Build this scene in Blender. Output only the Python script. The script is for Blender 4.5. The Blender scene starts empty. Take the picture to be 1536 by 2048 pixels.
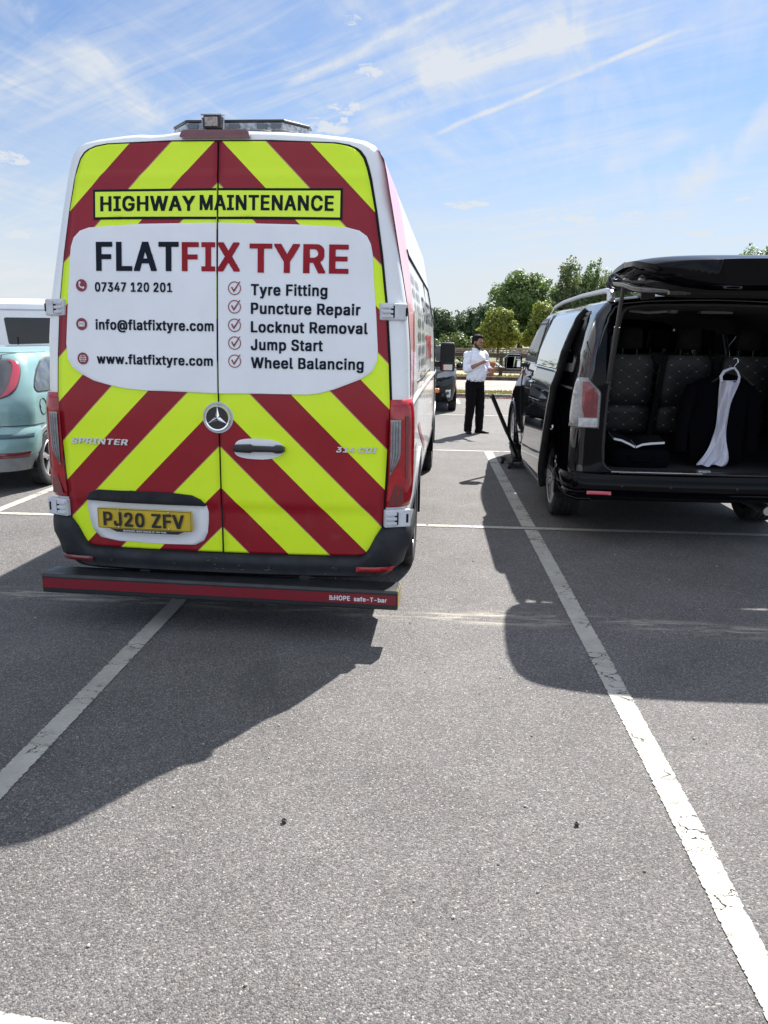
import bpy, bmesh, math, random, json
from mathutils import Vector, Matrix, noise
from mathutils.geometry import tessellate_polygon, delaunay_2d_cdt
R = math.radians
sc = bpy.context.scene
COL = sc.collection
random.seed(11)

# ------------------------------------------------------------------ camera
cam = bpy.data.objects.new('camera', bpy.data.cameras.new('camera'))
COL.objects.link(cam)
sc.camera = cam
YAW, PITCH, ROLL, CAMH = .0535, .21717, .01637, 1.583
fwd = Vector((-math.sin(YAW)*math.cos(PITCH), math.cos(YAW)*math.cos(PITCH), -math.sin(PITCH)))
rt = Vector((math.cos(YAW), math.sin(YAW), 0))
upv = rt.cross(fwd)
r2 = rt*math.cos(ROLL) + upv*math.sin(ROLL)
u2 = upv*math.cos(ROLL) - rt*math.sin(ROLL)
M = Matrix((r2, u2, -fwd)).transposed().to_4x4()
M.translation = (0, 0, CAMH)
cam.matrix_world = M
cam.data.sensor_fit = 'VERTICAL'
cam.data.sensor_height = 36
cam.data.lens = 1568.8/2048*36
cam.data.clip_start = .05
cam.data.clip_end = 3000

# ------------------------------------------------------------------ light
SUN = Vector((.40, .85, 1.0)).normalized()
sun = bpy.data.objects.new('sun', bpy.data.lights.new('sun', 'SUN'))
COL.objects.link(sun)
sun.rotation_euler = SUN.to_track_quat('Z', 'Y').to_euler()
sun.data.energy = 5.0
sun.data.angle = R(.55)
sun.data.color = (1, .965, .90)
sc.view_settings.view_transform = 'Standard'
sc.view_settings.look = 'None'
sc.view_settings.exposure = 1.32
sc.view_settings.gamma = 1
sc.view_settings.use_curve_mapping = False
sc.cycles.max_bounces = 10
sc.cycles.transparent_max_bounces = 24
sc.cycles.caustics_reflective = False
sc.cycles.caustics_refractive = False

world = bpy.data.worlds.new('World')
sc.world = world
world.use_nodes = True
WT = world.node_tree
WT.nodes.clear()


class NG:
    """tiny node-tree helper"""
    def __init__(s, tree): s.t = tree
    def n(s, typ, **kw):
        nd = s.t.nodes.new(typ)
        for k, v in kw.items(): setattr(nd, k, v)
        return nd
    def link(s, a, b): s.t.links.new(a, b)
    def put(s, sock, v):
        if isinstance(v, bpy.types.NodeSocket): s.link(v, sock)
        else: sock.default_value = v
    def m(s, op, a, b=None, c=None, clamp=False):
        nd = s.n('ShaderNodeMath', operation=op, use_clamp=clamp)
        s.put(nd.inputs[0], a)
        if b is not None: s.put(nd.inputs[1], b)
        if c is not None: s.put(nd.inputs[2], c)
        return nd.outputs[0]
    def vm(s, op, a, b=None):
        nd = s.n('ShaderNodeVectorMath', operation=op)
        s.put(nd.inputs[0], a)
        if b is not None: s.put(nd.inputs[1], b)
        return nd.outputs['Value'] if op in ('DOT_PRODUCT', 'LENGTH', 'DISTANCE') else nd.outputs[0]
    def mr(s, v, a, b, c=0., d=1., smooth=True):
        nd = s.n('ShaderNodeMapRange', interpolation_type='SMOOTHSTEP' if smooth else 'LINEAR')
        s.put(nd.inputs[0], v); s.put(nd.inputs[1], a); s.put(nd.inputs[2], b); s.put(nd.inputs[3], c); s.put(nd.inputs[4], d)
        return nd.outputs[0]
    def mixc(s, f, a, b, mode='MIX'):
        nd = s.n('ShaderNodeMix', data_type='RGBA', blend_type=mode)
        s.put(nd.inputs[0], f)
        s.put(nd.inputs[6], a if isinstance(a, bpy.types.NodeSocket) else (*a[:3], 1))
        s.put(nd.inputs[7], b if isinstance(b, bpy.types.NodeSocket) else (*b[:3], 1))
        return nd.outputs[2]
    def noise(s, vec, scale, detail=4, rough=.55, dist=0., dims='3D'):
        nd = s.n('ShaderNodeTexNoise', noise_dimensions=dims)
        s.put(nd.inputs['Vector'], vec)
        nd.inputs['Scale'].default_value = scale
        nd.inputs['Detail'].default_value = detail
        nd.inputs['Roughness'].default_value = rough
        nd.inputs['Distortion'].default_value = dist
        return nd.outputs['Fac']
    def mapping(s, vec, loc=(0, 0, 0), rot=(0, 0, 0), scale=(1, 1, 1)):
        nd = s.n('ShaderNodeMapping')
        s.put(nd.inputs['Vector'], vec)
        nd.inputs['Location'].default_value = loc
        nd.inputs['Rotation'].default_value = rot
        nd.inputs['Scale'].default_value = scale
        return nd.outputs[0]
    def sep(s, vec):
        nd = s.n('ShaderNodeSeparateXYZ'); s.put(nd.inputs[0], vec); return nd.outputs
    def comb(s, x, y, z):
        nd = s.n('ShaderNodeCombineXYZ'); s.put(nd.inputs[0], x); s.put(nd.inputs[1], y); s.put(nd.inputs[2], z); return nd.outputs[0]


def build_sky():
    g = NG(WT)
    out = g.n('ShaderNodeOutputWorld')
    bg = g.n('ShaderNodeBackground')
    bg.inputs['Strength'].default_value = SKY_STRENGTH
    g.link(bg.outputs[0], out.inputs[0])
    sky = g.n('ShaderNodeTexSky', sky_type='NISHITA', sun_disc=False)
    sky.sun_elevation = math.asin(SUN.z)
    sky.sun_rotation = math.atan2(SUN.x, SUN.y)
    sky.air_density = 1.0
    sky.dust_density = .6
    sky.ozone_density = 1.6
    tc = g.n('ShaderNodeTexCoord')
    d = g.vm('NORMALIZE', tc.outputs['Generated'])
    x, y, z = g.sep(d)
    zz = g.m('MAXIMUM', z, 0.)
    inv = g.m('DIVIDE', 1., g.m('ADD', zz, .10))
    uv = g.comb(g.m('MULTIPLY', x, inv), g.m('MULTIPLY', y, inv), 0.)
    # cirrus: long soft streaks in two directions
    def streak(rot, sx, sy, scale, lo, hi, seed):
        v = g.mapping(g.mapping(uv, rot=(0, 0, -R(rot))), loc=(seed, seed*1.7, seed*.3), scale=(sx, sy, 1))
        n1 = g.noise(v, scale, 8, .62, .8)
        return g.mr(n1, lo, hi)
    c1 = streak(-38, .30, 1.15, 1.3, .38, .78, 3.1)
    c2 = streak(-50, .25, 1.3, 2.0, .40, .80, 7.7)
    c3 = streak(72, .30, 1.2, 1.7, .42, .84, 12.3)
    big = g.mr(g.noise(g.mapping(uv, loc=(5.2, 1.1, 0)), .62, 3, .5, .4), .36, .66)
    # fine combed filaments that break the sheets into wisps
    f1 = g.mr(g.noise(g.mapping(g.mapping(uv, rot=(0, 0, R(38))), loc=(2.2, .4, 0), scale=(.15, 1.0, 1)), 6.5, 8, .62, 1.0), .36, .66)
    f2 = g.mr(g.noise(g.mapping(g.mapping(uv, rot=(0, 0, -R(75))), loc=(8.2, 3.4, 0), scale=(.18, 1.0, 1)), 6.0, 8, .62, 1.0), .38, .68)
    sheet = g.m('ADD', g.m('ADD', g.m('MULTIPLY', c1, .62), g.m('MULTIPLY', c2, .50)), g.m('MULTIPLY', c3, .42))
    wisp = g.m('ADD', g.m('MULTIPLY', g.m('MULTIPLY', g.m('ADD', c1, .30), f1), .66), g.m('MULTIPLY', g.m('MULTIPLY', g.m('ADD', c3, .28), f2), .62))
    cir = g.m('MULTIPLY', g.m('ADD', g.m('MULTIPLY', sheet, .55), wisp), g.m('ADD', g.m('MULTIPLY', big, .65), .42))
    # contrails and broad bands along great circles (normal, mid direction, half length, width, strength)
    brk = g.noise(g.mapping(d, scale=(1, 1, 1)), 26, 6, .65, .5)
    brk2 = g.noise(g.mapping(d, loc=(4, 4, 4)), 9, 5, .6, .8)
    for (nv, mv, half, w, st, soft) in (
            ((.3602, .2151, -.9078), (.1267, .9528, .276), .139, .0042, .85, 0),
            ((.4048, .3169, -.8577), (-.0723, .9462, .3155), .11, .008, .48, 0),
            ((.4028, .0948, -.9104), (.2348, .9506, .2029), .05, .014, .34, 1),
            ((.3774, .2525, -.891), (.0357, .9574, .2864), .13, .034, .60, 1),
            ((.6332, -.0528, -.7722), (.3179, .9274, .1973), .09, .028, .65, 1),
            ((-.9717, .1868, -.1445), (.1386, .9464, .2916), .09, .016, .22, 1),
            ((-.6159, -.0057, -.7878), (-.3872, .873, .2964), .13, .034, .55, 1)):
        n = Vector(nv).normalized(); m_ = Vector(mv).normalized(); t = n.cross(m_)
        dn = g.vm('DOT_PRODUCT', d, tuple(n)); dt = g.vm('DOT_PRODUCT', d, tuple(t)); dm = g.vm('DOT_PRODUCT', d, tuple(m_))
        wob = g.m('MULTIPLY', g.m('SUBTRACT', brk2, .5), w*(3.2 if soft else 1.6))
        a = g.m('ABSOLUTE', g.m('ADD', dn, wob))
        prof = g.mr(a, 0., w, 1., 0.)
        along = g.mr(g.m('ABSOLUTE', dt), half*.75, half*1.12, 1., 0.)
        side = g.m('GREATER_THAN', dm, .3)
        tex = g.mr(brk2 if soft else brk, .34, .62, .10 if soft else .38, 1.)
        f = g.m('MULTIPLY', g.m('MULTIPLY', prof, along), g.m('MULTIPLY', tex, side))
        cir = g.m('ADD', cir, g.m('MULTIPLY', f, st))
    # small fair-weather cumulus
    cn = g.noise(g.mapping(d, scale=(1, 1, 2.4)), 42, 7, .66, .5)
    cum = None
    for (px, py, pz, rx, rz) in ((.159, .977, .139, .045, .008), (.224, .964, .144, .03, .007), (.037, .987, .156, .042, .007), (-.129, .963, .237, .055, .013),
                                 (-.452, .873, .182, .03, .011), (-.075, .954, .291, .026, .010), (-.096, .937, .336, .02, .008), (-.454, .885, .105, .032, .009),
                                 (.338, .928, .155, .02, .004), (-.103, .961, .255, .03, .010), (.053, .996, .069, .045, .006), (-.468, .88, .076, .04, .006), (.30, .94, .12, .03, .005), (.27, .953, .10, .03, .005)):
        c = Vector((px, py, pz)).normalized()
        rv = Vector((c.y, -c.x, 0)).normalized(); uvv = rv.cross(c)
        if uvv.z < 0: uvv = -uvv
        a = g.m('DIVIDE', g.vm('DOT_PRODUCT', d, tuple(rv)), rx)
        b = g.m('DIVIDE', g.m('SUBTRACT', g.vm('DOT_PRODUCT', d, tuple(uvv)), 0.), rz)
        q = g.m('ADD', g.m('MULTIPLY', a, a), g.m('MULTIPLY', b, b))
        e = g.m('MULTIPLY', g.mr(q, 0., 1.3, 1., 0.), g.m('GREATER_THAN', g.vm('DOT_PRODUCT', d, tuple(c)), .5))
        cum = e if cum is None else g.m('MAXIMUM', cum, e)
    cumf = g.mr(g.m('ADD', g.m('MULTIPLY', cum, .55), g.m('MULTIPLY', cn, 1.25)), .93, 1.20, 0, .95)
    # general whitening towards the horizon, plus overhead cover added for fill light
    haze = g.m('MAXIMUM', g.mr(z, -.02, .30, .95, .09), g.mr(z, .36, .60, 0, .42))
    cf = g.m('SUBTRACT', 1., g.m('MULTIPLY', g.m('SUBTRACT', 1., g.m('MULTIPLY', g.m('MINIMUM', cir, 1.05), .88)), g.m('SUBTRACT', 1., haze)))
    cf = g.m('MAXIMUM', cf, g.m('MULTIPLY', cumf, .97))
    base = g.mixc(1., sky.outputs[0], SKY_TINT, 'MULTIPLY')
    over = g.mr(z, .36, .62, 1., 1.3)      # overhead cloud, out of view, brightened to add fill light
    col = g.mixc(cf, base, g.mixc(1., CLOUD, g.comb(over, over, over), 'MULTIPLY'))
    back = g.mr(y, .25, -.45, 1., 1.6)          # added: whole sky behind the camera brightened to fill the van's shaded rear
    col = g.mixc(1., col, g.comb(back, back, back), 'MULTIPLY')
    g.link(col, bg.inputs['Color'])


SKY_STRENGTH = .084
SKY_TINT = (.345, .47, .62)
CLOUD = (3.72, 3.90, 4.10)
build_sky()

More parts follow.
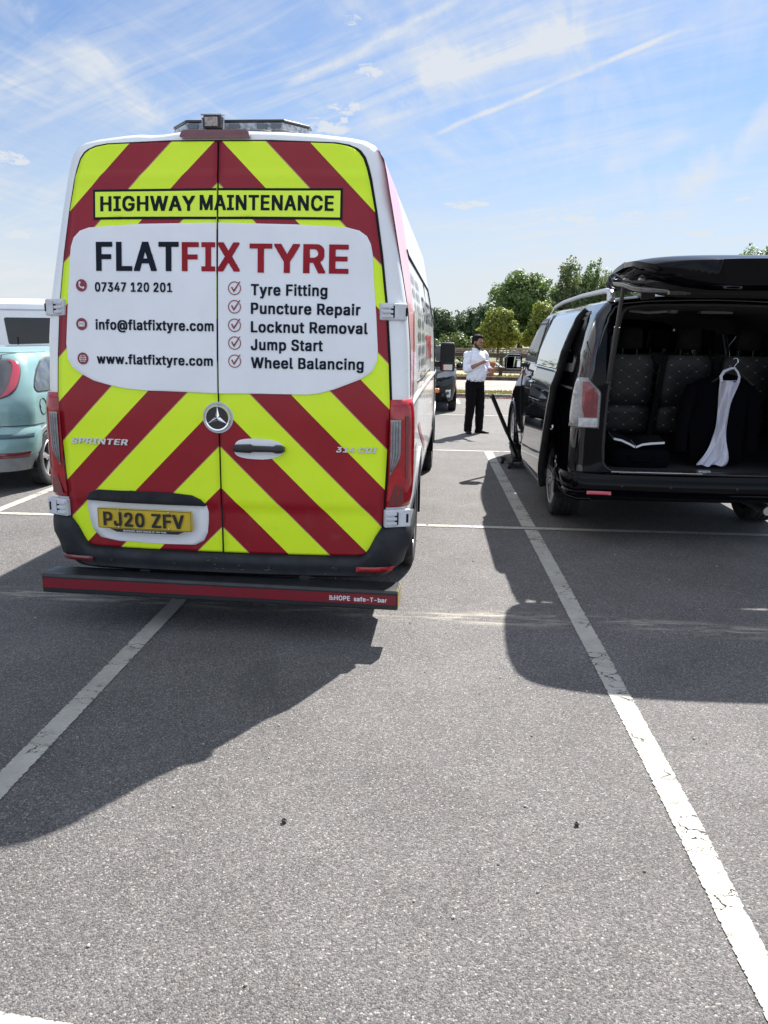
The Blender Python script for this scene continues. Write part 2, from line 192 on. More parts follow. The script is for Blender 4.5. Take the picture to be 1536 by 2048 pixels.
# ------------------------------------------------------------------ helpers
GLYPH = json.loads('''{"A":[263,[[8,0],[73,0],[96,71],[173,71],[198,0],[260,0],[260,21],[256,25],[229,106],[225,110],[215,146],[204,167],[169,271],[100,271],[71,185],[67,181],[62,162],[58,158],[54,140],[50,135],[46,117],[42,112],[38,94],[33,90],[29,71],[25,67],[21,48],[17,44],[12,25],[8,21]],[[115,117],[112,121],[117,125],[131,175],[135,179],[156,117]]],"B":[251,[[29,0],[171,0],[198,6],[225,25],[238,52],[238,102],[227,125],[206,144],[210,144],[225,162],[229,206],[225,229],[219,242],[202,258],[169,271],[29,271]],[[94,46],[92,115],[142,115],[162,104],[173,92],[177,73],[169,58],[160,52],[144,46]],[[94,160],[92,225],[138,225],[152,219],[162,208],[167,200],[167,188],[150,167],[135,160]]],"C":[278,[[125,-4],[188,-2],[217,8],[248,35],[248,40],[258,52],[265,71],[265,98],[204,98],[198,77],[177,54],[146,44],[117,56],[100,73],[88,96],[81,123],[81,148],[88,175],[100,198],[117,215],[131,223],[152,227],[177,217],[196,198],[204,175],[265,175],[265,200],[258,219],[248,231],[248,235],[221,260],[188,273],[123,275],[100,271],[73,258],[46,233],[46,229],[38,221],[23,181],[21,102],[27,73],[38,50],[42,48],[46,38],[73,12],[100,0]]],"D":[274,[[29,0],[171,2],[212,19],[233,38],[252,71],[256,85],[260,112],[260,158],[250,206],[235,231],[217,250],[194,262],[162,271],[29,271]],[[94,46],[92,225],[133,225],[165,212],[190,183],[200,142],[198,115],[192,94],[181,75],[156,54],[129,46]]],"E":[233,[[29,0],[217,0],[217,46],[92,46],[92,115],[206,115],[206,160],[92,160],[92,225],[215,225],[215,271],[29,271]]],"F":[228,[[29,0],[92,0],[92,110],[202,110],[202,156],[92,156],[92,225],[215,225],[215,271],[29,271]]],"G":[283,[[125,-4],[188,-2],[225,12],[248,33],[260,54],[267,75],[269,144],[142,144],[142,100],[206,100],[200,79],[196,77],[192,67],[183,58],[160,46],[146,44],[115,58],[100,73],[88,96],[81,123],[81,150],[88,175],[100,198],[117,215],[131,223],[150,227],[173,219],[190,204],[204,175],[267,175],[265,202],[248,235],[223,258],[188,273],[123,275],[100,271],[75,260],[62,248],[58,248],[40,225],[29,204],[23,181],[21,100],[27,73],[38,50],[42,48],[46,38],[73,12],[100,0]]],"H":[282,[[29,0],[92,0],[92,117],[196,117],[196,0],[258,0],[258,271],[196,271],[196,160],[92,160],[92,271],[29,271]]],"I":[174,[[15,0],[165,0],[165,46],[121,46],[121,225],[165,225],[165,271],[15,271],[15,225],[58,225],[58,46],[15,46]]],"J":[222,[[85,-4],[129,-4],[156,2],[171,10],[185,25],[194,42],[198,62],[198,271],[135,271],[135,75],[129,58],[119,48],[104,44],[83,60],[79,71],[77,102],[17,102],[17,56],[27,27],[46,8],[71,-2]]],"L":[220,[[29,0],[210,0],[210,46],[92,46],[92,271],[29,271]]],"K":[257,[[29,0],[92,0],[92,85],[110,104],[117,100],[125,83],[131,79],[135,69],[142,65],[146,54],[152,50],[152,46],[162,35],[162,31],[173,21],[185,0],[252,0],[252,21],[246,25],[246,29],[225,54],[221,65],[215,69],[210,79],[204,83],[196,100],[190,104],[185,115],[179,119],[175,129],[158,148],[158,154],[252,252],[252,271],[181,271],[94,175],[92,271],[29,271]]],"M":[337,[[29,0],[90,0],[90,131],[94,127],[94,121],[127,44],[142,0],[202,2],[202,8],[210,23],[212,35],[217,40],[250,129],[252,0],[312,0],[312,271],[238,271],[225,233],[217,219],[215,206],[206,192],[204,179],[192,154],[190,142],[181,127],[179,115],[175,110],[173,98],[158,138],[154,142],[154,148],[150,152],[144,175],[140,179],[140,185],[135,190],[129,212],[125,217],[125,223],[121,227],[121,233],[117,238],[106,271],[29,271]]],"N":[285,[[29,0],[92,0],[92,158],[96,156],[108,131],[121,117],[123,108],[135,94],[138,85],[150,71],[152,62],[156,60],[156,56],[160,54],[167,40],[171,38],[194,0],[260,0],[260,271],[200,271],[200,110],[98,271],[29,271]]],"O":[290,[[125,-4],[188,-2],[223,12],[250,38],[250,42],[258,50],[273,90],[275,169],[265,208],[250,233],[229,254],[208,267],[188,273],[123,275],[100,271],[73,258],[46,233],[46,229],[38,221],[23,181],[21,102],[25,81],[38,50],[42,48],[46,38],[73,12],[100,0]],[[148,44],[117,56],[100,73],[88,96],[81,123],[83,160],[96,192],[117,215],[146,227],[173,219],[198,196],[208,175],[215,150],[212,110],[200,79],[179,56],[165,48]]],"P":[246,[[29,0],[92,0],[92,94],[179,96],[202,106],[221,125],[233,158],[233,206],[223,235],[198,260],[165,271],[29,271]],[[94,138],[92,225],[135,225],[152,219],[165,206],[171,192],[171,173],[160,152],[138,140]]],"R":[248,[[29,0],[92,0],[92,98],[125,98],[175,0],[242,0],[242,21],[231,35],[223,56],[219,58],[210,79],[206,81],[198,102],[194,104],[194,108],[198,108],[219,125],[233,158],[231,219],[223,238],[208,254],[185,267],[167,271],[29,271]],[[94,144],[92,225],[138,225],[156,217],[165,208],[173,185],[171,173],[162,158],[140,146]]],"S":[247,[[92,-4],[160,-4],[192,4],[221,27],[231,48],[233,98],[223,123],[210,135],[190,148],[106,173],[92,185],[88,194],[92,208],[104,221],[119,227],[135,227],[150,221],[165,206],[169,190],[229,190],[229,217],[219,242],[196,262],[169,273],[102,275],[69,267],[42,248],[27,221],[27,169],[35,152],[50,138],[73,125],[142,106],[158,98],[171,83],[171,71],[158,54],[144,46],[125,42],[98,52],[85,67],[81,85],[19,85],[21,52],[31,29],[54,8]]],"T":[248,[[96,0],[158,0],[158,225],[238,225],[238,271],[17,271],[17,225],[96,225]]],"U":[282,[[112,-4],[175,-4],[206,4],[227,17],[248,42],[258,77],[258,271],[196,271],[196,92],[185,67],[167,50],[150,44],[138,44],[115,54],[102,67],[94,83],[92,271],[29,271],[31,65],[44,35],[58,19],[62,19],[67,12],[75,10],[81,4]]],"V":[263,[[102,0],[169,0],[198,85],[202,90],[206,108],[210,112],[215,131],[219,135],[223,154],[227,158],[231,177],[235,181],[240,200],[244,204],[248,223],[252,227],[256,246],[260,250],[260,271],[196,269],[135,94],[73,269],[8,271],[8,252],[15,233],[19,229],[21,217],[25,212],[29,194],[33,190],[35,177],[40,173],[44,154],[48,150],[50,138],[54,133],[58,115],[62,110],[65,98],[69,94],[73,75],[77,71],[79,58],[83,54],[88,35],[92,31]]],"W":[366,[[77,0],[146,2],[185,152],[227,0],[294,0],[310,54],[312,71],[317,77],[319,94],[323,100],[325,117],[329,123],[331,140],[335,146],[338,162],[342,169],[344,185],[348,192],[350,208],[358,229],[360,246],[365,252],[365,271],[300,269],[262,115],[258,117],[221,269],[152,271],[112,112],[106,127],[71,271],[8,271],[10,242],[15,235],[17,219],[21,212],[23,196],[27,190],[29,173],[33,167],[35,150],[40,144],[42,127],[46,121]]],"X":[260,[[10,0],[75,0],[98,31],[98,35],[104,40],[112,56],[119,60],[131,83],[148,65],[148,60],[152,58],[160,42],[167,38],[190,0],[256,0],[254,23],[240,40],[223,69],[217,73],[196,108],[190,112],[190,117],[173,138],[190,167],[196,171],[204,188],[210,192],[223,215],[229,219],[238,235],[252,252],[252,271],[185,271],[185,267],[179,262],[179,258],[175,256],[175,252],[160,235],[160,231],[156,229],[156,225],[135,196],[129,198],[129,202],[125,204],[125,208],[121,210],[121,215],[117,217],[117,221],[112,223],[112,227],[81,271],[15,271],[15,252],[21,248],[38,219],[44,215],[44,210],[48,208],[56,192],[62,188],[79,158],[85,154],[85,150],[94,142],[94,135],[88,131],[79,115],[73,110],[65,94],[58,90],[50,73],[44,69],[35,52],[29,48],[21,31],[10,21]]],"Y":[259,[[102,0],[162,0],[162,104],[181,135],[185,138],[188,146],[196,154],[198,162],[206,171],[208,179],[217,188],[219,196],[227,204],[229,212],[238,221],[246,240],[254,248],[256,271],[190,271],[133,177],[75,271],[8,271],[8,252],[12,250],[15,242],[33,217],[35,208],[40,206],[42,198],[60,173],[62,165],[71,156],[73,148],[81,140],[83,131],[92,123],[94,115],[102,106]]],"Z":[243,[[21,0],[229,0],[229,46],[100,46],[112,60],[133,96],[140,100],[156,129],[162,133],[183,169],[190,173],[210,208],[225,225],[227,271],[21,271],[21,225],[148,225],[125,194],[125,190],[119,185],[98,150],[92,146],[71,110],[65,106],[44,71],[38,67],[25,44],[21,42]]],"0":[250,[[106,-4],[150,-4],[171,0],[188,8],[202,21],[202,25],[212,35],[227,73],[231,98],[231,173],[225,206],[212,235],[202,246],[202,250],[181,267],[175,267],[165,273],[104,275],[75,267],[73,262],[62,258],[46,240],[27,192],[23,148],[25,92],[38,46],[50,25],[62,12],[67,12],[79,2]],[[127,44],[110,52],[100,65],[88,96],[83,127],[85,165],[94,194],[104,212],[123,227],[131,227],[150,215],[162,194],[171,160],[171,110],[165,83],[154,62],[140,48]]],"1":[250,[[38,0],[225,0],[225,44],[167,44],[167,271],[98,271],[44,231],[44,179],[75,179],[79,185],[83,185],[88,192],[92,192],[106,204],[106,44],[38,44]]],"2":[250,[[31,0],[223,0],[223,46],[121,46],[194,123],[194,127],[208,144],[219,169],[217,227],[208,244],[185,265],[152,275],[90,273],[62,260],[42,238],[33,215],[33,181],[92,181],[98,208],[106,219],[121,227],[133,227],[154,210],[158,202],[158,185],[148,165],[127,144],[127,140],[31,42]]],"3":[250,[[100,-4],[146,-4],[177,2],[204,19],[223,48],[225,104],[217,127],[194,150],[177,158],[156,160],[165,175],[212,225],[215,271],[35,271],[35,225],[129,225],[121,217],[121,212],[106,200],[106,196],[92,183],[92,179],[79,169],[79,123],[121,123],[135,119],[158,100],[165,83],[158,62],[146,50],[131,44],[117,44],[102,50],[90,62],[83,83],[23,83],[23,52],[33,29],[56,8],[77,0]]],"4":[250,[[142,0],[200,0],[200,52],[235,52],[235,98],[200,98],[200,175],[142,175],[142,98],[94,98],[104,121],[108,123],[131,167],[148,190],[152,202],[156,204],[179,248],[183,250],[183,271],[121,269],[119,260],[115,258],[112,250],[96,227],[92,215],[88,212],[85,204],[81,202],[79,194],[62,171],[58,158],[54,156],[52,148],[35,125],[31,112],[21,100],[21,52],[142,52]]],"5":[250,[[102,-4],[148,-4],[175,2],[196,15],[212,33],[219,46],[225,71],[225,110],[217,140],[206,152],[206,156],[183,175],[158,183],[100,181],[104,225],[212,225],[212,271],[48,271],[33,150],[33,127],[54,123],[94,123],[112,135],[125,138],[140,131],[154,117],[162,100],[162,79],[158,69],[142,50],[129,44],[121,44],[108,50],[96,62],[90,81],[29,81],[31,50],[44,25],[62,8],[81,0]]],"7":[250,[[50,0],[112,0],[169,117],[173,119],[225,223],[225,271],[31,271],[31,225],[154,225],[50,21]]],"9":[250,[[67,0],[129,0],[160,44],[160,48],[165,50],[165,54],[171,58],[171,62],[175,65],[175,69],[179,71],[212,125],[223,156],[223,208],[208,244],[192,260],[177,269],[152,275],[104,275],[83,271],[58,256],[38,227],[31,202],[31,165],[38,140],[44,133],[46,125],[58,112],[77,102],[92,98],[121,98],[100,69],[100,65],[85,48],[85,44],[81,42],[81,38],[67,21]],[[129,140],[117,144],[102,156],[92,181],[94,196],[104,215],[123,227],[133,227],[142,223],[154,210],[162,192],[162,175],[156,160],[148,150]]],"a":[218,[[67,-4],[198,0],[198,154],[188,183],[173,198],[160,204],[144,208],[69,206],[40,192],[23,171],[21,146],[44,138],[79,138],[81,144],[96,158],[110,165],[129,156],[138,140],[129,131],[85,127],[48,119],[27,106],[27,102],[17,90],[15,46],[21,25],[42,4]],[[96,42],[79,52],[77,67],[94,79],[138,88],[138,75],[131,60],[112,44]]],"b":[236,[[102,-4],[167,-2],[185,6],[202,21],[217,46],[223,67],[225,121],[221,148],[204,181],[179,202],[160,208],[98,208],[85,204],[85,271],[27,271],[27,0],[88,2]],[[125,42],[112,46],[98,60],[90,77],[85,96],[90,129],[98,146],[119,162],[129,162],[148,150],[160,127],[165,106],[162,88],[154,65],[140,48]]],"c":[221,[[90,-4],[146,-4],[165,0],[192,17],[208,42],[210,69],[185,75],[152,75],[148,62],[138,50],[123,42],[115,42],[102,48],[92,58],[79,85],[77,108],[81,127],[90,144],[112,162],[123,162],[135,156],[146,146],[150,131],[185,131],[210,138],[210,156],[202,175],[188,192],[183,192],[171,202],[150,208],[77,206],[52,194],[35,177],[25,158],[17,125],[17,79],[25,46],[38,25],[50,12],[73,0]]],"d":[236,[[85,-4],[140,-4],[154,2],[215,0],[215,271],[156,271],[156,204],[144,208],[73,206],[52,196],[35,179],[25,160],[17,125],[17,79],[23,50],[38,23],[50,10],[69,0]],[[117,42],[102,48],[90,60],[77,98],[79,121],[88,142],[100,156],[112,162],[127,160],[142,148],[150,133],[156,108],[152,77],[144,60],[129,46]]],"e":[225,[[92,-4],[150,-4],[173,2],[188,10],[204,27],[210,40],[210,62],[190,69],[152,69],[150,60],[135,46],[115,42],[92,56],[79,81],[79,85],[215,85],[215,133],[208,158],[196,181],[169,202],[148,208],[77,206],[52,194],[35,177],[25,158],[17,123],[17,79],[25,46],[38,25],[50,12],[73,0]],[[83,127],[81,131],[88,144],[110,162],[123,162],[131,158],[144,146],[150,133],[150,127]]],"f":[150,[[40,0],[100,0],[100,162],[144,162],[144,206],[100,206],[100,219],[108,233],[144,233],[144,242],[150,254],[148,279],[81,281],[62,275],[50,265],[42,250],[40,206],[4,206],[4,162],[40,162]]],"g":[236,[[83,-75],[152,-75],[175,-69],[194,-58],[212,-31],[215,206],[152,204],[144,208],[81,208],[62,202],[60,198],[50,194],[35,179],[25,160],[17,127],[17,81],[25,48],[33,33],[42,27],[42,23],[69,6],[85,2],[140,2],[156,8],[150,-12],[138,-25],[121,-31],[96,-23],[83,-10],[81,-4],[48,-4],[38,-12],[25,-17],[25,-35],[29,-44],[52,-65]],[[115,48],[100,54],[90,65],[79,88],[77,110],[83,133],[92,148],[112,162],[123,162],[133,156],[148,140],[154,123],[156,98],[146,67],[127,50]]],"h":[228,[[27,0],[85,0],[85,121],[94,146],[106,158],[117,162],[131,158],[144,144],[148,131],[148,0],[208,0],[208,148],[204,169],[196,185],[183,198],[167,206],[98,208],[85,204],[85,271],[27,271]]],"i":[107,[[27,0],[85,0],[85,206],[27,206]],[[38,221],[75,221],[90,229],[92,267],[85,275],[75,279],[38,279],[23,269],[21,235],[31,223]]],"j":[107,[[-4,-71],[48,-71],[60,-67],[77,-52],[83,-40],[85,206],[27,206],[27,-2],[23,-17],[15,-25],[-4,-27]],[[38,221],[75,221],[88,227],[88,231],[92,233],[92,267],[85,275],[75,279],[38,279],[25,273],[25,269],[21,267],[21,233],[25,231],[25,227]]],"k":[214,[[27,0],[85,0],[88,73],[98,65],[98,60],[129,25],[129,21],[135,17],[135,12],[144,6],[146,0],[215,0],[215,19],[210,21],[210,25],[202,31],[202,35],[194,42],[194,46],[185,52],[179,65],[171,71],[171,75],[162,81],[162,85],[154,92],[154,96],[138,115],[152,129],[152,133],[208,188],[208,206],[142,206],[85,150],[85,271],[27,271]]],"l":[118,[[65,-2],[119,0],[119,27],[115,44],[92,44],[85,58],[85,271],[27,271],[27,27],[40,6]]],"m":[328,[[27,0],[85,0],[85,127],[96,152],[110,162],[119,162],[121,158],[125,158],[138,138],[138,0],[196,0],[196,127],[202,148],[219,162],[235,158],[244,150],[248,138],[248,0],[308,0],[308,152],[304,173],[294,192],[273,206],[254,210],[210,210],[188,204],[177,196],[156,208],[146,210],[104,210],[88,204],[27,206]]],"n":[228,[[27,0],[85,0],[85,121],[94,146],[106,158],[117,162],[131,158],[144,144],[148,131],[148,0],[208,0],[208,148],[204,169],[196,185],[183,198],[158,208],[98,208],[92,204],[27,206]]],"o":[231,[[90,-4],[146,-4],[165,0],[192,17],[212,48],[219,71],[217,144],[198,181],[171,202],[150,208],[77,206],[52,194],[35,177],[25,158],[17,125],[17,79],[25,46],[38,25],[50,12],[73,0]],[[117,42],[102,48],[88,65],[79,85],[77,108],[81,127],[90,144],[104,158],[112,162],[123,162],[135,156],[152,135],[158,117],[158,88],[152,69],[148,67],[144,56],[131,46]]],"p":[236,[[27,-71],[85,-71],[85,2],[102,-4],[167,-2],[185,6],[208,29],[223,67],[223,138],[215,165],[204,177],[204,181],[179,202],[160,208],[98,208],[92,204],[27,206]],[[125,42],[112,46],[98,60],[90,77],[85,96],[90,129],[98,146],[119,162],[129,162],[148,150],[160,127],[165,106],[162,88],[154,65],[140,48]]],"r":[153,[[27,0],[85,0],[88,133],[92,144],[112,160],[150,162],[150,208],[27,206]]],"s":[206,[[75,-4],[135,-4],[154,0],[179,15],[192,33],[194,85],[188,98],[162,117],[102,131],[85,144],[85,150],[104,165],[117,162],[131,148],[133,140],[173,140],[190,144],[190,169],[183,181],[171,196],[156,204],[142,208],[67,206],[42,194],[25,171],[23,129],[31,108],[56,90],[112,77],[131,65],[131,56],[127,54],[127,50],[112,42],[100,42],[88,48],[77,62],[77,71],[46,71],[19,65],[19,40],[31,17],[52,2]]],"t":[137,[[71,-2],[135,0],[131,44],[100,44],[94,50],[92,58],[92,162],[131,162],[131,206],[92,206],[92,252],[33,252],[33,206],[4,206],[4,162],[33,162],[33,31],[40,17],[50,6]]],"u":[228,[[75,-2],[135,-2],[148,4],[150,0],[208,0],[208,206],[148,206],[148,79],[135,54],[119,44],[100,50],[88,71],[85,206],[27,206],[27,48],[33,29],[42,21],[42,17],[54,6]]],"v":[218,[[81,0],[144,0],[152,29],[156,33],[179,100],[183,104],[190,127],[194,131],[200,154],[215,185],[215,206],[152,206],[112,96],[108,100],[73,204],[8,206],[8,188],[12,183],[15,171],[23,156],[25,144],[29,140],[31,127],[40,112],[42,100],[50,85],[52,73],[56,69],[58,56],[62,52]]],"w":[307,[[69,0],[129,0],[154,94],[158,94],[183,0],[244,0],[273,92],[273,100],[281,119],[281,127],[288,140],[288,148],[294,160],[294,169],[302,188],[302,206],[240,206],[215,112],[208,125],[188,206],[125,206],[100,112],[73,206],[12,206],[12,181],[21,162],[21,154],[27,142],[27,133],[33,121],[33,112],[42,94],[42,85]]],"x":[213,[[10,0],[75,0],[96,29],[96,33],[100,35],[100,40],[104,42],[104,46],[108,48],[108,52],[144,0],[208,0],[208,19],[202,23],[194,40],[188,44],[179,60],[173,65],[173,69],[148,102],[150,110],[202,183],[204,206],[140,206],[110,158],[79,206],[15,206],[15,188],[19,185],[31,162],[38,158],[62,117],[69,112],[71,102],[60,92],[44,62],[38,58],[25,35],[10,19]]],"y":[218,[[35,-73],[94,-71],[112,-60],[123,-48],[144,0],[167,67],[171,71],[190,127],[198,142],[200,154],[208,169],[210,181],[215,185],[215,206],[152,206],[112,96],[108,100],[73,204],[8,206],[8,188],[12,183],[21,154],[25,150],[54,67],[62,52],[71,23],[79,8],[71,-15],[58,-27],[29,-29],[25,-44],[25,-71]]],"@":[361,[[148,-67],[246,-65],[281,-54],[281,-33],[275,-21],[275,-12],[242,-12],[229,-19],[202,-25],[179,-25],[160,-21],[127,-6],[98,23],[88,44],[79,75],[79,119],[88,150],[98,171],[131,204],[160,217],[194,221],[235,208],[252,194],[256,194],[262,183],[217,183],[210,188],[150,188],[129,179],[110,162],[96,131],[94,79],[100,50],[110,31],[125,17],[150,6],[204,6],[219,10],[221,15],[227,15],[229,10],[242,6],[304,6],[321,15],[338,38],[346,71],[346,150],[342,167],[319,212],[298,233],[267,252],[223,262],[154,262],[102,250],[77,235],[54,215],[54,210],[40,194],[29,171],[21,133],[21,60],[35,8],[48,-12],[54,-17],[54,-21],[75,-40],[106,-56]],[[181,50],[171,54],[160,65],[150,94],[150,104],[158,127],[177,144],[185,144],[198,138],[208,121],[210,110],[210,90],[206,73],[194,56]],[[275,52],[267,60],[267,179],[271,177],[281,158],[290,131],[288,73],[283,60]]],".":[117,[[40,-2],[83,-2],[96,6],[100,15],[100,44],[92,56],[83,60],[42,60],[27,50],[25,12]]],"-":[250,[[56,94],[198,94],[198,140],[56,140]]]}''')


def mat(name, col, rough=.5, metal=0., spec=.5, coat=0., coat_rough=.03, var=0., vscale=6., bump=0., bscale=150., trans=0., emit=0., vdetail=5):
    m = bpy.data.materials.new(name)
    m.use_nodes = True
    g = NG(m.node_tree)
    b = m.node_tree.nodes['Principled BSDF']
    b.inputs['Base Color'].default_value = (*col, 1)
    b.inputs['Roughness'].default_value = rough
    b.inputs['Metallic'].default_value = metal
    b.inputs['Specular IOR Level'].default_value = spec
    b.inputs['Coat Weight'].default_value = coat
    b.inputs['Coat Roughness'].default_value = coat_rough
    b.inputs['Transmission Weight'].default_value = trans
    if var or bump:
        tc = g.n('ShaderNodeTexCoord').outputs['Object']
    if var:
        n = g.noise(tc, vscale, vdetail, .6, .3)
        f = g.mr(n, .3, .7)
        lo = [c*(1-var) for c in col]; hi = [min(1, c*(1+var)) for c in col]
        g.link(g.mixc(f, lo, hi), b.inputs['Base Color'])
        g.link(g.mr(n, .3, .7, min(1, rough*1.25), rough*.85), b.inputs['Roughness'])
    if bump:
        bn = g.n('ShaderNodeBump'); bn.inputs['Strength'].default_value = bump; bn.inputs['Distance'].default_value = .004
        g.link(g.noise(tc, bscale, 3, .6), bn.inputs['Height'])
        g.link(bn.outputs[0], b.inputs['Normal'])
    return m


def glass_mat(name, tint=(.5, .55, .55), refl=1.0, rough=.02):
    m = bpy.data.materials.new(name)
    m.use_nodes = True
    m.node_tree.nodes.clear()
    g = NG(m.node_tree)
    out = g.n('ShaderNodeOutputMaterial')
    tr = g.n('ShaderNodeBsdfTransparent'); tr.inputs[0].default_value = (*tint, 1)
    gl = g.n('ShaderNodeBsdfGlossy'); gl.inputs[1].default_value = rough
    fr = g.n('ShaderNodeFresnel'); fr.inputs[0].default_value = 1.52
    mx = g.n('ShaderNodeMixShader')
    g.link(g.m('MULTIPLY', fr.outputs[0], refl, clamp=True), mx.inputs[0])
    g.link(tr.outputs[0], mx.inputs[1]); g.link(gl.outputs[0], mx.inputs[2])
    g.link(mx.outputs[0], out.inputs[0])
    return m


class MB:
    """collects verts and faces for ONE mesh object"""
    def __init__(s): s.v = []; s.f = []; s.mi = []
    def add(s, V, F, mi=0):
        o = len(s.v)
        s.v += [tuple(p) for p in V]
        s.f += [tuple(i+o for i in f) for f in F]
        s.mi += [mi]*len(F)
        return s
    def box(s, c, d, rot=None, mi=0):
        x, y, z = [k/2 for k in d]
        V = [Vector(p) for p in ((-x, -y, -z), (x, -y, -z), (x, y, -z), (-x, y, -z), (-x, -y, z), (x, -y, z), (x, y, z), (-x, y, z))]
        if rot is not None:
            e = Matrix.Rotation(rot[2], 3, 'Z') @ Matrix.Rotation(rot[1], 3, 'Y') @ Matrix.Rotation(rot[0], 3, 'X')
            V = [e @ p for p in V]
        c = Vector(c)
        return s.add([p+c for p in V], [(0, 3, 2, 1), (4, 5, 6, 7), (0, 1, 5, 4), (1, 2, 6, 5), (2, 3, 7, 6), (3, 0, 4, 7)], mi)
    def tube(s, path, rad, n=10, mi=0, caps=True, flat=1.0):
        P = [Vector(p) for p in path]
        rs = rad if isinstance(rad, (list, tuple)) else [rad]*len(P)
        V = []; F = []
        t0 = (P[1]-P[0]).normalized()
        ref = Vector((0, 0, 1)) if abs(t0.z) < .9 else Vector((1, 0, 0))
        nrm = (ref - t0*ref.dot(t0)).normalized()
        for i, p in enumerate(P):
            a = P[max(i-1, 0)]; b = P[min(i+1, len(P)-1)]
            t = (b-a).normalized()
            nrm = (nrm - t*nrm.dot(t)).normalized()
            bi = t.cross(nrm)
            for k in range(n):
                an = 2*math.pi*k/n
                V.append(p + nrm*(math.cos(an)*rs[i]) + bi*(math.sin(an)*rs[i]*flat))
        for i in range(len(P)-1):
            for k in range(n):
                k2 = (k+1) % n
                F.append((i*n+k, i*n+k2, (i+1)*n+k2, (i+1)*n+k))
        if caps:
            F.append(tuple(range(n-1, -1, -1))); F.append(tuple((len(P)-1)*n+k for k in range(n)))
        return s.add(V, F, mi)
    def lathe(s, prof, origin, axis, n=32, mi=0, a0=0., a1=2*math.pi):
        """prof: (radius, height along axis)"""
        ax = Vector(axis).normalized(); o = Vector(origin)
        ref = Vector((0, 0, 1)) if abs(ax.z) < .9 else Vector((1, 0, 0))
        u = (ref-ax*ref.dot(ax)).normalized(); w = ax.cross(u)
        full = abs(a1-a0-2*math.pi) < 1e-6
        m_ = n if full else n+1
        V = []; F = []
        for (r, h) in prof:
            for k in range(m_):
                a = a0+(a1-a0)*k/n
                V.append(o+ax*h+u*(math.cos(a)*r)+w*(math.sin(a)*r))
        for i in range(len(prof)-1):
            for k in range(n):
                k2 = (k+1) % m_
                F.append((i*m_+k, (i+1)*m_+k, (i+1)*m_+k2, i*m_+k2))
        return s.add(V, F, mi)
    def ball(s, c, r, nu=14, nv=9, mi=0):
        rx, ry, rz = r if isinstance(r, (tuple, list)) else (r, r, r)
        V = []; F = []
        for i in range(nv+1):
            ph = math.pi*i/nv
            for k in range(nu):
                th = 2*math.pi*k/nu
                V.append((c[0]+rx*math.sin(ph)*math.cos(th), c[1]+ry*math.sin(ph)*math.sin(th), c[2]+rz*math.cos(ph)))
        for i in range(nv):
            for k in range(nu):
                k2 = (k+1) % nu
                F.append((i*nu+k, (i+1)*nu+k, (i+1)*nu+k2, i*nu+k2))
        return s.add(V, F, mi)
    def loft(s, rings, closed=True, caps=True, mi=0):
        n = len(rings[0]); V = []; F = []
        for r in rings: V += [tuple(p) for p in r]
        for i in range(len(rings)-1):
            for k in range(n if closed else n-1):
                k2 = (k+1) % n
                F.append((i*n+k, i*n+k2, (i+1)*n+k2, (i+1)*n+k))
        if caps and closed:
            F.append(tuple(range(n-1, -1, -1))); F.append(tuple((len(rings)-1)*n+k for k in range(n)))
        return s.add(V, F, mi)
    def prism(s, poly, fn, d0, d1, mi=0):
        """poly in (u,v); fn(u,v,d) -> point"""
        n = len(poly)
        V = [fn(u, v, d0) for u, v in poly]+[fn(u, v, d1) for u, v in poly]
        F = [(k, (k+1) % n, n+(k+1) % n, n+k) for k in range(n)]
        tri = tessellate_polygon([[Vector((u, v, 0)) for u, v in poly]])
        F += [tuple(t) for t in tri]+[tuple(n+i for i in reversed(t)) for t in tri]
        return s.add(V, F, mi)
    def sheet(s, poly, fn, nv=12, nu=10, mi=0, vs=None):
        """convex polygon in (u,v), laid as rows on a curved surface fn(u,v) -> point"""
        v0 = min(p[1] for p in poly); v1 = max(p[1] for p in poly)
        ts = sorted(set([v0+(v1-v0)*i/nv for i in range(nv+1)]+[p[1] for p in poly]))
        ts2 = [ts[0]]
        for t in ts[1:]:
            if t-ts2[-1] > (v1-v0)*.004: ts2.append(t)
        ts2[-1] = v1
        eps = (v1-v0)*1e-5
        V = []; F = []
        for t in ts2:
            tt = min(max(t, v0+eps), v1-eps)
            us = []
            for i in range(len(poly)):
                (ua, va), (ub, vb) = poly[i], poly[(i+1) % len(poly)]
                if (va <= tt) != (vb <= tt): us.append(ua+(ub-ua)*(tt-va)/(vb-va))
            if not us: us = [sum(p[0] for p in poly)/len(poly)]*2
            a, b = min(us), max(us)
            for k in range(nu+1): V.append(fn(a+(b-a)*k/nu, t))
        w = nu+1
        for i in range(len(ts2)-1):
            for k in range(nu): F.append((i*w+k, i*w+k+1, (i+1)*w+k+1, (i+1)*w+k))
        return s.add(V, F, mi)
    def build(s, name, mats, parent=None, smooth=None, bevel=0., solid=0., label=None, seg=2, clean=True, out=None):
        me = bpy.data.meshes.new(name)
        me.from_pydata(s.v, [], s.f)
        mats = mats if isinstance(mats, (list, tuple)) else [mats]
        for m in mats: me.materials.append(m)
        for p, i in zip(me.polygons, s.mi): p.material_index = i
        if clean:
            bm = bmesh.new(); bm.from_mesh(me)
            bmesh.ops.remove_doubles(bm, verts=bm.verts, dist=1e-5)
            bmesh.ops.recalc_face_normals(bm, faces=bm.faces)
            if solid:      # open sheets: make sure the outside looks away from the thing's middle
                n_ = len(bm.verts); c_ = sum((v.co for v in bm.verts), Vector())/max(1, n_)
                o_ = Vector(out) if out else (c_-Vector((0, 2.0, c_.z)))
                for f_ in bm.faces: f_.normal_update()
                if sum(f_.normal.dot(o_)*f_.calc_area() for f_ in bm.faces) < 0:
                    bmesh.ops.reverse_faces(bm, faces=bm.faces)
            bm.to_mesh(me); bm.free()
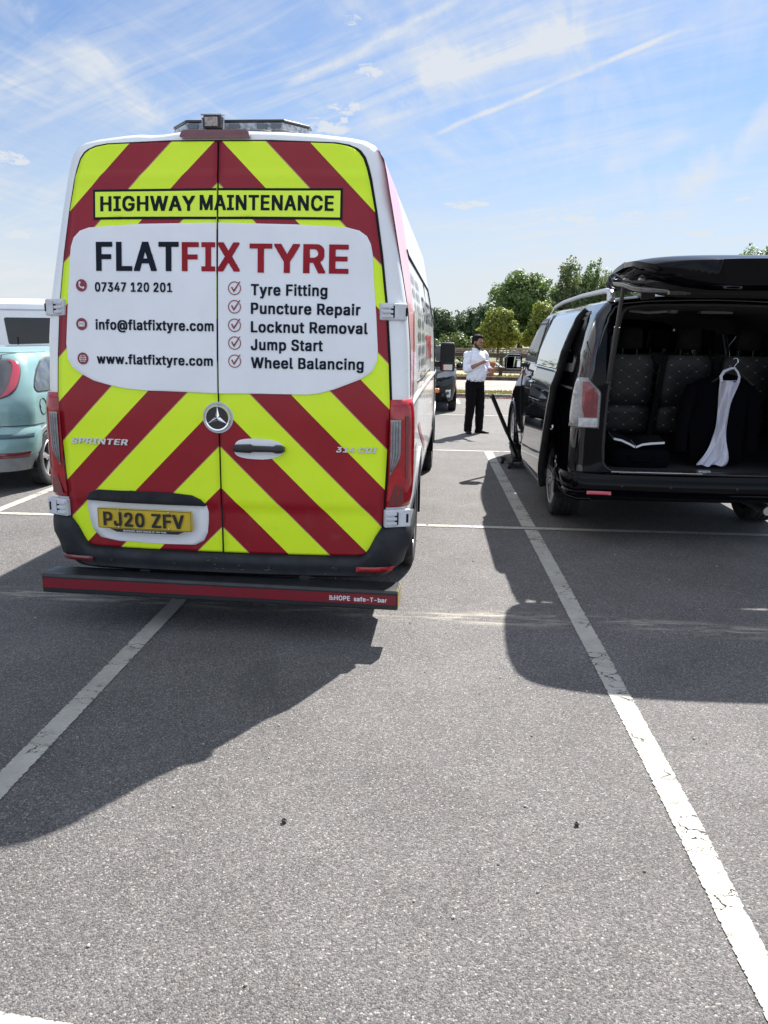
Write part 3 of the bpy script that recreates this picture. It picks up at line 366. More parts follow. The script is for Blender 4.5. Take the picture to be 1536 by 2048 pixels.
        if smooth is not None:
            for p in me.polygons: p.use_smooth = True
            me.set_sharp_from_angle(angle=R(smooth))
        o = bpy.data.objects.new(name, me)
        COL.objects.link(o)
        if parent is not None: o.parent = parent
        if name == 'body':
            o.cycles.shadow_terminator_geometry_offset = .15; o.cycles.shadow_terminator_offset = .06
        if solid:
            md = o.modifiers.new('solid', 'SOLIDIFY'); md.thickness = abs(solid); md.offset = 1 if solid > 0 else -1
        if bevel:
            md = o.modifiers.new('bevel', 'BEVEL'); md.width = bevel; md.segments = seg; md.limit_method = 'ANGLE'; md.angle_limit = R(40)
        if label: o['label'] = label
        return o


def thing(name, label, cat, loc=(0, 0, 0), rotz=0., group=None):
    o = bpy.data.objects.new(name, None)
    COL.objects.link(o)
    o.location = loc; o.rotation_euler = (0, 0, rotz); o.empty_display_size = .2
    o['label'] = label; o['category'] = cat
    if group: o['group'] = group
    return o


def tag(o, label, cat, group=None):
    o['label'] = label; o['category'] = cat
    if group: o['group'] = group
    return o


def setting(o, kind='structure'):
    o['kind'] = kind
    return o


def lerp(tab, v):
    if v <= tab[0][0]: return tab[0][1]
    for (a, b), (c, d) in zip(tab, tab[1:]):
        if v <= c: return b+(d-b)*(v-a)/(c-a)
    return tab[-1][1]


def smooth01(t):
    t = min(max(t, 0), 1); return t*t*(3-2*t)


def rounded(poly, r, n=5):
    out = []
    N = len(poly)
    for i in range(N):
        p0 = Vector(poly[i-1]); p = Vector(poly[i]); p1 = Vector(poly[(i+1) % N])
        a = (p0-p); b = (p1-p)
        rr = min(r, a.length*.48, b.length*.48)
        s_ = p+a.normalized()*rr; e = p+b.normalized()*rr
        for k in range(n+1):
            t = k/n
            q = s_*(1-t)**2+p*2*t*(1-t)+e*t*t
            out.append((q.x, q.y))
    return out


def clip(poly, side, x0):
    """keep u<x0 (side -1) or u>x0 (side +1)"""
    out = []
    for i in range(len(poly)):
        a = poly[i]; b = poly[(i+1) % len(poly)]
        ia = (a[0]-x0)*side >= 0; ib = (b[0]-x0)*side >= 0
        if ia: out.append(a)
        if ia != ib:
            t = (x0-a[0])/(b[0]-a[0]); out.append((x0, a[1]+(b[1]-a[1])*t))
    return out


def fill(loops):
    """triangles inside a set of outlines (even-odd)"""
    V = []; E = []
    for L in loops:
        o = len(V); V += [Vector(p) for p in L]; E += [(o+i, o+(i+1) % len(L)) for i in range(len(L))]
    r = delaunay_2d_cdt(V, E, [], 0, 1e-3)
    def inside(x, y):
        c = False
        for L in loops:
            for i in range(len(L)):
                (xa, ya), (xb, yb) = L[i-1], L[i]
                if (ya > y) != (yb > y) and x < (xb-xa)*(y-ya)/(yb-ya)+xa: c = not c
        return c
    T = [t for t in r[2] if inside(sum(r[0][i].x for i in t)/3, sum(r[0][i].y for i in t)/3)]
    return [tuple(v) for v in r[0]], T


def text_geo(mb, s, u0, u1, v0, cap, fn, mi=0, shear=0., space=1.0):
    """lettering built from outlines, fitted between u0 and u1, capital height cap, mapped by fn(u,v)"""
    pen = 0; loops = []
    for ch in s:
        if ch == ' ': pen += 112*space; continue
        g = GLYPH[ch]
        loops.append([[(x+pen, y) for x, y in L] for L in g[1:]])
        pen += g[0]*space
    xs = [p[0] for G in loops for L in G for p in L]
    a, b = min(xs), max(xs)
    H = 271.
    sx = (u1-u0)/(b-a); sy = cap/H
    for G in loops:
        flat, tri = fill(G)
        flat = [Vector((u0+(x-a)*sx+shear*y*sy, v0+y*sy, 0)) for x, y in flat]
        mb.add([fn(p.x, p.y) for p in flat], [tuple(t) for t in tri], mi)
    return mb

# ------------------------------------------------------------------ materials
def asphalt_mat():
    m = bpy.data.materials.new('asphalt'); m.use_nodes = True
    g = NG(m.node_tree); b = m.node_tree.nodes['Principled BSDF']
    P = g.n('ShaderNodeNewGeometry').outputs['Position']
    vo = g.n('ShaderNodeTexVoronoi'); vo.inputs['Scale'].default_value = 185; vo.inputs['Randomness'].default_value = 1
    g.link(P, vo.inputs['Vector'])
    vo2 = g.n('ShaderNodeTexVoronoi'); vo2.inputs['Scale'].default_value = 390
    g.link(P, vo2.inputs['Vector'])
    stone = g.sep(vo.outputs['Color'])[0]
    stone2 = g.sep(vo2.outputs['Color'])[1]
    fine = g.noise(P, 95, 6, .75)
    mid = g.noise(P, 2.2, 5, .62)
    big = g.noise(P, .33, 4, .55, .6)
    t = g.m('ADD', g.m('MULTIPLY', g.m('POWER', stone, 1.5), .55), g.m('MULTIPLY', stone2, .35))
    t = g.m('ADD', t, g.m('MULTIPLY', g.m('SUBTRACT', fine, .5), .7))
    col = g.mixc(g.mr(t, .02, 1.0, 0, 1, False), (.038, .0375, .041), (.238, .226, .222))
    k = g.m('ADD', g.mr(mid, .3, .7, -.10, .10), g.mr(big, .3, .7, -.15, .15))
    col = g.mixc(1., col, g.comb(g.m('ADD', 1., k), g.m('ADD', .995, k), g.m('ADD', .985, k)), 'MULTIPLY')
    # reddish / pale aggregate
    col = g.mixc(g.mr(stone2, .90, .97, 0, .55), col, (.24, .185, .16))
    col = g.mixc(g.mr(stone, .94, .99, 0, .45), col, (.40, .39, .375))
    # chalky scrape running across the bays
    x, y, z = g.sep(P)
    yb = g.m('ADD', y, g.m('MULTIPLY', x, .050))
    wav = g.m('MULTIPLY', g.m('SUBTRACT', g.noise(P, 1.4, 3, .5), .5), .22)
    dd = g.m('ABSOLUTE', g.m('SUBTRACT', g.m('ADD', yb, wav), 4.40))
    st = g.noise(g.mapping(P, scale=(1.6, 9, 1)), 1.7, 8, .72, .9)
    band = g.m('MULTIPLY', g.mr(dd, .02, .17, 1, 0), g.mr(st, .44, .66, 0, 1))
    band = g.m('MULTIPLY', band, g.mr(x, 2.6, 3.6, 1, 0))
    col = g.mixc(g.m('MULTIPLY', band, .85), col, (.40, .365, .31))
    # odd dark tyre scuffs and oil drips
    oil = g.mr(g.noise(P, .9, 3, .5, 1.2), .66, .76, 0, .35)
    col = g.mixc(oil, col, (.05, .05, .052))
    g.link(col, b.inputs['Base Color'])
    b.inputs['Roughness'].default_value = .82
    b.inputs['Specular IOR Level'].default_value = .35
    h = g.m('ADD', g.m('MULTIPLY', vo.outputs['Distance'], -1.0), g.m('ADD', g.m('MULTIPLY', fine, .9), g.m('MULTIPLY', stone, .5)))
    bp = g.n('ShaderNodeBump'); bp.inputs['Strength'].default_value = .80; bp.inputs['Distance'].default_value = .004
    g.link(h, bp.inputs['Height']); g.link(bp.outputs[0], b.inputs['Normal'])
    return m


def paintline_mat():
    m = bpy.data.materials.new('road_paint'); m.use_nodes = True
    g = NG(m.node_tree); b = m.node_tree.nodes['Principled BSDF']; out = m.node_tree.nodes['Material Output']
    P = g.n('ShaderNodeNewGeometry').outputs['Position']
    U = g.sep(g.n('ShaderNodeTexCoord').outputs['UV'])
    fine = g.noise(P, 90, 5, .7)
    n = g.noise(P, 6, 5, .6)
    col = g.mixc(g.mr(n, .3, .7), (.345, .335, .295), (.42, .408, .365))
    col = g.mixc(g.mr(fine, .35, .65, 0, .35), col, (.25, .242, .22))
    grime = g.m('MULTIPLY', g.mr(g.noise(P, 1.1, 6, .68), .46, .66), .28)     # tyre-blackened stretches
    col = g.mixc(grime, col, (.16, .152, .14))
    vs = g.n('ShaderNodeTexVoronoi', feature='DISTANCE_TO_EDGE'); vs.inputs['Scale'].default_value = 13
    g.link(g.vm('ADD', g.mapping(P, scale=(.7, 1.3, 1)), g.vm('MULTIPLY', g.comb(g.noise(P, 30, 4, .6), g.noise(g.mapping(P, loc=(3, 7, 1)), 30, 4, .6), 0.), (.07, .07, 0))), vs.inputs['Vector'])
    hair = g.m('MULTIPLY', g.mr(vs.outputs['Distance'], .004, .022, .55, 0), g.mr(g.noise(P, 1.9, 3, .5), .42, .60))
    col = g.mixc(hair, col, (.10, .096, .09))
    # cracks across the stripe
    vo = g.n('ShaderNodeTexVoronoi', feature='DISTANCE_TO_EDGE')
    vo.inputs['Scale'].default_value = 7.5
    wp = g.vm('ADD', P, g.vm('MULTIPLY', g.comb(g.noise(P, 22, 4, .6), g.noise(g.mapping(P, loc=(9, 2, 1)), 22, 4, .6), 0.), (.10, .10, 0)))
    g.link(g.mapping(wp, scale=(.55, 1.9, 1)), vo.inputs['Vector'])
    crk = g.mr(vo.outputs['Distance'], .012, .030, 1, 0)
    crk = g.m('MULTIPLY', crk, g.mr(g.noise(P, 2.3, 3, .5), .48, .58))
    pit = g.mr(g.noise(P, 38, 6, .75, .5), .71, .735, 0, 1)
    pit = g.m('MULTIPLY', pit, g.mr(g.noise(P, 1.7, 3, .5), .52, .64))
    # ragged edge : U runs 0..1 across
    e = g.m('MINIMUM', U[0], g.m('SUBTRACT', 1., U[0]))
    rag = g.m('LESS_THAN', e, g.mr(g.noise(P, 45, 5, .7), .40, .8, .0, .11))
    hole = g.m('MAXIMUM', g.m('MAXIMUM', crk, pit), rag)
    hole = g.m('MAXIMUM', hole, g.m('LESS_THAN', g.m('ADD', n, g.m('MULTIPLY', fine, .5)), .46))
    g.link(col, b.inputs['Base Color']); b.inputs['Roughness'].default_value = .7
    bp = g.n('ShaderNodeBump'); bp.inputs['Strength'].default_value = .5; bp.inputs['Distance'].default_value = .004
    g.link(fine, bp.inputs['Height']); g.link(bp.outputs[0], b.inputs['Normal'])
    tr = g.n('ShaderNodeBsdfTransparent'); mx = g.n('ShaderNodeMixShader')
    g.link(hole, mx.inputs[0]); g.link(b.outputs[0], mx.inputs[1]); g.link(tr.outputs[0], mx.inputs[2])
    g.link(mx.outputs[0], out.inputs[0])
    return m


def chevron_mat():
    m = bpy.data.materials.new('chevron_sheeting'); m.use_nodes = True
    g = NG(m.node_tree); b = m.node_tree.nodes['Principled BSDF']
    P = g.n('ShaderNodeTexCoord').outputs['Object']
    x, y, z = g.sep(P)
    v = g.m('ADD', z, g.m('ABSOLUTE', g.m('ADD', x, 0.0)))
    f = g.m('FRACT', g.m('DIVIDE', g.m('SUBTRACT', v, 1.015-8*.441), .441))
    red = g.m('LESS_THAN', f, .5)
    edge = g.m('LESS_THAN', g.m('ABSOLUTE', g.m('SUBTRACT', f, .008)), .006)
    dirt = g.noise(P, 3.0, 5, .6)
    yel = g.mixc(g.mr(dirt, .3, .7), (.67, .90, .018), (.71, .93, .026))
    rd = g.mixc(g.mr(dirt, .3, .7), (.245, .005, .014), (.285, .008, .018))
    col = g.mixc(red, yel, rd)
    col = g.mixc(g.m('MULTIPLY', edge, .6), col, (.62, .56, .30))
    # faint road grime towards the foot of the doors
    gr = g.m('MULTIPLY', g.mr(g.noise(P, 9, 6, .7), .50, .72), g.mr(z, .42, .95, .16, 0))
    col = g.mixc(gr, col, (.16, .14, .11))
    g.link(col, b.inputs['Base Color'])
    b.inputs['Roughness'].default_value = .30
    b.inputs['Specular IOR Level'].default_value = .32
    b.inputs['Coat Weight'].default_value = .06; b.inputs['Coat Roughness'].default_value = .12
    bp = g.n('ShaderNodeBump'); bp.inputs['Strength'].default_value = .05; bp.inputs['Distance'].default_value = .01
    g.link(g.noise(P, 5, 3, .5), bp.inputs['Height']); g.link(bp.outputs[0], b.inputs['Normal'])
    return m


def seat_mat():
    m = bpy.data.materials.new('quilted_seat_cover'); m.use_nodes = True
    g = NG(m.node_tree); b = m.node_tree.nodes['Principled BSDF']
    P = g.n('ShaderNodeTexCoord').outputs['Object']
    x, y, z = g.sep(P)
    a = g.m('DIVIDE', x, .072); c = g.m('DIVIDE', z, .052)
    p = g.m('ADD', a, c); q = g.m('SUBTRACT', a, c)
    def tri(k): return g.m('ABSOLUTE', g.m('SUBTRACT', g.m('FRACT', g.m('MULTIPLY', k, .5)), .5))
    u = tri(p); w = tri(q)
    dot = g.m('LESS_THAN', g.m('ADD', g.m('MULTIPLY', u, u), g.m('MULTIPLY', w, w)), .0046)
    line = g.m('LESS_THAN', g.m('MINIMUM', u, w), .030)
    dash = g.m('GREATER_THAN', g.m('FRACT', g.m('MULTIPLY', a, 4)), .5)
    col = g.mixc(g.m('MULTIPLY', g.m('MULTIPLY', line, dash), .5), (.010, .0095, .011), (.09, .083, .083))
    col = g.mixc(dot, col, (.26, .245, .24))
    g.link(col, b.inputs['Base Color']); b.inputs['Roughness'].default_value = .55
    bp = g.n('ShaderNodeBump'); bp.inputs['Strength'].default_value = .6; bp.inputs['Distance'].default_value = .008
    g.link(g.m('MULTIPLY', u, w), bp.inputs['Height']); g.link(bp.outputs[0], b.inputs['Normal'])
    return m


def leaf_mat(name, c1, c2, trans=.35):
    m = bpy.data.materials.new(name); m.use_nodes = True
    m.node_tree.nodes.clear()
    g = NG(m.node_tree)
    out = g.n('ShaderNodeOutputMaterial')
    geo = g.n('ShaderNodeNewGeometry')
    big = g.noise(g.n('ShaderNodeTexCoord').outputs['Object'], .55, 3, .5)
    f = g.m('ADD', g.m('MULTIPLY', geo.outputs['Random Per Island'], .6), g.m('MULTIPLY', g.mr(big, .35, .65), .4))
    col = g.mixc(f, c1, c2)
    d = g.n('ShaderNodeBsdfPrincipled'); g.link(col, d.inputs['Base Color']); d.inputs['Roughness'].default_value = .5
    d.inputs['Specular IOR Level'].default_value = .35
    t = g.n('ShaderNodeBsdfTranslucent'); g.link(g.mixc(.5, col, tuple(min(1, c*1.5) for c in c2)), t.inputs[0])
    mx = g.n('ShaderNodeMixShader'); mx.inputs[0].default_value = trans
    g.link(d.outputs[0], mx.inputs[1]); g.link(t.outputs[0], mx.inputs[2]); g.link(mx.outputs[0], out.inputs[0])
    return m


MAT = dict(
    asphalt=asphalt_mat(), line=paintline_mat(), chev=chevron_mat(), seat=seat_mat(),
    white=mat('white_paint', (.78, .79, .80), .28, coat=.6, var=.04, vscale=2),
    panelw=mat('white_vinyl', (.77, .785, .81), .33, coat=.3, var=.035, vscale=3),
    seal=mat('black_rubber', (.012, .012, .013), .6),
    gap=mat('shut_line_dark', (.006, .006, .006), .9),
    bump=mat('grey_bumper_plastic', (.016, .018, .022), .6, spec=.3, var=.25, vscale=7, bump=.12, bscale=600),
    blackplastic=mat('black_plastic', (.014, .014, .015), .42, var=.2, vscale=12),
    matt=mat('matt_black_trim', (.007, .007, .0075), .9, spec=.2),
    navy=mat('navy_lettering', (.005, .009, .020), .55, spec=.15),
    ink=mat('black_lettering', (.004, .010, .013), .55, spec=.15),
    redtxt=mat('red_lettering', (.29, .009, .020), .5, spec=.2, var=.1, vscale=4),
    iconred=mat('maroon_icon', (.23, .012, .030), .35),
    offwhite=mat('pale_print', (.66, .68, .70), .4),
    yelbox=mat('yellow_sign_sheet', (.70, .92, .022), .3, coat=.3),
    chrome=mat('chrome', (.78, .79, .80), .12, metal=1.),
    silver=mat('brushed_silver', (.66, .67, .69), .3, metal=.35),
    alloy=mat('alloy_wheel', (.52, .52, .53), .32, metal=.85, var=.1, vscale=20),
    darkalloy=mat('brake_dark', (.02, .02, .02), .6),
    tyre=mat('tyre_rubber', (.020, .020, .021), .78, var=.3, vscale=14, bump=.4, bscale=90),
    mpvred=mat('dusky_red_lens', (.17, .018, .028), .14, coat=.6, var=.3, vscale=22),
    bumpblack=mat('black_bumper_paint', (.0016, .0016, .003), .06, spec=.14),
    redlens=mat('red_lamp_lens', (.33, .004, .011), .10, coat=.35, var=.25, vscale=18),
    darkred=mat('dark_red_lens', (.12, .004, .012), .14, coat=1., var=.2, vscale=20),
    pinklens=mat('faded_red_lens', (.46, .036, .07), .12, coat=.8),
    clearlens=mat('clear_lamp_lens', (.20, .21, .22), .12, coat=1., var=.22, vscale=40),
    amber=mat('amber_lens', (.75, .20, .02), .2, coat=.8),
    plate=mat('yellow_number_plate', (.56, .40, .025), .38, var=.08, vscale=9),
    platechar=mat('plate_characters', (.014, .012, .012), .4),
    barblack=mat('black_step_bar', (.016, .017, .020), .38, var=.35, vscale=9),
    barred=mat('red_reflective_strip', (.19, .010, .020), .32, var=.12, vscale=6),
    bolt=mat('scuffed_grey_metal', (.30, .31, .32), .4, metal=.7, var=.3, vscale=30),
    hinge=mat('grey_white_hinge', (.55, .57, .60), .4, var=.10, vscale=14),
    blackpaint=mat('black_car_paint', (.0025, .0025, .004), .03, spec=.40, coat=.5),
    blacktrim=mat('interior_black', (.006, .006, .0065), .8, spec=.25, var=.2, vscale=6),
    headliner=mat('dark_grey_headliner', (.030, .030, .033), .9),
    glass=glass_mat('window_glass', (.60, .64, .62)),
    tint=glass_mat('tinted_glass', (.16, .17, .17), 1.5),
    silverpaint=mat('pale_silver_rail', (.46, .48, .50), .32, metal=.6),
    green=mat('pale_green_metallic', (.205, .350, .350), .30, metal=.2, coat=.7, var=.04, vscale=3),
    greyplastic=mat('grey_plastic', (.20, .205, .215), .55, var=.12, vscale=8),
    darkpaint=mat('dark_grey_car_paint', (.010, .012, .013), .12, spec=.5),
    darkglass=mat('dark_window', (.006, .007, .008), .04, spec=.5),
    smokelens=mat('smoked_lens', (.060, .060, .066), .14, coat=1., var=.12, vscale=12),
    skin=mat('skin', (.27, .135, .085), .5, var=.08, vscale=20),
    hair=mat('dark_hair', (.006, .0045, .004), .8, spec=.2),
    shirt=mat('white_shirt_cloth', (.70, .72, .80), .8, var=.04, vscale=8),
    trousers=mat('black_trouser_cloth', (.0045, .004, .0045), .95, spec=.15),
    shoe=mat('black_leather', (.008, .007, .007), .6, spec=.2),
    jacket=mat('black_suit_cloth', (.0022, .0022, .0040), 1., spec=.1),
    cloth=mat('white_cloth', (.62, .63, .72), .8, var=.04, vscale=10),
    timber=mat('weathered_dark_timber', (.060, .048, .038), .85, var=.35, vscale=5),
    greytimber=mat('weathered_grey_timber', (.20, .19, .17), .85, var=.3, vscale=6),
    kerb=mat('concrete_kerb', (.20, .185, .165), .85, var=.25, vscale=3),
    grass=mat('dry_grass', (.150, .165, .045), .9, var=.35, vscale=3, vdetail=8, bump=.6, bscale=60),
    sand=mat('sandy_ground', (.40, .275, .16), .9, var=.15, vscale=.8, vdetail=8),
    path=mat('pinkish_gravel_path', (.265, .205, .178), .9, var=.14, vscale=1.2, vdetail=9),
    field=mat('meadow', (.10, .115, .045), .95, var=.3, vscale=.2),
    bark=mat('bark', (.085, .065, .048), .9, var=.35, vscale=9),
    leafyoung=leaf_mat('young_leaf', (.105, .140, .022), (.215, .255, .042), .40),
    leafoak=leaf_mat('broad_leaf', (.070, .115, .036), (.145, .210, .062), .38),
    leafdark=leaf_mat('dark_leaf', (.040, .070, .032), (.080, .122, .050), .30),
    leafgrey=leaf_mat('grey_green_leaf', (.092, .125, .058), (.170, .205, .088), .38),
    hedge=leaf_mat('hedge_leaf', (.050, .080, .018), (.120, .165, .040), .3),
    dryleaf=leaf_mat('dry_leaf', (.17, .12, .045), (.28, .22, .10), .3),
    drygrass=leaf_mat('dry_grass_blade', (.13, .14, .03), (.24, .22, .07), .3),
    terracotta=mat('terracotta', (.30, .11, .065), .8, var=.15, vscale=6),
    stone=mat('grey_stone', (.26, .25, .22), .9, var=.25, vscale=6),
    pebble=mat('dark_pebble', (.035, .035, .034), .7, var=.4, vscale=60),
    lightlens=mat('clear_beacon_lens', (.24, .255, .28), .15, coat=1., var=.55, vscale=55),
    pinkband=mat('pink_red_wrap', (.82, .40, .46), .28, coat=.5, var=.12, vscale=2),
    redwrap=mat('red_wrap', (.45, .045, .05), .3, coat=.5),
    greywrap=mat('grey_tread_print', (.20, .21, .22), .35, coat=.4),
    jackpaint=mat('black_jack_enamel', (.006, .006, .007), .45, spec=.3),
    steel=mat('worn_steel', (.34, .34, .34), .35, metal=.9),
    yellowedge=mat('yellow_end_cap', (.24, .18, .05), .6, var=.5, vscale=40),
    mirror=mat('mirror_glass', (.75, .77, .78), .02, metal=1.),
    darkmirror=mat('mirror_painted_dark_reflection', (.008, .009, .010), .25, spec=.25),  # dark reflection painted in as a near-black base colour
)


# ------------------------------------------------------------------ setting
def flat(name, pts, z, m, kind='structure', n=1):
    mb = MB().add([(x, y, z) for x, y in pts], [tuple(range(len(pts)))])
    return setting(mb.build(name, m), kind)


flat('field', [(-900, -300), (900, -300), (900, 1500), (-900, 1500)], -.03, MAT['field'])
flat('car_park', [(-60, -40), (60, -40), (60, 22.4), (-60, 22.4)], 0., MAT['asphalt'])


def stripe(pts, w0, w1=None, z=.004):
    """painted line through pts (x,y), with UV across it"""
    w1 = w1 or w0
    me = bpy.data.meshes.new('painted_line')
    V = []; F = []; n = len(pts)
    for i, p in enumerate(pts):
        a = Vector(pts[max(i-1, 0)]); b = Vector(pts[min(i+1, n-1)])
        t = (b-a).normalized(); nn = Vector((t.y, -t.x))
        w = w0+(w1-w0)*i/(n-1)
        V += [(p[0]-nn.x*w/2, p[1]-nn.y*w/2, z), (p[0]+nn.x*w/2, p[1]+nn.y*w/2, z)]
    for i in range(n-1): F.append((2*i, 2*i+1, 2*i+3, 2*i+2))
    me.from_pydata(V, [], F)
    uv = me.uv_layers.new(name='UVMap')
    for p in me.polygons:
        for li, vi in zip(p.loop_indices, p.vertices):
            uv.data[li].uv = (vi % 2, vi//2)
    me.materials.append(MAT['line'])
    o = bpy.data.objects.new('painted_line', me); COL.objects.link(o)
    return setting(o)


def seg(a, b, n=12): return [(a[0]+(b[0]-a[0])*i/n, a[1]+(b[1]-a[1])*i/n) for i in range(n+1)]


stripe(seg((.885, .6), (.898, 1.8), 6)+seg((.902, 2.0), (.912, 2.4), 4)+seg((.916, 3.0), (.912, 6.60), 10), .080, .118)
stripe(seg((.905, 6.72), (.895, 11.40)), .125, .125)
stripe(seg((-1.49, -.5), (-1.487, 6.60)), .098)
stripe(seg((-1.487, 6.72), (-1.487, 11.40)), .10)
stripe(seg((-3.885, 6.72), (-3.885, 11.40)), .105)
stripe(seg((3.32, 1.6), (3.32, 6.60)), .10)
stripe(seg((3.32, 6.72), (3.32, 11.40)), .10)
stripe(seg((-9, 6.66), (9, 6.66), 40), .082, z=.0045)
stripe(seg((-9, 11.46), (9, 11.46), 40), .080, z=.0045)
stripe(seg((-9, 17.1), (9, 17.1), 40), .085, z=.0045)
stripe(seg((.78, 20.2), (.78, 21.9)), .10)
stripe(seg((-1.62, 17.2), (-1.62, 21.7)), .10)
stripe(seg((3.18, 17.2), (3.18, 21.7)), .10)
stripe(seg((-2.6, 1.655), (-.45, 1.405)), .10)

# far side: kerb, verge, path, second edging, dry ground behind the fence
def slab(name, x0, x1, y0, y1, z0, z1, m, kind='structure', bev=.015):
    o = MB().box(((x0+x1)/2, (y0+y1)/2, (z0+z1)/2), (x1-x0, y1-y0, z1-z0)).build(name, m, bevel=bev)
    return setting(o, kind)


slab('kerb', -60, 60, 22.4, 22.53, -.02, .11, MAT['kerb'])
slab('grass_verge', -60, 60, 22.53, 23.9, -.02, .10, MAT['grass'], bev=0)
slab('kerb', -60, 60, 23.9, 24.0, -.02, .12, MAT['kerb'])
slab('path', -60, 60, 24.0, 31.6, -.02, .05, MAT['path'], bev=0)
slab('kerb', -60, 60, 31.6, 31.8, -.02, .19, MAT['timber'])
slab('grass_verge', -60, 60, 31.8, 34.4, -.02, .13, MAT['grass'], bev=0)
slab('dry_ground', -60, 60, 34.4, 52, -.02, .08, MAT['sand'], bev=0)


def grass_tufts(name, x0, x1, y0, y1, z, n, h, m):
    mb = MB(); rnd = random.Random(5)
    for i in range(n):
        x = rnd.uniform(x0, x1); y = rnd.uniform(y0, y1); a = rnd.uniform(0, 6.28); hh = h*rnd.uniform(.4, 1.2)
        dx, dy = math.cos(a)*.02, math.sin(a)*.02
        lx, ly = rnd.uniform(-.05, .05), rnd.uniform(-.05, .05)
        mb.add([(x-dx, y-dy, z), (x+dx, y+dy, z), (x+lx, y+ly, z+hh)], [(0, 1, 2)])
    return setting(mb.build(name, m, clean=False), 'stuff')


grass_tufts('grass', -2, 8, 22.55, 23.9, .10, 4200, .07, MAT['drygrass'])
grass_tufts('grass', -3, 12, 31.9, 34.3, .13, 5000, .10, MAT['drygrass'])
# fallen leaves and litter gathered against the kerb
mb = MB(); rnd = random.Random(3)
for i in range(900):
    x = rnd.uniform(-1, 6); y = 22.38-abs(rnd.gauss(0, .10)); a = rnd.uniform(0, 6.28); s = rnd.uniform(.015, .04)
    mb.add([(x+math.cos(a+k*1.57)*s, y+math.sin(a+k*1.57)*s, .012+rnd.uniform(0, .02)) for k in range(4)], [(0, 1, 2, 3)])
setting(mb.build('leaf_litter', mat('dead_leaf', (.28, .10, .065), .9, var=.3, vscale=3), clean=False), 'stuff')

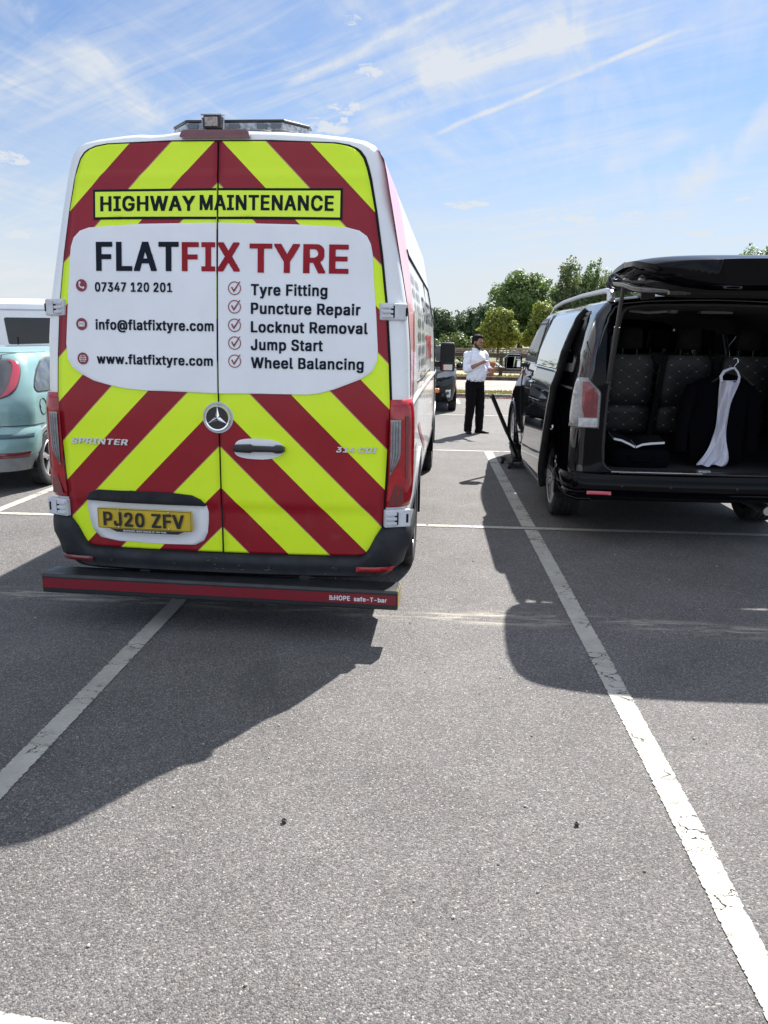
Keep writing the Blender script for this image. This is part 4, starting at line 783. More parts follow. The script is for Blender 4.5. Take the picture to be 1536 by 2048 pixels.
# ------------------------------------------------------------------ vehicle shell
class Shell:
    """car body lofted from a half cross-section; y runs forward from the rear"""
    def __init__(s, ring, rc, yrear, L, zr=None, rcf=.35, yfront=None, wf=None, step=.07, zbase=1.0):
        s.ring = ring; s.rc = rc; s.yrear = yrear; s.L = L
        s.ztop = ring[-1][1]
        s.zr = zr or (lambda y: s.ztop)
        s.rcf = rcf; s.yfront = yfront or (lambda z: 0.); s.wf = wf or (lambda y: 1.); s.zbase = zbase
        d = [ring[0]]
        for a, b in zip(ring, ring[1:]):
            l = math.hypot(b[0]-a[0], b[1]-a[1]); n = max(1, int(l/step+.5))
            d += [(a[0]+(b[0]-a[0])*k/n, a[1]+(b[1]-a[1])*k/n) for k in range(1, n+1)]
        s.half = d
        s.side = [(z, x) for x, z in ring if x > .02]
        s.side.sort()
        s.nrm = []
        for i in range(len(d)):
            a = d[max(0, i-1)]; b = d[min(len(d)-1, i+1)]
            t = (b[0]-a[0], b[1]-a[1]); l = math.hypot(*t) or 1
            s.nrm.append((t[1]/l, -t[0]/l))
        s.nrm[0] = (0, -1); s.nrm[-1] = (0, 1)
    def hw(s, z):
        # outermost half width at height z
        best = 0
        for (x0, z0), (x1, z1) in zip(s.ring, s.ring[1:]):
            if min(z0, z1) <= z <= max(z0, z1):
                x = x0 if z1 == z0 else x0+(x1-x0)*(z-z0)/(z1-z0)
                best = max(best, x)
        return best
    def pt(s, j, y):
        """ring point j at station y (distance forward of the rear face)"""
        x, z = s.half[j]; nx, nz = s.nrm[j]
        ins = 0.; yy = y
        if y < s.rc:
            c = 1-y/s.rc
            ins = s.rc*(1-math.sqrt(max(0, 1-c*c)))
        e = s.L-y
        if e < s.rcf:
            c = 1-e/s.rcf
            ins = max(ins, s.rcf*(1-math.sqrt(max(0, 1-c*c))))
        ins_x = min(ins, x) if x > 0 else 0
        x2 = max(0., x-nx*ins) if x > 0 else 0.
        z2 = z-nz*ins*(.6 if nz < 0 else .55)
        x2 *= s.wf(y)
        zt = s.zr(y)
        if zt < s.ztop and z2 > s.zbase*min(1, zt/s.ztop*1.0):
            zb = min(s.zbase, zt*.75)
            if z2 > zb: z2 = zb+(z2-zb)*(zt-zb)/(s.ztop-zb)
        k = max(0., 1-max(0, y)/1.2)
        kf = max(0., 1-max(0, e)/1.2)
        return Vector((x2, yy+s.yrear(x2, z2)*k-s.yfront(z2)*kf, z2))
    def mesh(s, stations, hole=None, rear=True, front=True, mat_of=None, nx=14):
        mb = MB(); n = len(s.half)
        rings = []
        for y in stations:
            r = [s.pt(j, y) for j in range(n)]
            l = [Vector((-p.x, p.y, p.z)) for p in r[1:-1]][::-1]
            rings.append(r+l)
        m = len(rings[0])
        for r in rings: mb.v += [tuple(p) for p in r]
        for i in range(len(rings)-1):
            for k in range(m):
                k2 = (k+1) % m
                q = (i*m+k, i*m+k2, (i+1)*m+k2, (i+1)*m+k)
                c = (rings[i][k]+rings[i][k2]+rings[i+1][k2]+rings[i+1][k])/4
                if hole and hole(c): continue
                mb.f.append(q); mb.mi.append(mat_of(c) if mat_of else 0)
        def cap(R_, yfun):
            V = []; F = []
            for j in range(n):
                p = R_[j]
                for k in range(nx+1):
                    x = -p.x+2*p.x*k/nx
                    V.append((x, yfun(x, p), p.z))
            for j in range(n-1):
                for k in range(nx): F.append((j*(nx+1)+k, j*(nx+1)+k+1, (j+1)*(nx+1)+k+1, (j+1)*(nx+1)+k))
            mb.add(V, F, 0)
        if rear: cap(rings[0], lambda x, p: s.yrear(x, p.z))
        if front:
            R_ = rings[-1]; cap(R_, lambda x, p: p.y)
        return mb
    # plan path at height z: arc length measured from the centre line round the corner and forward
    def corner(s, z, a, side=1, off=0.):
        h = s.hw(z); xr = h-s.rc
        if a <= xr:
            x = a; y = s.yrear(x, z); e = 1e-3
            dy = (s.yrear(x+e, z)-y)/e
            n = Vector((dy, -1, 0)).normalized()
        elif a <= xr+s.rc*math.pi/2:
            t = (a-xr)/s.rc
            x = xr+s.rc*math.sin(t); y = s.rc*(1-math.cos(t))
            n = Vector((math.sin(t), -math.cos(t), 0))
            y = y+s.yrear(x, z)*max(0, 1-y/1.2)
        else:
            y = s.rc+(a-xr-s.rc*math.pi/2); x = h; n = Vector((1, 0, 0))
            y = y+s.yrear(x, z)*max(0, 1-y/1.2)
        p = Vector((x, y, z))+n*off
        return Vector((p.x*side, p.y, p.z))
    def sidept(s, y, z, side=1, off=0.):
        return Vector(((s.hw(z)*s.wf(y)+off)*side, y, z))


def patch(sh, zs, a0, a1, side, off, na=10, bulge=0.):
    """sheet wrapped round a rear corner; a0(z), a1(z) arc lengths"""
    mb = MB(); V = []; F = []
    for i, z in enumerate(zs):
        for k in range(na+1):
            t = k/na; q = i/(len(zs)-1)
            V.append(sh.corner(z, a0(z)+(a1(z)-a0(z))*t, side, off+bulge*min(1, 4*t*(1-t)*1.6)*min(1, 8*q*(1-q))))
    w = na+1
    for i in range(len(zs)-1):
        for k in range(na): F.append((i*w+k, i*w+k+1, (i+1)*w+k+1, (i+1)*w+k))
    return mb.add(V, F)


def frange(a, b, n): return [a+(b-a)*i/n for i in range(n+1)]


def wheel(parent, x, y, r, w, side, style='five', rimr=.64, z=None, name='wheel'):
    """wheel > tyre, rim; side = +1 when the outside faces +x"""
    z = r if z is None else z
    t = bpy.data.objects.new(name, None); COL.objects.link(t); t.parent = parent; t.location = (x, y, z); t.empty_display_size = .1
    rr = r*rimr; ax = (side, 0, 0); h = w/2
    tb = MB()
    prof = [(rr*.96, -h*.82), (rr*1.02, -h*.95), (r*.90, -h), (r*.965, -h*.93), (r*.992, -h*.78)]
    for k in range(9):   # tread with grooves
        a = -h*.74+h*1.48*k/8
        if k in (2, 4, 6): prof += [(r, a-.007), (r*.975, a-.004), (r*.975, a+.004), (r, a+.007)]
        else: prof += [(r, a)]
    prof += [(r*.992, h*.78), (r*.965, h*.93), (r*.90, h), (rr*1.10, h*.97), (rr*1.02, h*.88), (rr*.97, h*.78)]
    tb.lathe(prof, (0, 0, 0), ax, 48)
    tb.build('tyre', MAT['tyre'], t, smooth=40)
    rb = MB()
    rb.lathe([(rr*1.03, h*.86), (rr*1.0, h*.93), (rr*.93, h*.88), (rr*.90, h*.62), (rr*.88, -h*.8)], (0, 0, 0), ax, 40, 0)
    rb.lathe([(0, h*.30), (rr*.93, h*.30)], (0, 0, 0), ax, 28, 1)
    n = {'five': 5, 'multi': 10, 'steel': 6}[style]
    rb.lathe([(0, h*.86), (rr*.13, h*.86), (rr*.16, h*.78), (rr*.20, h*.45)], (0, 0, 0), ax, 20, 0)
    for k in range(n):
        a = 2*math.pi*k/n+.3
        u = Vector((0, math.cos(a), math.sin(a))); v = Vector((0, -math.sin(a), math.cos(a))); X = Vector((side, 0, 0))
        w0, w1 = {'five': (.10, .17), 'multi': (.055, .045), 'steel': (.16, .2)}[style]
        splits = ((-.06, -.13), (.06, .13)) if style == 'multi' else ((0, 0),)
        for s0, s1 in splits:
            V = []
            for (rad, wd, hh, sp) in ((rr*.12, w0*rr, h*.74, s0), (rr*.55, (w0+w1)/2*rr, h*.80, (s0+s1)/2), (rr*.95, w1*rr, h*.84, s1)):
                c = u*rad+v*(sp*rr)
                V += [c-v*wd+X*hh*.93, c-v*wd*.6+X*hh, c+v*wd*.6+X*hh, c+v*wd+X*hh*.93, c+v*wd*.8+X*(hh*.5), c-v*wd*.8+X*(hh*.5)]
            F = []
            for i in range(2):
                for q in range(6): F.append((i*6+q, i*6+(q+1) % 6, i*6+6+(q+1) % 6, i*6+6+q))
            rb.add(V, F, 0)
    rb.build('rim', [MAT['alloy'], MAT['darkalloy']], t, smooth=35)
    return t


def arch_lip(sh, parent, y, z, r, side, m, w=.035, off=.012, a0=-.15, a1=math.pi+.15, name='wheel_arch_trim'):
    mb = MB(); V = []; F = []; N = 28
    for i in range(N+1):
        a = a0+(a1-a0)*i/N
        for rr, o in ((r-.005, -.06), (r-.005, off), (r+w, off), (r+w+.006, -.004)):
            yy = y-math.cos(a)*rr; zz = max(z+math.sin(a)*rr, sh.ring[1][1]+.01)
            V.append(sh.sidept(yy, zz, side, o))
    for i in range(N):
        for k in range(3): F.append((i*4+k, i*4+k+1, i*4+5+k, i*4+4+k))
    return mb.add(V, F).build(name, m, parent, smooth=50)


def arch_liner(parent, x, y, z, r, w, name='wheel_housing'):
    mb = MB().lathe([(r, 0), (r, w), (0, w)], (x, y, z), (-1 if x > 0 else 1, 0, 0), 26, 0, -R(100), R(100))
    return mb.build(name, MAT['matt'], parent, smooth=40)


# ------------------------------------------------------------------ white maintenance van
VAN = thing('maintenance_van', 'tall white van with red and yellow chevron rear doors, beacon bar on its roof', 'van', (-1.0919, 4.08, 0), -.0325)


def vy(x, z):
    y = .05*(abs(x)/.9)**2.2
    t = max((z-1.15)/1.4, 0)
    return y+.13*t**1.5


VR = [(0, .36), (.80, .36), (.90, .33), (.95, .42), (.985, .60), (.996, .80), (.996, 1.1), (.990, 1.3), (.980, 1.56), (.964, 1.74), (.918, 2.0),
      (.877, 2.23), (.852, 2.36), (.832, 2.455), (.812, 2.505), (.780, 2.540), (.735, 2.562), (.66, 2.576), (.5, 2.592), (.3, 2.603), (0, 2.610)]
VZR = [(5.0, 2.612), (5.3, 2.56), (5.6, 2.36), (5.85, 2.06), (6.1, 1.68), (6.25, 1.42), (6.4, 1.30), (6.75, 1.16), (6.97, .95)]
vsh = Shell(VR, .095, vy, 6.97, zr=lambda y: lerp(VZR, y), rcf=.30, wf=lambda y: 1-.10*smooth01((y-5.4)/1.6))


def van_hole(c):
    for yw in (1.44, 5.70):
        if abs(c.x) > .6 and c.z < 1.0 and math.hypot(c.y-yw, c.z-.36) < .43: return True
    if c.y > 5.35 and c.y < 6.12 and c.z > 1.5 and abs(c.x) < .70 and False: return True
    return False


def van_mat(c):
    if abs(c.x) > .9 and c.z < .60 and c.y > .35: return 1
    return 0


vst = [0, .004, .012, .025, .042, .062, .08, .095]+frange(.16, 2.3, 34)+frange(2.36, 5.0, 30)+frange(5.06, 6.97, 26)
vb = vsh.mesh(vst, van_hole, mat_of=van_mat)
# a shallow dent in the edge of the roof above the left door
for i, v in enumerate(vb.v):
    d = math.hypot((v[0]+.33)/.10, (v[1]-.2)/.2)
    if v[2] > 2.5 and d < 1: vb.v[i] = (v[0], v[1], v[2]-.012*(1-d))
vb.build('body', [MAT['white'], MAT['greyplastic']], VAN, smooth=32)

DOOR = [(.434, .72), (.437, .75), (.445, .79), (.458, .812), (.475, .83), (.505, .845), (.54, .853), (.65, .866), (.815, .875), (1.1, .888), (1.26, .893), (1.48, .881), (1.75, .860), (2.0, .829),
        (2.21, .795), (2.355, .765), (2.41, .750), (2.46, .731), (2.49, .708), (2.508, .682), (2.52, .645), (2.53, .58), (2.535, .48), (2.539, .25)]


def crease(x, z):
    """pressed folds in the door skin"""
    y = 0
    y += .012*smooth01((.715-z)/.05)*smooth01((.86-abs(x))/.05)
    y += -.006*math.exp(-((z-2.37)/.018)**2)
    return y


def door_poly(grow=0.):
    r = [(w+grow, z+(grow*.8 if z > 2.3 else (-grow*.8 if z < .5 else 0))) for z, w in DOOR]
    return r+[(-x, z) for x, z in reversed(r)]


def vmap(off): return lambda x, z: Vector((x, vy(x, z)+crease(x, z)-off, z))
def vmap0(off): return lambda x, z: Vector((x, vy(x, z)-off, z))


MB().sheet(door_poly(.012), vmap0(.003), 60, 24).build('door_seal', MAT['gap'], VAN, smooth=40)
DO = .016
DOORS = {}
for sd in (-1, 1):
    p = clip(door_poly(), sd, sd*.005)
    d = MB().sheet(p, vmap(DO), 90, 22).build('rear_door', MAT['chev'], VAN, smooth=40, solid=-.012)
    DOORS[sd] = d

PANEL = [(-.687, 2.121), (-.4, 2.138), (0, 2.144), (.4, 2.138), (.657, 2.127), (.721, 2.112), (.760, 2.085), (.780, 2.048), (.790, 1.999), (.802, 1.837), (.815, 1.70), (.823, 1.584), (.827, 1.521), (.823, 1.469), (.800, 1.418),
         (.742, 1.378), (.605, 1.324), (.526, 1.302), (.474, 1.296), (.261, 1.294), (0, 1.2925), (-.186, 1.294), (-.394, 1.299), (-.50, 1.307), (-.578, 1.319), (-.679, 1.343), (-.758, 1.381), (-.801, 1.413), (-.824, 1.452), (-.830, 1.532),
         (-.814, 1.742), (-.799, 1.949), (-.790, 2.026), (-.774, 2.071), (-.738, 2.105)]
for sd in (-1, 1):
    p = clip(PANEL, sd, sd*.0052)
    MB().sheet(p, vmap(DO+.007), 40, 20).build('window_panel', MAT['panelw'], DOORS[sd], smooth=40, solid=-.008, bevel=.003)

# sign across both doors
BX = [(-.663, 2.160), (.634, 2.163), (.634, 2.316), (-.663, 2.309)]
BX2 = [(-.651, 2.172), (.622, 2.175), (.622, 2.304), (-.651, 2.297)]
for sd in (-1, 1):
    sg = MB().sheet(clip(BX, sd, sd*.0052), vmap(DO+.003), 8, 20).build('sign_border', MAT['ink'], DOORS[sd], smooth=40)
    MB().sheet(clip(BX2, sd, sd*.0052), vmap(DO+.0045), 8, 20).build('sign_panel', MAT['yelbox'], DOORS[sd], smooth=40)
VT = DO+.0102
text_geo(MB(), 'HIGHWAY', -.623, -.116, 2.201, .074, vmap(DO+.0062)).build('sign_lettering', MAT['ink'], DOORS[-1])
text_geo(MB(), 'MAINTENANCE', -.092, .590, 2.205, .074, vmap(DO+.0064)).build('sign_lettering', MAT['ink'], DOORS[1])
text_geo(MB(), 'FLAT', -.648, -.200, 1.904, .145, vmap(VT)).build('name_lettering', MAT['navy'], DOORS[-1])
text_geo(MB(), 'FIX', -.184, .118, 1.905, .143, vmap(VT)).build('name_lettering', MAT['redtxt'], DOORS[-1])
text_geo(MB(), 'TYRE', .168, .671, 1.901, .142, vmap(VT)).build('name_lettering', MAT['redtxt'], DOORS[1])
text_geo(MB(), '07347 120 201', -.657, -.236, 1.800, .047, vmap(VT)).build('phone_number', MAT['navy'], DOORS[-1])
text_geo(MB(), 'info@flatfixtyre.com', -.658, -.018, 1.607, .052, vmap(VT)).build('email_lettering', MAT['navy'], DOORS[-1])
text_geo(MB(), 'www.flatfixtyre.com', -.656, -.024, 1.432, .050, vmap(VT)).build('web_lettering', MAT['navy'], DOORS[-1])
for s_, x1, z0 in (('Tyre Fitting', .567, 1.789), ('Puncture Repair', .736, 1.697), ('Locknut Removal', .774, 1.605), ('Jump Start', .547, 1.516), ('Wheel Balancing', .757, 1.425)):
    text_geo(MB(), s_, .176, x1, z0, .056, vmap(VT)).build('service_lettering', MAT['navy'], DOORS[1])
    cx, cz = .091, z0+.034
    mb = MB()
    N = 32
    V = []; F = []
    for k in range(N):
        a = 2*math.pi*k/N
        for r in (.0335, .0290): V.append(vmap(VT)(cx+r*math.cos(a), cz+r*math.sin(a)))
    for k in range(N):
        # the ring is open where the tick leaves it
        if .55 < 2*math.pi*(k+.5)/N < .85: continue
        F.append((2*k, 2*((k+1) % N), 2*((k+1) % N)+1, 2*k+1))
    mb.add(V, F)
    tick = [(-.018, .004), (-.012, .009), (-.004, -.008), (.026, .034), (.030, .031), (-.003, -.021)]
    mb.prism([(cx+x, cz+z) for x, z in tick], lambda u, v, d: vmap(VT+d)(u, v), 0, .0006)
    mb.build('tick_mark', MAT['iconred'], DOORS[1])


def disc(mb, cx, cz, r, off, mi=0, n=32, rz=None):
    V = [vmap(off)(cx+r*math.cos(2*math.pi*k/n), cz+(rz or r)*math.sin(2*math.pi*k/n)) for k in range(n)]
    mb.add(V, [tuple(range(n))], mi); return mb


def strip2(mb, pts, w, off, mi=1):
    """flat stroke along a path in the door plane"""
    V = []; n = len(pts)
    for i, p in enumerate(pts):
        a = Vector(pts[max(i-1, 0)]); b = Vector(pts[min(i+1, n-1)])
        t = (b-a).normalized(); q = Vector((-t.y, t.x))*w/2
        V += [vmap(off)(p[0]-q.x, p[1]-q.y), vmap(off)(p[0]+q.x, p[1]+q.y)]
    mb.add(V, [(2*i, 2*i+1, 2*i+3, 2*i+2) for i in range(n-1)], mi)


ic = MB(); cx, cz = -.733, 1.831
disc(ic, cx, cz, .031, VT)
hand = [(cx-.010+.020*t-.010*math.sin(math.pi*t), cz+.013-.026*t-.004*math.sin(math.pi*t)) for t in frange(0, 1, 8)]
strip2(ic, hand, .0065, VT+.001)
for q in (hand[0], hand[-1]):
    disc(ic, q[0]+.001, q[1]+.001, .0062, VT+.0012, 1, 12)
ic.build('phone_icon', [MAT['iconred'], MAT['offwhite']], DOORS[-1])
ic = MB(); cx, cz = -.737, 1.634
disc(ic, cx, cz, .031, VT)
ic.add([vmap(VT+.001)(cx+a, cz+b) for a, b in ((-.018, -.013), (.018, -.013), (.018, .013), (-.018, .013))], [(0, 1, 2, 3)], 1)
strip2(ic, [(cx-.017, cz+.012), (cx, cz-.001), (cx+.017, cz+.012)], .0022, VT+.002, 0)
strip2(ic, [(cx-.017, cz-.012), (cx-.006, cz+.002)], .0016, VT+.002, 0); strip2(ic, [(cx+.017, cz-.012), (cx+.006, cz+.002)], .0016, VT+.002, 0)
ic.build('envelope_icon', [MAT['iconred'], MAT['offwhite']], DOORS[-1])
ic = MB(); cx, cz = -.736, 1.457
disc(ic, cx, cz, .031, VT)
disc(ic, cx, cz, .0205, VT+.001, 1)
for o_ in (-.0105, 0, .0105):
    hlen = math.sqrt(.0205**2-o_**2)
    strip2(ic, [(cx-hlen, cz+o_), (cx+hlen, cz+o_)], .0026, VT+.002, 0)
for k in (-1, -.45, .45, 1):
    if abs(k) < .9: strip2(ic, [(cx+k*.0205*math.cos(a), cz+.0205*math.sin(a)) for a in frange(-1.57, 1.57, 10)], .0026, VT+.002, 0)
strip2(ic, [(cx, cz-.0205), (cx, cz+.0205)], .0026, VT+.002, 0)
ic.build('globe_icon', [MAT['iconred'], MAT['offwhite']], DOORS[-1])

# round star badge
st = MB(); bx, bz = -.004, 1.166; by = vy(bx, bz)-DO
st.lathe([(.0, -.010), (.058, -.010), (.060, -.006)], (bx, by, bz), (0, 1, 0), 40, 0)
st.lathe([(.058, -.008), (.059, -.016), (.066, -.017), (.071, -.008), (.071, .006)], (bx, by, bz), (0, 1, 0), 48, 1)
for k in range(3):
    a = math.pi/2+k*2*math.pi/3
    u = (math.cos(a), math.sin(a)); v = (-u[1], u[0])
    tip = (bx+u[0]*.059, by-.014, bz+u[1]*.059); cen = (bx, by-.022, bz)
    b0 = (bx+u[0]*.010+v[0]*.010, by-.0115, bz+u[1]*.010+v[1]*.010); b1 = (bx+u[0]*.010-v[0]*.010, by-.0115, bz+u[1]*.010-v[1]*.010)
    st.add([tip, cen, b0, b1], [(0, 1, 2), (0, 3, 1)], 1)
st.build('star_badge', [mat('badge_black', (.008, .010, .011), .2, coat=.6), MAT['chrome']], DOORS[1], smooth=30)
# surround of the badge
MB().lathe([(.071, -.003), (.080, -.004), (.083, .004)], (bx, by, bz), (0, 1, 0), 48).build('badge_surround', MAT['hinge'], DOORS[1], smooth=40)

# raised chrome model lettering
for s_, x0, x1, z0, cap, sd in (('SPRINTER', -.834, -.508, 1.006, .031, -1), ('314 CDI', .617, .826, .999, .028, 1)):
    mb = MB()
    o0 = .5*cap/(x1-x0)
    text_geo(mb, s_, x0, x1, z0, cap, vmap(DO+.008), shear=.28)
    b = mb.build('model_badge', MAT['silver'], DOORS[sd], solid=-.007)

# handle with its oval dish
HP = rounded([(.078, .972), (.14, .954), (.27, .953), (.335, .978), (.350, 1.008), (.335, 1.040), (.27, 1.060), (.15, 1.062), (.084, 1.046)], .04)
MB().sheet(HP, vmap(DO+.002), 14, 14).build('handle_dish', MAT['panelw'], DOORS[1], smooth=40, solid=.004, bevel=.002)
hb = MB()
hb.loft([[vmap(DO+.014+dy)(x, z) for dy, z in ((0, 1.009-h), (.020, 1.009-h*.8), (.026, 1.009), (.020, 1.009+h*.8), (0, 1.009+h), (-.012, 1.009+h*.8), (-.012, 1.009-h*.8))] for x, h in ((.081, .012), (.092, .021), (.17, .024), (.182, .017), (.29, .016), (.305, .023), (.335, .022), (.350, .012))])
hb.build('handle', MAT['blackplastic'], DOORS[1], smooth=50)

# number plate recess in the left door
RC = [(-.764, .695), (-.740, .738), (-.695, .755), (-.50, .757), (-.265, .754), (-.160, .745), (-.110, .722), (-.083, .692), (-.074, .655), (-.076, .60), (-.083, .541), (-.105, .495), (-.152, .470), (-.338, .466), (-.602, .470), (-.700, .487), (-.742, .530), (-.758, .590), (-.766, .65)]
MB().sheet(RC, vmap(DO+.004), 20, 14).build('plate_recess', MAT['panelw'], DOORS[-1], smooth=40, solid=-.004)
TOP = [(-.764, .697), (-.740, .740), (-.695, .757), (-.50, .759), (-.265, .756), (-.160, .747), (-.110, .724), (-.083, .690), (-.30, .6895), (-.55, .690)]
MB().sheet(TOP, vmap(DO+.016), 12, 14).build('plate_lamp_strip', MAT['bump'], DOORS[-1], smooth=40, solid=-.014, bevel=.003)
PL = rounded([(-.690, .550), (-.152, .550), (-.152, .664), (-.690, .664)], .010)
pf = MB().sheet(PL, vmap0(.050), 4, 10).build('number_plate', MAT['plate'], DOORS[-1], solid=-.006)
text_geo(MB(), 'PJ20', -.655, -.418, .566, .078, vmap0(.0575)).build('plate_characters', MAT['platechar'], pf)
text_geo(MB(), 'ZFV', -.378, -.196, .566, .078, vmap0(.0575)).build('plate_characters', MAT['platechar'], pf)
bd = MB()
for a, b in (((-.684, .555), (-.158, .555)), ((-.684, .659), (-.158, .659)), ((-.684, .555), (-.684, .659)), ((-.158, .555), (-.158, .659))):
    t = .0012
    bd.add([vmap0(.0576)(*q) for q in ((a[0]-t, a[1]-t), (b[0]+t, a[1]-t), (b[0]+t, b[1]+t), (a[0]-t, b[1]+t))], [(0, 1, 2, 3)])
bd.build('plate_border', MAT['platechar'], pf)
SB = [(-.63, .552), (-.195, .552), (-.235, .532), (-.585, .532)]
MB().sheet(SB, vmap0(.049), 3, 8).build('dealer_strip', MAT['blackplastic'], pf)
text_geo(MB(), 'MERCEDES-BENZ DEALER OF THE YEAR', -.545, -.30, .5365, .009, vmap0(.0505)).build('dealer_lettering', MAT['offwhite'], pf)
scm = mat('pale_screw_cap', (.55, .47, .25), .5)
for x in (-.567, -.282):
    for z in (.653, .562):
        MB().ball(vmap0(.058)(x, z), (.006, .004, .006), 10, 6).build('plate_screw', scm, pf, smooth=60)

# high-level brake light
BLP = rounded([(-.20, 2.556), (.165, 2.556), (.150, 2.592), (-.185, 2.592)], .014)
MB().prism(BLP, lambda u, v, d: Vector((u, vy(u, v)+d, v)), -.030, .06).build('brake_light', MAT['darkred'], VAN, smooth=30, bevel=.006)

# lamps
def zz(a, b, n): return frange(a, b, n)


for sd in (1, -1):
    hwm = lambda z: vsh.hw(z)-vsh.rc
    a_in = lambda z: .889-.012*smooth01((.9-z)/.25)
    def a_out(z): return hwm(z)+.095*math.pi/2+.03+.05*smooth01((z-.8)/.4)
    L = patch(vsh, zz(.705, 1.275, 16), a_in, a_out, sd, .012, 14, .012).build('tail_lamp', MAT['redlens'], VAN, smooth=50, solid=-.02)
    c_in = lambda z: a_in(z)+.010
    c_out = lambda z: a_in(z)+.054-.047*smooth01((1.0-z)/.16)
    patch(vsh, zz(.885, 1.172, 14), c_in, c_out, sd, .030, 8, .003).build('reversing_lens', MAT['clearlens'], L, smooth=50)
    rib = MB()
    for q in (.25, .5, .75):
        for z0, z1 in zip(zz(.90, 1.165, 12), zz(.90, 1.165, 12)[1:]):
            rib.add([vsh.corner(z, c_in(z)+(c_out(z)-c_in(z))*q+e, sd, .0345) for z, e in ((z0, -.0012), (z0, .0012), (z1, .0012), (z1, -.0012))], [(0, 1, 2, 3)])
    rib.build('lens_ribs', MAT['smokelens'], L)
    # darker facets inside the red lens
    fc = MB()
    fc.add([vsh.corner(z, a_in(z)+e, sd, .0265) for z, e in ((.722, .02), (.722, .085), (.80, .075), (.83, .035))], [(0, 1, 2, 3)])
    fc.add([vsh.corner(z, a_in(z)+e, sd, .0265) for z, e in ((1.19, .075), (1.19, .095), (.86, .095), (.86, .082))], [(0, 1, 2, 3)])
    fc.build('lens_facet', MAT['darkred'], L)
    # hinges
    for z0, h, x0, x1, low in ((1.676, .086, .826, .958, 0), (.598, .096, .868, 1.004, 1)):
        zc = z0+h/2
        rot = -.50 if not low else -.42
        cx = (x0+x1)/2+.006; cy = vy(cx, zc)-.004+(.0 if low else .01)
        hg = MB()
        hg.box((sd*cx, cy, zc), ((x1-x0)/math.cos(rot)*.98, .034, h), (0, 0, -sd*rot*.9))
        H = hg.build('hinge', MAT['hinge'], VAN, bevel=.008, seg=3)
        e = Matrix.Rotation(-sd*rot*.9, 3, 'Z')
        def hp(u, dep, z): return Vector((sd*cx, cy, zc))+e @ Vector((u*sd, dep, z))
        lf = MB()
        ang = (0, 0, -sd*rot*.9)
        for sp_, wd_, hh_ in ((-.008, .022, .72), ((.052, .014, .5) if low else (.068, .012, .5))): MB().box(hp(sp_, -.0165, 0), (wd_, .006, h*hh_), ang).build('hinge_slot', MAT['gap'], H, bevel=.003)
        for k in (-1, 0, 1): lf.box(hp(-.038, -.020, k*h*.27), (.062, .010, h*.18), ang)
        lf.build('hinge_leaf', MAT['hinge'], H, bevel=.004)

# bumper wrapped round the tail
def bump_top(a):
    w = a
    if w < .74: return .428
    if w < .88: return .428+.17*smooth01((w-.74)/.13)**1.3
    return .600
bm_ = MB(); V = []; F = []
As = frange(-1.42, 1.42, 96); prof = [(.0, .0), (.0, .03), (.22, .045), (.45, .04), (.62, .052), (.80, .046), (.93, .038), (1, .022), (1, .0)]
for a in As:
    zt = bump_top(abs(a)); zb = .305+.02*smooth01((abs(a)-.7)/.3)
    for q, o in prof:
        z = zb+(zt-zb)*q
        o2 = o-.035*smooth01((.15-q)/.15)*(1 if q < .15 else 0)
        p = vsh.corner(max(z, .34), abs(a), 1 if a >= 0 else -1, o2)
        V.append((p.x, p.y, z))
w = len(prof)
for i in range(len(As)-1):
    for k in range(w-1): F.append((i*w+k, i*w+k+1, (i+1)*w+k+1, (i+1)*w+k))
BUMP = bm_.add(V, F).build('rear_bumper', MAT['bump'], VAN, smooth=50)
for sd in (1, -1):
    patch(vsh, zz(.358, .386, 3), lambda z: .725, lambda z: .895+.5*(z-.37), sd, .058, 12, .003).build('reflector', MAT['redlens'] if sd > 0 else MAT['darkred'], BUMP, smooth=50)
    MB().box(vsh.sidept(.55, .545, sd, .008), (.012, .055, .03)).build('side_marker', MAT['amber'], VAN, bevel=.004)
for a in (-.62, -.26, .26, .62):
    p = vsh.corner(.375, abs(a), 1 if a > 0 else -1, .048)
    MB().lathe([(0, -.003), (.011, -.003), (.013, .004)], p, (0, 1, 0), 16).build('parking_sensor', MAT['blackplastic'], BUMP, smooth=40)
scr = MB(); rnd = random.Random(8)
for i in range(26):
    a = rnd.choice((-.05, -.02, .03, .1, .58, .25, .3))+rnd.uniform(-.03, .03); z = rnd.uniform(.31, .42); l = rnd.uniform(.004, .02); dz = rnd.choice((0, 0, l*1.2))
    sg = 1 if a > 0 else -1
    scr.add([vsh.corner(max(.34, z+d), abs(a+e), sg, .0535) for d, e in ((0, 0), (.0015, 0), (.0015+dz, l*(.2 if dz else 1)), (dz, l*(.2 if dz else 1)))], [(0, 1, 2, 3)])
for v_i, v in enumerate(scr.v): pass
scr.build('scuff_mark', MAT['bolt'], BUMP)

# protective step bar under the bumper
bar = MB()
bp = [(-.143, .203), (-.143, .292), (-.132, .303), (.010, .305), (.020, .297), (.020, .205), (.010, .198), (-.134, .198)]
bar.loft([[(x, y, z) for y, z in bp] for x in (-.978, -.5, 0, .5, .968)])
BAR = bar.build('step_bar', MAT['barblack'], VAN, bevel=.003)
BAR.rotation_euler.z = -.022
MB().box((-.004, -.1445, .2545), (1.938, .004, .053)).build('reflective_strip', MAT['barred'], BAR)
for x in (-.981, .971):
    MB().box((x, -.062, .251), (.003, .156, .100)).build('end_cap', MAT['yellowedge'], BAR, bevel=.002)
fl = lambda x, z: Vector((x, -.1478, z))
text_geo(MB(), 'HOPE', .638, .722, .2415, .026, fl).build('bar_lettering', MAT['offwhite'], BAR)
text_geo(MB(), 'safe-T-bar', .742, .915, .2415, .024, fl).build('bar_lettering', MAT['offwhite'], BAR)
lg = MB()
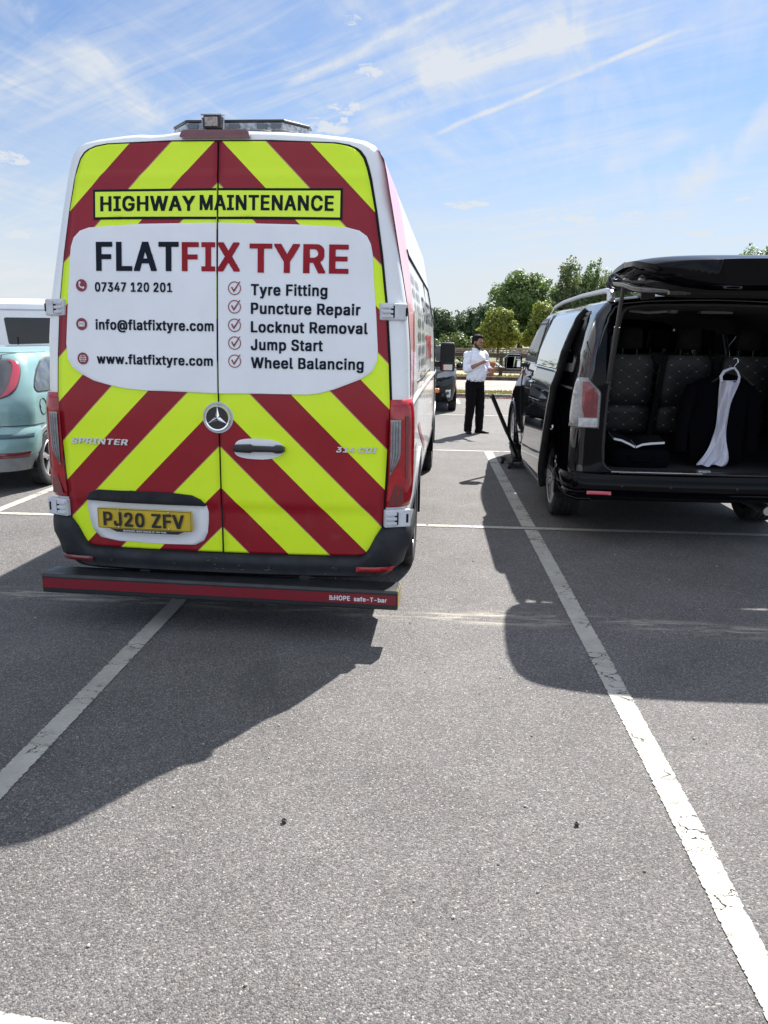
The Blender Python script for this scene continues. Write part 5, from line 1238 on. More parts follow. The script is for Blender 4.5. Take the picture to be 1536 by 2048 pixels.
for k in range(3):
    for j in range(3):
        if (k, j) != (2, 2): lg.add([fl(.612+k*.008+a, .2415+j*.009+b) for a, b in ((0, 0), (.006, 0), (.006, .007), (0, .007))], [(0, 1, 2, 3)])
lg.build('bar_emblem', MAT['offwhite'], BAR)
for x in (-.45, .45):
    MB().box((x, .16, .30), (.06, .34, .06)).build('bar_bracket', MAT['barblack'], BAR, bevel=.004)

# roof beacon bar, work light, cable
bc = MB()
def octo(sx, sy, z, cx=.015, cy=.52): return [(cx+a*sx, cy+b*sy, z) for a, b in ((-1, -.1), (-.70, -1), (.70, -1), (1, -.1), (1, .3), (.75, 1), (-.75, 1), (-1, .3))]
BEAC = None
base = MB().loft([octo(.36, .14, 2.648), octo(.376, .15, 2.658), octo(.376, .15, 2.668)]).build('beacon_base', MAT['greyplastic'], VAN, bevel=.003)
MB().loft([octo(.372, .147, 2.668), octo(.378, .150, 2.675), octo(.378, .150, 2.702), octo(.372, .147, 2.708)]).build('beacon_lens', MAT['lightlens'], base, bevel=.002)
MB().loft([octo(.374, .148, 2.708), octo(.382, .153, 2.712), octo(.378, .150, 2.722), octo(.33, .11, 2.727)]).build('beacon_lid', MAT['blackplastic'], base, bevel=.002)
for k in range(9):
    x = .015-.30+.60*k/8
    if abs(k-4) in (1, 4): continue
    MB().box((x, .366, 2.688), (.055, .012, .022)).build('beacon_module', MAT['smokelens'], base)
for x in (-.26, .29):
    MB().box((x, .52, 2.628), (.03, .18, .05)).build('beacon_foot', MAT['blackplastic'], base, bevel=.004)
base.location.z = -.018
wl = MB()
wl.loft([[(-.085+a*.043, .285, 2.676+b) for a, b in ((-1, -.032), (1, -.032), (1, .028), (-1, .028))], [(-.085+a*.046, .345, 2.676+b) for a, b in ((-1, -.030), (1, -.030), (1, .036), (-1, .036))]])
WL = wl.build('work_light', MAT['blackplastic'], VAN, bevel=.005)
MB().box((-.085, .283, 2.674), (.068, .006, .044)).build('work_light_lens', mat('work_light_glass', (.22, .17, .15), .25, coat=1., var=.6, vscale=60), WL)
br = MB()
for s_ in (-1, 1): br.tube([(-.085+s_*.056, .315, 2.70), (-.085+s_*.056, .315, 2.615), (-.085+s_*.02, .315, 2.606)], .006, 8)
br.box((-.085, .315, 2.606), (.10, .05, .010))
br.box((-.085, .315, 2.713), (.108, .075, .006), (.18, 0, 0))
br.build('work_light_bracket', MAT['bolt'], WL, smooth=40)
MB().tube([(.165, .225, 2.585), (.19, .26, 2.622), (.235, .33, 2.632), (.26, .40, 2.62), (.33, .46, 2.640)], .005, 8).build('beacon_cable', MAT['seal'], VAN, smooth=60)

# right side: wrap graphics, seams, rail
def side_ribbon(rows, m, name, off=.004, side=1, n=None):
    """rows: (z, y0, y1)"""
    mb = MB(); V = []; F = []
    zs = []
    for (z0, a0, b0), (z1, a1, b1) in zip(rows, rows[1:]):
        k = max(1, int(abs(z1-z0)/.05))
        zs += [(z0+(z1-z0)*i/k, a0+(a1-a0)*i/k, b0+(b1-b0)*i/k) for i in range(k)]
    zs.append(rows[-1])
    for z, a, b in zs:
        for i in range(5):
            V.append(vsh.sidept(a+(b-a)*i/4, z, side, off))
    for i in range(len(zs)-1):
        for k in range(4): F.append((i*5+k, i*5+k+1, (i+1)*5+k+1, (i+1)*5+k))
    return mb.add(V, F).build(name, m, VAN, smooth=40)


side_ribbon([(2.53, .20, 1.05), (2.4, .16, 1.10), (2.3, .14, 1.15), (2.0, .18, 1.05), (1.8, .20, .80), (1.6, .22, .52), (1.3, .22, .33)], MAT['pinkband'], 'pink_wrap_band')
side_ribbon([(1.75, .80, .88), (1.6, .60, .68), (1.3, .40, .48), (1.1, .30, .36)], MAT['redwrap'], 'red_wrap_line')
side_ribbon([(1.05, 1.0, 1.2), (.9, 1.5, 1.7), (.8, 1.95, 2.2), (.7, 2.3, 2.45)], MAT['redwrap'], 'red_wrap_line')
side_ribbon([(.95, .40, .9), (.80, .38, .78), (.66, .36, .55)], MAT['greywrap'], 'grey_wrap_sweep', off=.003)
tr = MB()
for i in range(7):
    for j in range(9):
        y0 = 1.02+i*.16+.03*j; z0 = 1.98-j*.09
        if (i+j) % 4 == 3: continue
        tr.add([vsh.sidept(y0+a, z0+b, 1, .0045) for a, b in ((0, 0), (.10, .025), (.12, -.03), (.03, -.06))], [(0, 1, 2, 3)])
tr.build('tread_print', MAT['greywrap'], VAN)
sfn = lambda y, z: vsh.sidept(y, z, 1, .005)
text_geo(MB(), 'FLATFIX', 2.45, 4.6, 1.72, .20, sfn).build('side_lettering', MAT['navy'], VAN)
text_geo(MB(), 'TYRE', 2.45, 3.8, 1.42, .20, sfn).build('side_lettering', MAT['redtxt'], VAN)
sm = MB()
def stube(pts, r, off=.002): sm.tube([vsh.sidept(y, z, 1, off) for y, z in pts], r, 8)
stube([(1.05, 2.12), (1.12, 2.10), (3.2, 2.10), (4.6, 2.10), (4.78, 2.0), (4.84, 1.6), (4.86, 1.1), (4.84, .62)], .010)
stube([(3.45, 2.10), (3.47, 1.5), (3.46, .55)], .006)
stube([(5.0, 1.95), (5.05, 1.2), (5.02, .55)], .006)
sm.build('side_seam', MAT['gap'], VAN, smooth=50)
MB().tube([vsh.sidept(y, 1.235+.01*math.sin(y), 1, .002) for y in frange(.25, 5.4, 24)], .014, 8).build('body_crease', MAT['white'], VAN, smooth=60)
MB().tube([vsh.sidept(y, 1.32, 1, .000) for y in frange(1.0, 3.4, 10)], .008, 6).build('door_rail', MAT['seal'], VAN, smooth=60)
for y in (1.44, 5.70):
    arch_lip(vsh, VAN, y, .36, .425, 1, MAT['greyplastic'], w=.06, off=.010)
    arch_liner(VAN, .99, y, .36, .44, .6)
    arch_liner(VAN, -.99, y, .36, .44, .6)
    for sd in (1, -1):
        wheel(VAN, sd*.865, y, .345, .225, sd, 'steel')
# vents in the D pillar beside the door (dark slot)
MB().sheet([(.19, 1.29), (.27, 1.29), (.235, 1.72), (.20, 1.72)], lambda y, z: vsh.sidept(y, z, 1, .004), 8, 4).build('pillar_vent', MAT['greyplastic'], VAN)
# mirrors
for sd in (1, -1):
    mr_ = MB()
    mr_.loft([[(sd*(1.13+a), 5.45+d, 1.385+b) for a, b in [(s0*.085*k, s1*.165*k) for s0, s1 in ((-1, -.9), (-.9, -1), (.9, -1), (1, -.9), (1, .8), (.8, 1), (-.8, 1), (-1, .85))]] for d, k in ((0, 1), (.05, 1.03), (.09, .85), (.11, .5))])
    MR = mr_.build('wing_mirror', MAT['blackplastic'], VAN, smooth=50, bevel=.006)
    MB().box((sd*1.13, 5.448, 1.43), (.145, .004, .20)).build('mirror_glass', MAT['darkmirror'], MR)
    MB().box((sd*1.135, 5.447, 1.265), (.11, .004, .065)).build('wide_mirror_glass', MAT['mirror'], MR)
    MB().box((sd*1.06, 5.50, 1.30), (.20, .06, .07)).build('mirror_arm', MAT['blackplastic'], MR, bevel=.01)
MB().box(vsh.sidept(5.95, .96, 1, .03), (.075, .12, .05)).build('side_repeater', MAT['amber'], VAN, bevel=.008)
# cab glass
MB().sheet(rounded([(5.08, 1.28), (5.95, 1.28), (5.62, 1.9), (5.12, 1.92)], .05), lambda y, z: vsh.sidept(y, z, 1, .006), 8, 6).build('cab_window', MAT['darkglass'], VAN)
MB().sheet(rounded([(-.72, 6.16), (.72, 6.16), (.62, 5.50), (-.62, 5.50)], .08), lambda x, y: Vector((x, y+.01, lerp(VZR, y)+.012-.02*(x/.7)**2)), 10, 10).build('windscreen', MAT['darkglass'], VAN, smooth=60)

# ------------------------------------------------------------------ black people carrier with its tailgate up
MPV = thing('people_carrier', 'shiny black people carrier with raised tailgate and left side door slid back', 'people carrier', (2.155, 6.20, 0))
PR = [(0, .24), (.84, .24), (.94, .27), (.995, .34), (1.012, .55), (1.014, .80), (1.010, 1.05), (.995, 1.22), (.975, 1.34), (.955, 1.50), (.912, 1.66), (.865, 1.80), (.80, 1.885), (.70, 1.925), (.5, 1.945), (.25, 1.955), (0, 1.96)]
PZR = [(2.9, 1.96), (3.2, 1.945), (3.5, 1.87), (3.8, 1.72), (4.1, 1.52), (4.4, 1.30), (4.6, 1.18), (5.0, 1.08), (5.3, .98), (5.5, .80)]


def py(x, z):
    t = max((z-1.25)/.7, 0)
    lo = max((.62-z)/.3, 0)
    return .045*(abs(x)/.95)**2+.10*t**1.4-.06*min(lo, 1)


psh = Shell(PR, .095, py, 5.5, zr=lambda y: lerp(PZR, y), rcf=.45, wf=lambda y: 1-.05*smooth01((y-4.6)/.9), step=.055)
WY = (1.10, 4.52)


def in_win(c):
    z = c.z; a = abs(c.x)
    if a < .78: return False
    if 1.375 < z < 1.80:
        if .44 < c.y < 1.02: return True
        if 1.30 < c.y < 2.40 and c.x > 0: return True
        if 2.72 < c.y < 3.55-(z-1.375)*.9: return True
    return False


def mpv_hole(c):
    if c.y < .60 and c.z < .385: return True                                  # the tail stops at the bumper's foot
    for yw in WY:
        if abs(c.x) > .6 and c.z < .95 and math.hypot(c.y-yw, c.z-.36) < .42: return True
    if in_win(c): return True
    if c.x < -.78 and 1.36 < c.y < 2.56 and .45 < c.z < 1.84: return True     # open side doorway
    if 3.42 < c.y < 4.28 and abs(c.x) < .80 and c.z > 1.2: return True         # windscreen
    return False


pst = [0, .006, .016, .03, .05, .075, .105, .14]+frange(.19, 2.9, 54)+frange(2.95, 5.5, 52)
pb = psh.mesh(pst, mpv_hole, rear=False)
pb.build('body', [MAT['blackpaint'], MAT['blacktrim']], MPV, smooth=30, solid=-.03)
bpy.data.objects['body.001' if 'body.001' in bpy.data.objects else 'body'].modifiers['solid'].material_offset = 1

# rear frame: from the corner rounding in to the tailgate opening
OPEN = [(0, .585), (.40, .585), (.70, .59), (.765, .63), (.775, .78), (.775, .98), (.768, 1.2), (.742, 1.46), (.715, 1.68), (.695, 1.80), (.655, 1.85), (.52, 1.868), (.25, 1.875), (0, 1.878)]


def resample(poly, n):
    L = [0]
    for a, b in zip(poly, poly[1:]): L.append(L[-1]+math.hypot(b[0]-a[0], b[1]-a[1]))
    out = []
    for i in range(n+1):
        s = L[-1]*i/n
        for k in range(len(poly)-1):
            if s <= L[k+1]+1e-9:
                t = (s-L[k])/max(1e-9, L[k+1]-L[k]); out.append((poly[k][0]+(poly[k+1][0]-poly[k][0])*t, poly[k][1]+(poly[k+1][1]-poly[k][1])*t)); break
    return out


outer = [psh.pt(j, 0) for j in range(len(psh.half))]
inn = []
# match opening points to outer ring by height / angle
O2 = resample(OPEN, 200)
for p in outer:
    c = Vector((0, 1.2)); d = Vector((p.x, p.z))-c
    best = min(O2, key=lambda q: abs(math.atan2(q[0], q[1]-1.2)-math.atan2(d.x, d.y)))
    inn.append(best)
fr = MB()
for sd in (1, -1):
    V = []; F = []
    n = len(outer)
    for p, q in zip(outer, inn):
        qx, qz = q
        pin = Vector((qx, py(qx, qz)+.01, qz))
        mid = p.lerp(pin, .55); mid.y = py(mid.x, mid.z)-.004
        p = Vector((p.x, p.y, max(p.z, .392)))
        V += [(sd*p.x, p.y, p.z), (sd*mid.x, mid.y, mid.z), (sd*pin.x, pin.y, pin.z), (sd*pin.x*.985, pin.y+.05, pin.z), (sd*pin.x*.975, pin.y+.14, pin.z)]
    for j in range(n-1):
        if outer[j].z < .37 and outer[j+1].z < .37 and False: continue
        for k in range(4): F.append((j*5+k, j*5+k+1, j*5+6+k, j*5+5+k))
    fr.add(V, F)
fo = fr.build('tailgate_aperture', [MAT['bumpblack'], MAT['matt']], MPV, smooth=40)
for p in fo.data.polygons:
    if p.center.z < .46: p.material_index = 1
# rubber seal round the opening
full = [(x, z) for x, z in resample(OPEN, 60)]
loop = full+[(-x, z) for x, z in reversed(full[1:-1])]
mb = MB()
pth = [Vector((x*.992, py(x, z)+.012, z)) for x, z in loop]
mb.tube(pth+[pth[0]], .013, 8, caps=False)
mb.build('aperture_seal', MAT['seal'], MPV, smooth=60)

# interior: floor, headliner, side trims
inn_ = MB()
ys = frange(.12, 3.6, 20)
inn_.box((0, 1.9, .575), (1.90, 3.6, .03))
V = []; F = []
hl = [(-.80, 1.70), (-.74, 1.80), (-.62, 1.852), (-.3, 1.875), (0, 1.88), (.3, 1.875), (.62, 1.852), (.74, 1.80), (.80, 1.70)]
inn_.build('boot_floor', mat('black_carpet', (.008, .008, .009), .95), MPV)
mb = MB()
for y in ys:
    for x, z in hl: V.append((x, y, z-(.02 if y > .3 else 0)))
w = len(hl)
for i in range(len(ys)-1):
    for k in range(w-1): F.append((i*w+k, i*w+k+1, (i+1)*w+k+1, (i+1)*w+k))
mb.add(V, F).build('headliner', MAT['headliner'], MPV, smooth=50)
mb = MB()
mb.tube([(-.55, .45, 1.838), (-.40, .45, 1.825), (-.25, .45, 1.838)], .012, 8)
mb.lathe([(.045, 0), (.045, .02), (.03, .028), (0, .028)], (-.12, .75, 1.858), (0, 0, -1), 20)
mb.box((.25, .8, 1.845), (.26, .10, .02))
mb.build('ceiling_fitting', MAT['greyplastic'], MPV, smooth=40)
for sd in (1, -1):
    mb = MB(); V = []; F = []
    zs = [.58, .75, .95, 1.15, 1.30, 1.375]
    yy = frange(.16, 1.35 if sd < 0 else 3.4, 14)
    for y in yy:
        for z in zs: V.append((sd*(psh.hw(z)-.10), y, z))
    w = len(zs)
    for i in range(len(yy)-1):
        for k in range(w-1): F.append((i*w+k, i*w+k+1, (i+1)*w+k+1, (i+1)*w+k))
    mb.add(V, F).build('side_trim', MAT['blacktrim'], MPV, smooth=40)

# glass
def pglass(poly, sd, m, off=.004, name='side_window'):
    return MB().sheet(rounded(poly, .05), lambda y, z: psh.sidept(y, z, sd, off), 10, 8).build(name, m, MPV, smooth=60)


def pborder(poly, sd, wdt, name='window_border', off=.007):
    """black printed border of a window"""
    P = rounded(poly, .06, 6); cx = sum(p[0] for p in P)/len(P); cz = sum(p[1] for p in P)/len(P)
    mb = MB(); V = []; F = []
    ry = max(abs(p[0]-cx) for p in P); rz = max(abs(p[1]-cz) for p in P)
    for p in P:
        q = (cx+(p[0]-cx)*(1-wdt/ry), cz+(p[1]-cz)*(1-wdt/rz))
        q2 = (cx+(p[0]-cx)*(1+.02/ry), cz+(p[1]-cz)*(1+.02/rz))
        V += [psh.sidept(q2[0], q2[1], sd, .003), psh.sidept(p[0], p[1], sd, off), psh.sidept(q[0], q[1], sd, off)]
    n = len(P)
    for i in range(n):
        for k in range(2): F.append((i*3+k, i*3+k+1, ((i+1) % n)*3+k+1, ((i+1) % n)*3+k))
    return mb.add(V, F).build(name, MAT['seal'], MPV, smooth=60)


QW = [(.40, 1.36), (1.08, 1.36), (1.06, 1.815), (.48, 1.815)]
FW = [(2.68, 1.36), (3.66, 1.36), (3.20, 1.815), (2.70, 1.815)]
MW = [(1.26, 1.36), (2.46, 1.36), (2.46, 1.815), (1.26, 1.815)]
for sd in (1, -1):
    pglass(QW, sd, MAT['tint']); pborder(QW, sd, .05)
    pglass(FW, sd, MAT['glass']); pborder(FW, sd, .05)
    if sd > 0:
        pglass(MW, sd, MAT['tint']); pborder(MW, sd, .05)
MB().sheet(rounded([(-.84, 4.36), (.84, 4.36), (.76, 3.34), (-.76, 3.34)], .08), lambda x, y: Vector((x, y, lerp(PZR, y)+.012-.03*(x/.8)**2)), 12, 12).build('windscreen', MAT['glass'], MPV, smooth=60)

# sliding door, standing off the flank and run back
def dpt(y, z, off): return psh.sidept(y, z, -1, off)
DY0, DY1 = .66, 1.98
DP = rounded([(DY0+.06, .33), (DY1, .33), (DY1, 1.30), (DY1+.0, 1.86), (DY0+.02, 1.86), (DY0, 1.30)], .05)
def dof(z): return .05+.125*max(0, min(1, (1.86-z)/1.46))
def din(c): return 1.375 < c.z < 1.80 and DY0+.10 < c.y < DY1-.10
db = MB(); V = []; F = []
zs = frange(.33, 1.865, 30); yy = frange(DY0, DY1, 26)
for z in zs:
    for y in yy: V.append(dpt(y, z, dof(z)+.012*math.exp(-((z-1.20)/.05)**2)-.012*smooth01((.5-z)/.2)))
w = len(yy)
for i in range(len(zs)-1):
    for k in range(w-1):
        q = (i*w+k, i*w+k+1, (i+1)*w+k+1, (i+1)*w+k)
        c = sum((Vector(V[t]) for t in q), Vector())/4
        if din(c): continue
        F.append(q)
SD = db.add(V, F).build('sliding_door', [MAT['blackpaint'], MAT['blacktrim']], MPV, smooth=40, solid=-.055)
SD.modifiers['solid'].material_offset = 1; SD.modifiers['solid'].material_offset_rim = 1
SWP = [(DY0+.02, 1.36), (DY1-.03, 1.36), (DY1-.03, 1.835), (DY0+.03, 1.835)]
MB().sheet(rounded(SWP, .04), lambda y, z: dpt(y, z, dof(z)+.006), 10, 8).build('door_window', mat('door_window_glass', (.34, .36, .38), .02, metal=.7, spec=1., coat=1.), SD, smooth=60)
MB().tube([dpt(y, 1.345, dof(1.345)+.008) for y in frange(DY0+.01, DY1-.01, 8)], .009, 8).build('waist_trim', MAT['chrome'], SD, smooth=60)
hd = MB()
hd.loft([[dpt(y, 1.19+dz, dof(1.19)+o) for dz, o in ((-.016, .02), (0, .045), (.016, .02), (0, .01))] for y in frange(DY1-.30, DY1-.08, 6)])
hd.build('door_handle', MAT['blackpaint'], SD, smooth=60)
fh = MB()
fh.loft([[psh.sidept(y, 1.19+dz, -1, o) for dz, o in ((-.016, .01), (0, .045), (.016, .01), (0, .0))] for y in frange(2.72, 2.92, 6)])
fh.build('door_handle', MAT['blackpaint'], MPV, smooth=60)
MB().tube([psh.sidept(y, 1.345, -1, .008) for y in frange(2.66, 3.7, 8)], .009, 8).build('waist_trim', MAT['chrome'], MPV, smooth=60)
sm = MB()
sm.tube([psh.sidept(2.62, z, -1, .001) for z in frange(.36, 1.86, 14)], .006, 6)
sm.tube([psh.sidept(3.72-.25*smooth01((1.0-z)/.5), z, -1, .001) for z in frange(.36, 1.34, 10)], .005, 6)
sm.build('door_seam', MAT['gap'], MPV, smooth=60)
MB().tube([psh.sidept(y, .305, -1, -.008) for y in frange(1.62, 3.98, 10)], .012, 8).build('sill_strip', MAT['silver'], MPV, smooth=60)
MB().tube([psh.sidept(y, 1.215, -1, .000) for y in frange(.25, 1.35, 8)], .010, 6).build('door_track', MAT['seal'], MPV, smooth=60)
for y in WY:
    for sd in (1, -1):
        arch_lip(psh, MPV, y, .36, .415, sd, MAT['blackpaint'], w=.025, off=.012)
        arch_liner(MPV, sd*1.03, y, .36, .43, .5)
for sd in (1, -1):
    wheel(MPV, sd*.880, WY[0], .36, .245, sd, 'multi', .70)
    wheel(MPV, sd*.880, WY[1], .36, .245, sd, 'multi', .70, z=.36+(.035 if sd < 0 else 0))
# roof rails
for sd in (1, -1):
    rl = MB()
    pts = [(sd*.765, .12, 1.905), (sd*.765, .19, 1.965), (sd*.765, .36, 1.985), (sd*.765, 1.4, 1.998), (sd*.762, 2.4, 1.988), (sd*.755, 3.0, 1.960), (sd*.74, 3.38, 1.890)]
    rl.tube(pts, [.026, .026, .022, .020, .020, .020, .018], 10, flat=.8)
    for y in (.14,): rl.box((sd*.765, y+.04, 1.93), (.042, .10, .07))
    rl.build('roof_rail', MAT['silverpaint'], MPV, smooth=50, bevel=.006)
# door mirror
for sd in (1, -1):
    mb = MB()
    mb.loft([[(sd*(1.12+a), 3.70+d, 1.335+b) for a, b in [(s0*.105*k, s1*.085*k) for s0, s1 in ((-1, -.8), (-.8, -1), (.7, -1), (1, -.7), (1, .5), (.6, 1), (-.7, 1), (-1, .8))]] for d, k in ((0, 1), (.04, 1.05), (.10, .85), (.14, .4))])
    D = mb.build('door_mirror', MAT['blackpaint'], MPV, smooth=60, bevel=.004)
    MB().box((sd*1.12, 3.697, 1.335), (.17, .004, .125)).build('mirror_glass', MAT['mirror'], D, bevel=.001)
    MB().box((sd*1.0, 3.73, 1.30), (.10, .05, .05)).build('mirror_foot', MAT['blackplastic'], D, bevel=.01)

# tail lamps on the D pillars
for sd in (1, -1):
    a_in = lambda z: .805-.03*smooth01((z-1.18)/.14)+0
    a_out = lambda z: psh.hw(z)-.095+.095*math.pi/2+.05-.04*smooth01((z-1.15)/.2)
    L = patch(psh, zz(.925, 1.315, 14), lambda z: .815+.10*smooth01((z-1.19)/.13), a_out, sd, .008, 14, .010).build('tail_lamp', MAT['clearlens'], MPV, smooth=50, solid=-.03)
    patch(psh, zz(1.012, 1.285, 10), lambda z: .838+.09*smooth01((z-1.19)/.13), lambda z: .950-.02*smooth01((1.1-z)/.1), sd, .0225, 8, .002).build('red_segment', MAT['mpvred'], L, smooth=50)
    patch(psh, zz(.935, 1.004, 4), lambda z: .830, lambda z: .965, sd, .0225, 8, .002).build('white_segment', mat('white_lens', (.42, .44, .46), .15, coat=1., var=.2, vscale=40), L, smooth=50)
    patch(psh, zz(1.03, 1.24, 8), lambda z: .868, lambda z: .885, sd, .0265, 3, .001).build('lens_rib', MAT['darkred'], L, smooth=50)

# bumper with top ledge, reflectors, sill plate
V = []; F = []
As = frange(-1.78, 1.78, 100); prof = [(.392, -.10), (.396, .0), (.405, .036), (.43, .050), (.442, .04), (.452, .05), (.50, .060), (.548, .058), (.575, .045), (.583, .0), (.583, -.06)]
for a in As:
    aa = abs(a)
    k = smooth01((aa-1.25)/.45)
    for z, o in prof:
        z2 = z+(.03 if z < .4 else 0)*k
        p = psh.corner(max(z2, .345), aa, 1 if a >= 0 else -1, o*(1-.75*k)+.004)
        V.append((p.x, p.y, z2))
w = len(prof)
for i in range(len(As)-1):
    for k in range(w-1): F.append((i*w+k, i*w+k+1, (i+1)*w+k+1, (i+1)*w+k))
PB = MB().add(V, F).build('rear_bumper', MAT['bumpblack'], MPV, smooth=35)
for sd in (1, -1):
    patch(psh, zz(.415, .442, 3), lambda z: .70, lambda z: .885, sd, .058, 8, .003).build('reflector', MAT['pinklens'], PB, smooth=50)
patch(psh, zz(.365, .41, 3), lambda z: .0, lambda z: 1.15, 1, -.07, 20).build('valance', MAT['matt'], PB, smooth=50)
patch(psh, zz(.365, .41, 3), lambda z: .0, lambda z: 1.15, -1, -.07, 20).build('valance', MAT['matt'], PB, smooth=50)
MB().box((0, .015, .588), (1.30, .12, .014)).build('sill_plate', MAT['blackplastic'], PB, bevel=.004)
mk = MB()
for k in range(16): mk.box((-.50+.022*k, -.030, .5965), (.006, .035, .003))
mk.box((-.36, -.048, .597), (.70, .004, .004))
mk.build('loading_edge', MAT['silver'], PB)
lt = MB(); lt.box((.02, .03, .603), (.10, .05, .022)); lt.box((.02, .005, .60), (.03, .02, .012))
lt.build('lock_striker', MAT['bolt'], PB, bevel=.003)
for x in (-.62, -.25, .25, .62):
    p = psh.corner(.49, abs(x), 1 if x > 0 else -1, .064)
    MB().lathe([(0, -.002), (.010, -.002), (.012, .004)], p, (0, 1, 0), 14).build('parking_sensor', MAT['blackplastic'], PB, smooth=40)
MB().box((0, .42, .42), (1.6, .7, .08)).build('underbody', MAT['matt'], MPV)
MB().tube([(.55, .02, .30), (.55, .5, .30)], .035, 12).build('exhaust_pipe', MAT['steel'], MPV, smooth=60)

# seats: three rows of leather-look covers with pale quilting dots
def seat(parent, x, y, sc_=1., name='seat'):
    S = bpy.data.objects.new(name, None); COL.objects.link(S); S.parent = parent; S.location = (x, y, 0); S.empty_display_size = .1
    def block(z0, z1, wd0, wd1, y0, y1, d, r=.045):
        rings = []
        N = 7
        for i in range(N+1):
            t = i/N; z = z0+(z1-z0)*t; wv = (wd0+(wd1-wd0)*t)/2
            e = min(t, 1-t)*N
            k = .86 if e < .5 else (.97 if e < 1.5 else 1)
            yy = y0+(y1-y0)*t; dd = d*(.7 if e < .5 else 1)
            rings.append([(a*wv*k, yy+b*dd/2, z) for a, b in ((-1, -.5), (-.86, -1), (-.4, -1.12), (0, -1.16), (.4, -1.12), (.86, -1), (1, -.5), (1, .5), (.86, 1), (-.86, 1), (-1, .5))])
        return MB().loft(rings)
    block(1.06, 1.485, .455, .43, .06, .0, .13).build('backrest', MAT['seat'], S, smooth=60)
    block(.80, 1.055, .455, .455, .10, .065, .14).build('backrest_base', MAT['seat'], S, smooth=60)
    MB().box((.06, .018, .965), (.27, .012, .15), (.14, 0, 0)).build('map_pocket', MAT['blacktrim'], S, bevel=.02)
    block(1.535, 1.715, .205, .17, .0, -.01, .11).build('headrest', MAT['blacktrim'], S, smooth=60)
    for q in (-.06, .06): MB().tube([(q, .01, 1.45), (q, .0, 1.56)], .007, 8).build('headrest_post', MAT['blackplastic'], S, smooth=60)
    MB().loft([[(a*.225, b, .80+c) for a, c in ((-1, 0), (-.9, .05), (.9, .05), (1, 0), (1, -.10), (-1, -.10))] for b in (.12, .35, .58)]).build('cushion', MAT['blacktrim'], S, smooth=60, bevel=.02)
    MB().box((0, .3, .64), (.40, .42, .13)).build('seat_base', MAT['blacktrim'], S)
    return S


for i, x in enumerate((-.435, .055, .545)): seat(MPV, x, .80)
for x in (-.42, .065, .52): seat(MPV, x, 1.78)
for x in (-.50, .50): seat(MPV, x, 2.80)
MB().box((0, 3.62, 1.08), (1.7, .42, .30)).build('dashboard', MAT['blacktrim'], MPV, bevel=.06)
mb = MB()
mb.tube([(.5+.18*math.cos(a), 3.32+.06*math.sin(a), 1.22+.17*math.sin(a)) for a in frange(0, 2*math.pi, 24)], .014, 8)
mb.build('steering_wheel', MAT['blacktrim'], MPV, smooth=60)
MB().box((.02, 3.28, 1.70), (.24, .03, .065)).build('rear_view_mirror', MAT['blackplastic'], MPV, bevel=.012)
# seat belts between the seats
for x in (-.19, .30): MB().box((x, .74, 1.12), (.045, .012, .75), (.05, .10 if x < 0 else -.06, 0)).build('seat_belt', MAT['matt'], MPV, bevel=.003)

# tailgate
GATE_N = 26
HZ, HY = 2.012, .150                     # hinge
GW = [(0, .74), (.03, .79), (.12, .845), (.30, .865), (.55, .87), (.80, .87), (1.0, .85), (1.11, .805), (1.17, .75), (1.20, .68), (1.215, .56)]
def gax(d):     # outer skin height above the hinge along the door
    return .118*(d/1.2)+.065*math.sin(min(1, d/1.2)*math.pi)-.03*smooth01((d-1.0)/.25)
def gth(d): return .048+.165*smooth01((d-.20)/.45)-.06*smooth01((d-1.05)/.2)
GL = 1.215
Vt = []; F = []; Vb = []
ds = [GL*(1-(1-i/GATE_N)**1.6) for i in range(GATE_N+1)]
nx = 28
def gtop(u, d):
    w_ = lerp(GW, d); x = u*w_
    return Vector((x, HY-d*.99+.03*abs(u)**3*(1 if d > .8 else .3), HZ+gax(d)-.030*abs(u)**6-.012*abs(u)**2))
def gbot(u, d, ins=0.):
    w_ = lerp(GW, d)-ins; x = u*w_
    t = gth(d)*(1-.75*abs(u)**5)
    p = gtop(u, d)
    return Vector((x, p.y+(.03 if d > 1.0 else 0)*(1-abs(u)), HZ+gax(d)-.02*abs(u)**2-t))
for d in ds:
    for k in range(nx+1): Vt.append(gtop(-1+2*k/nx, d))
for d in ds:
    for k in range(nx+1): Vb.append(gbot(-1+2*k/nx, d))
w = nx+1; n0 = len(Vt)
for i in range(GATE_N):
    for k in range(nx):
        F.append((i*w+k, i*w+k+1, (i+1)*w+k+1, (i+1)*w+k))
        F.append((n0+i*w+k, n0+(i+1)*w+k, n0+(i+1)*w+k+1, n0+i*w+k+1))
    F.append((i*w, (i+1)*w, n0+(i+1)*w, n0+i*w)); F.append((i*w+nx, n0+i*w+nx, n0+(i+1)*w+nx, (i+1)*w+nx))
for k in range(nx):
    F.append((k, n0+k, n0+k+1, k+1)); F.append((GATE_N*w+k, GATE_N*w+k+1, n0+GATE_N*w+k+1, n0+GATE_N*w+k))
TG = MB().add(Vt+Vb, F).build('tailgate', MAT['bumpblack'], MPV, smooth=45)
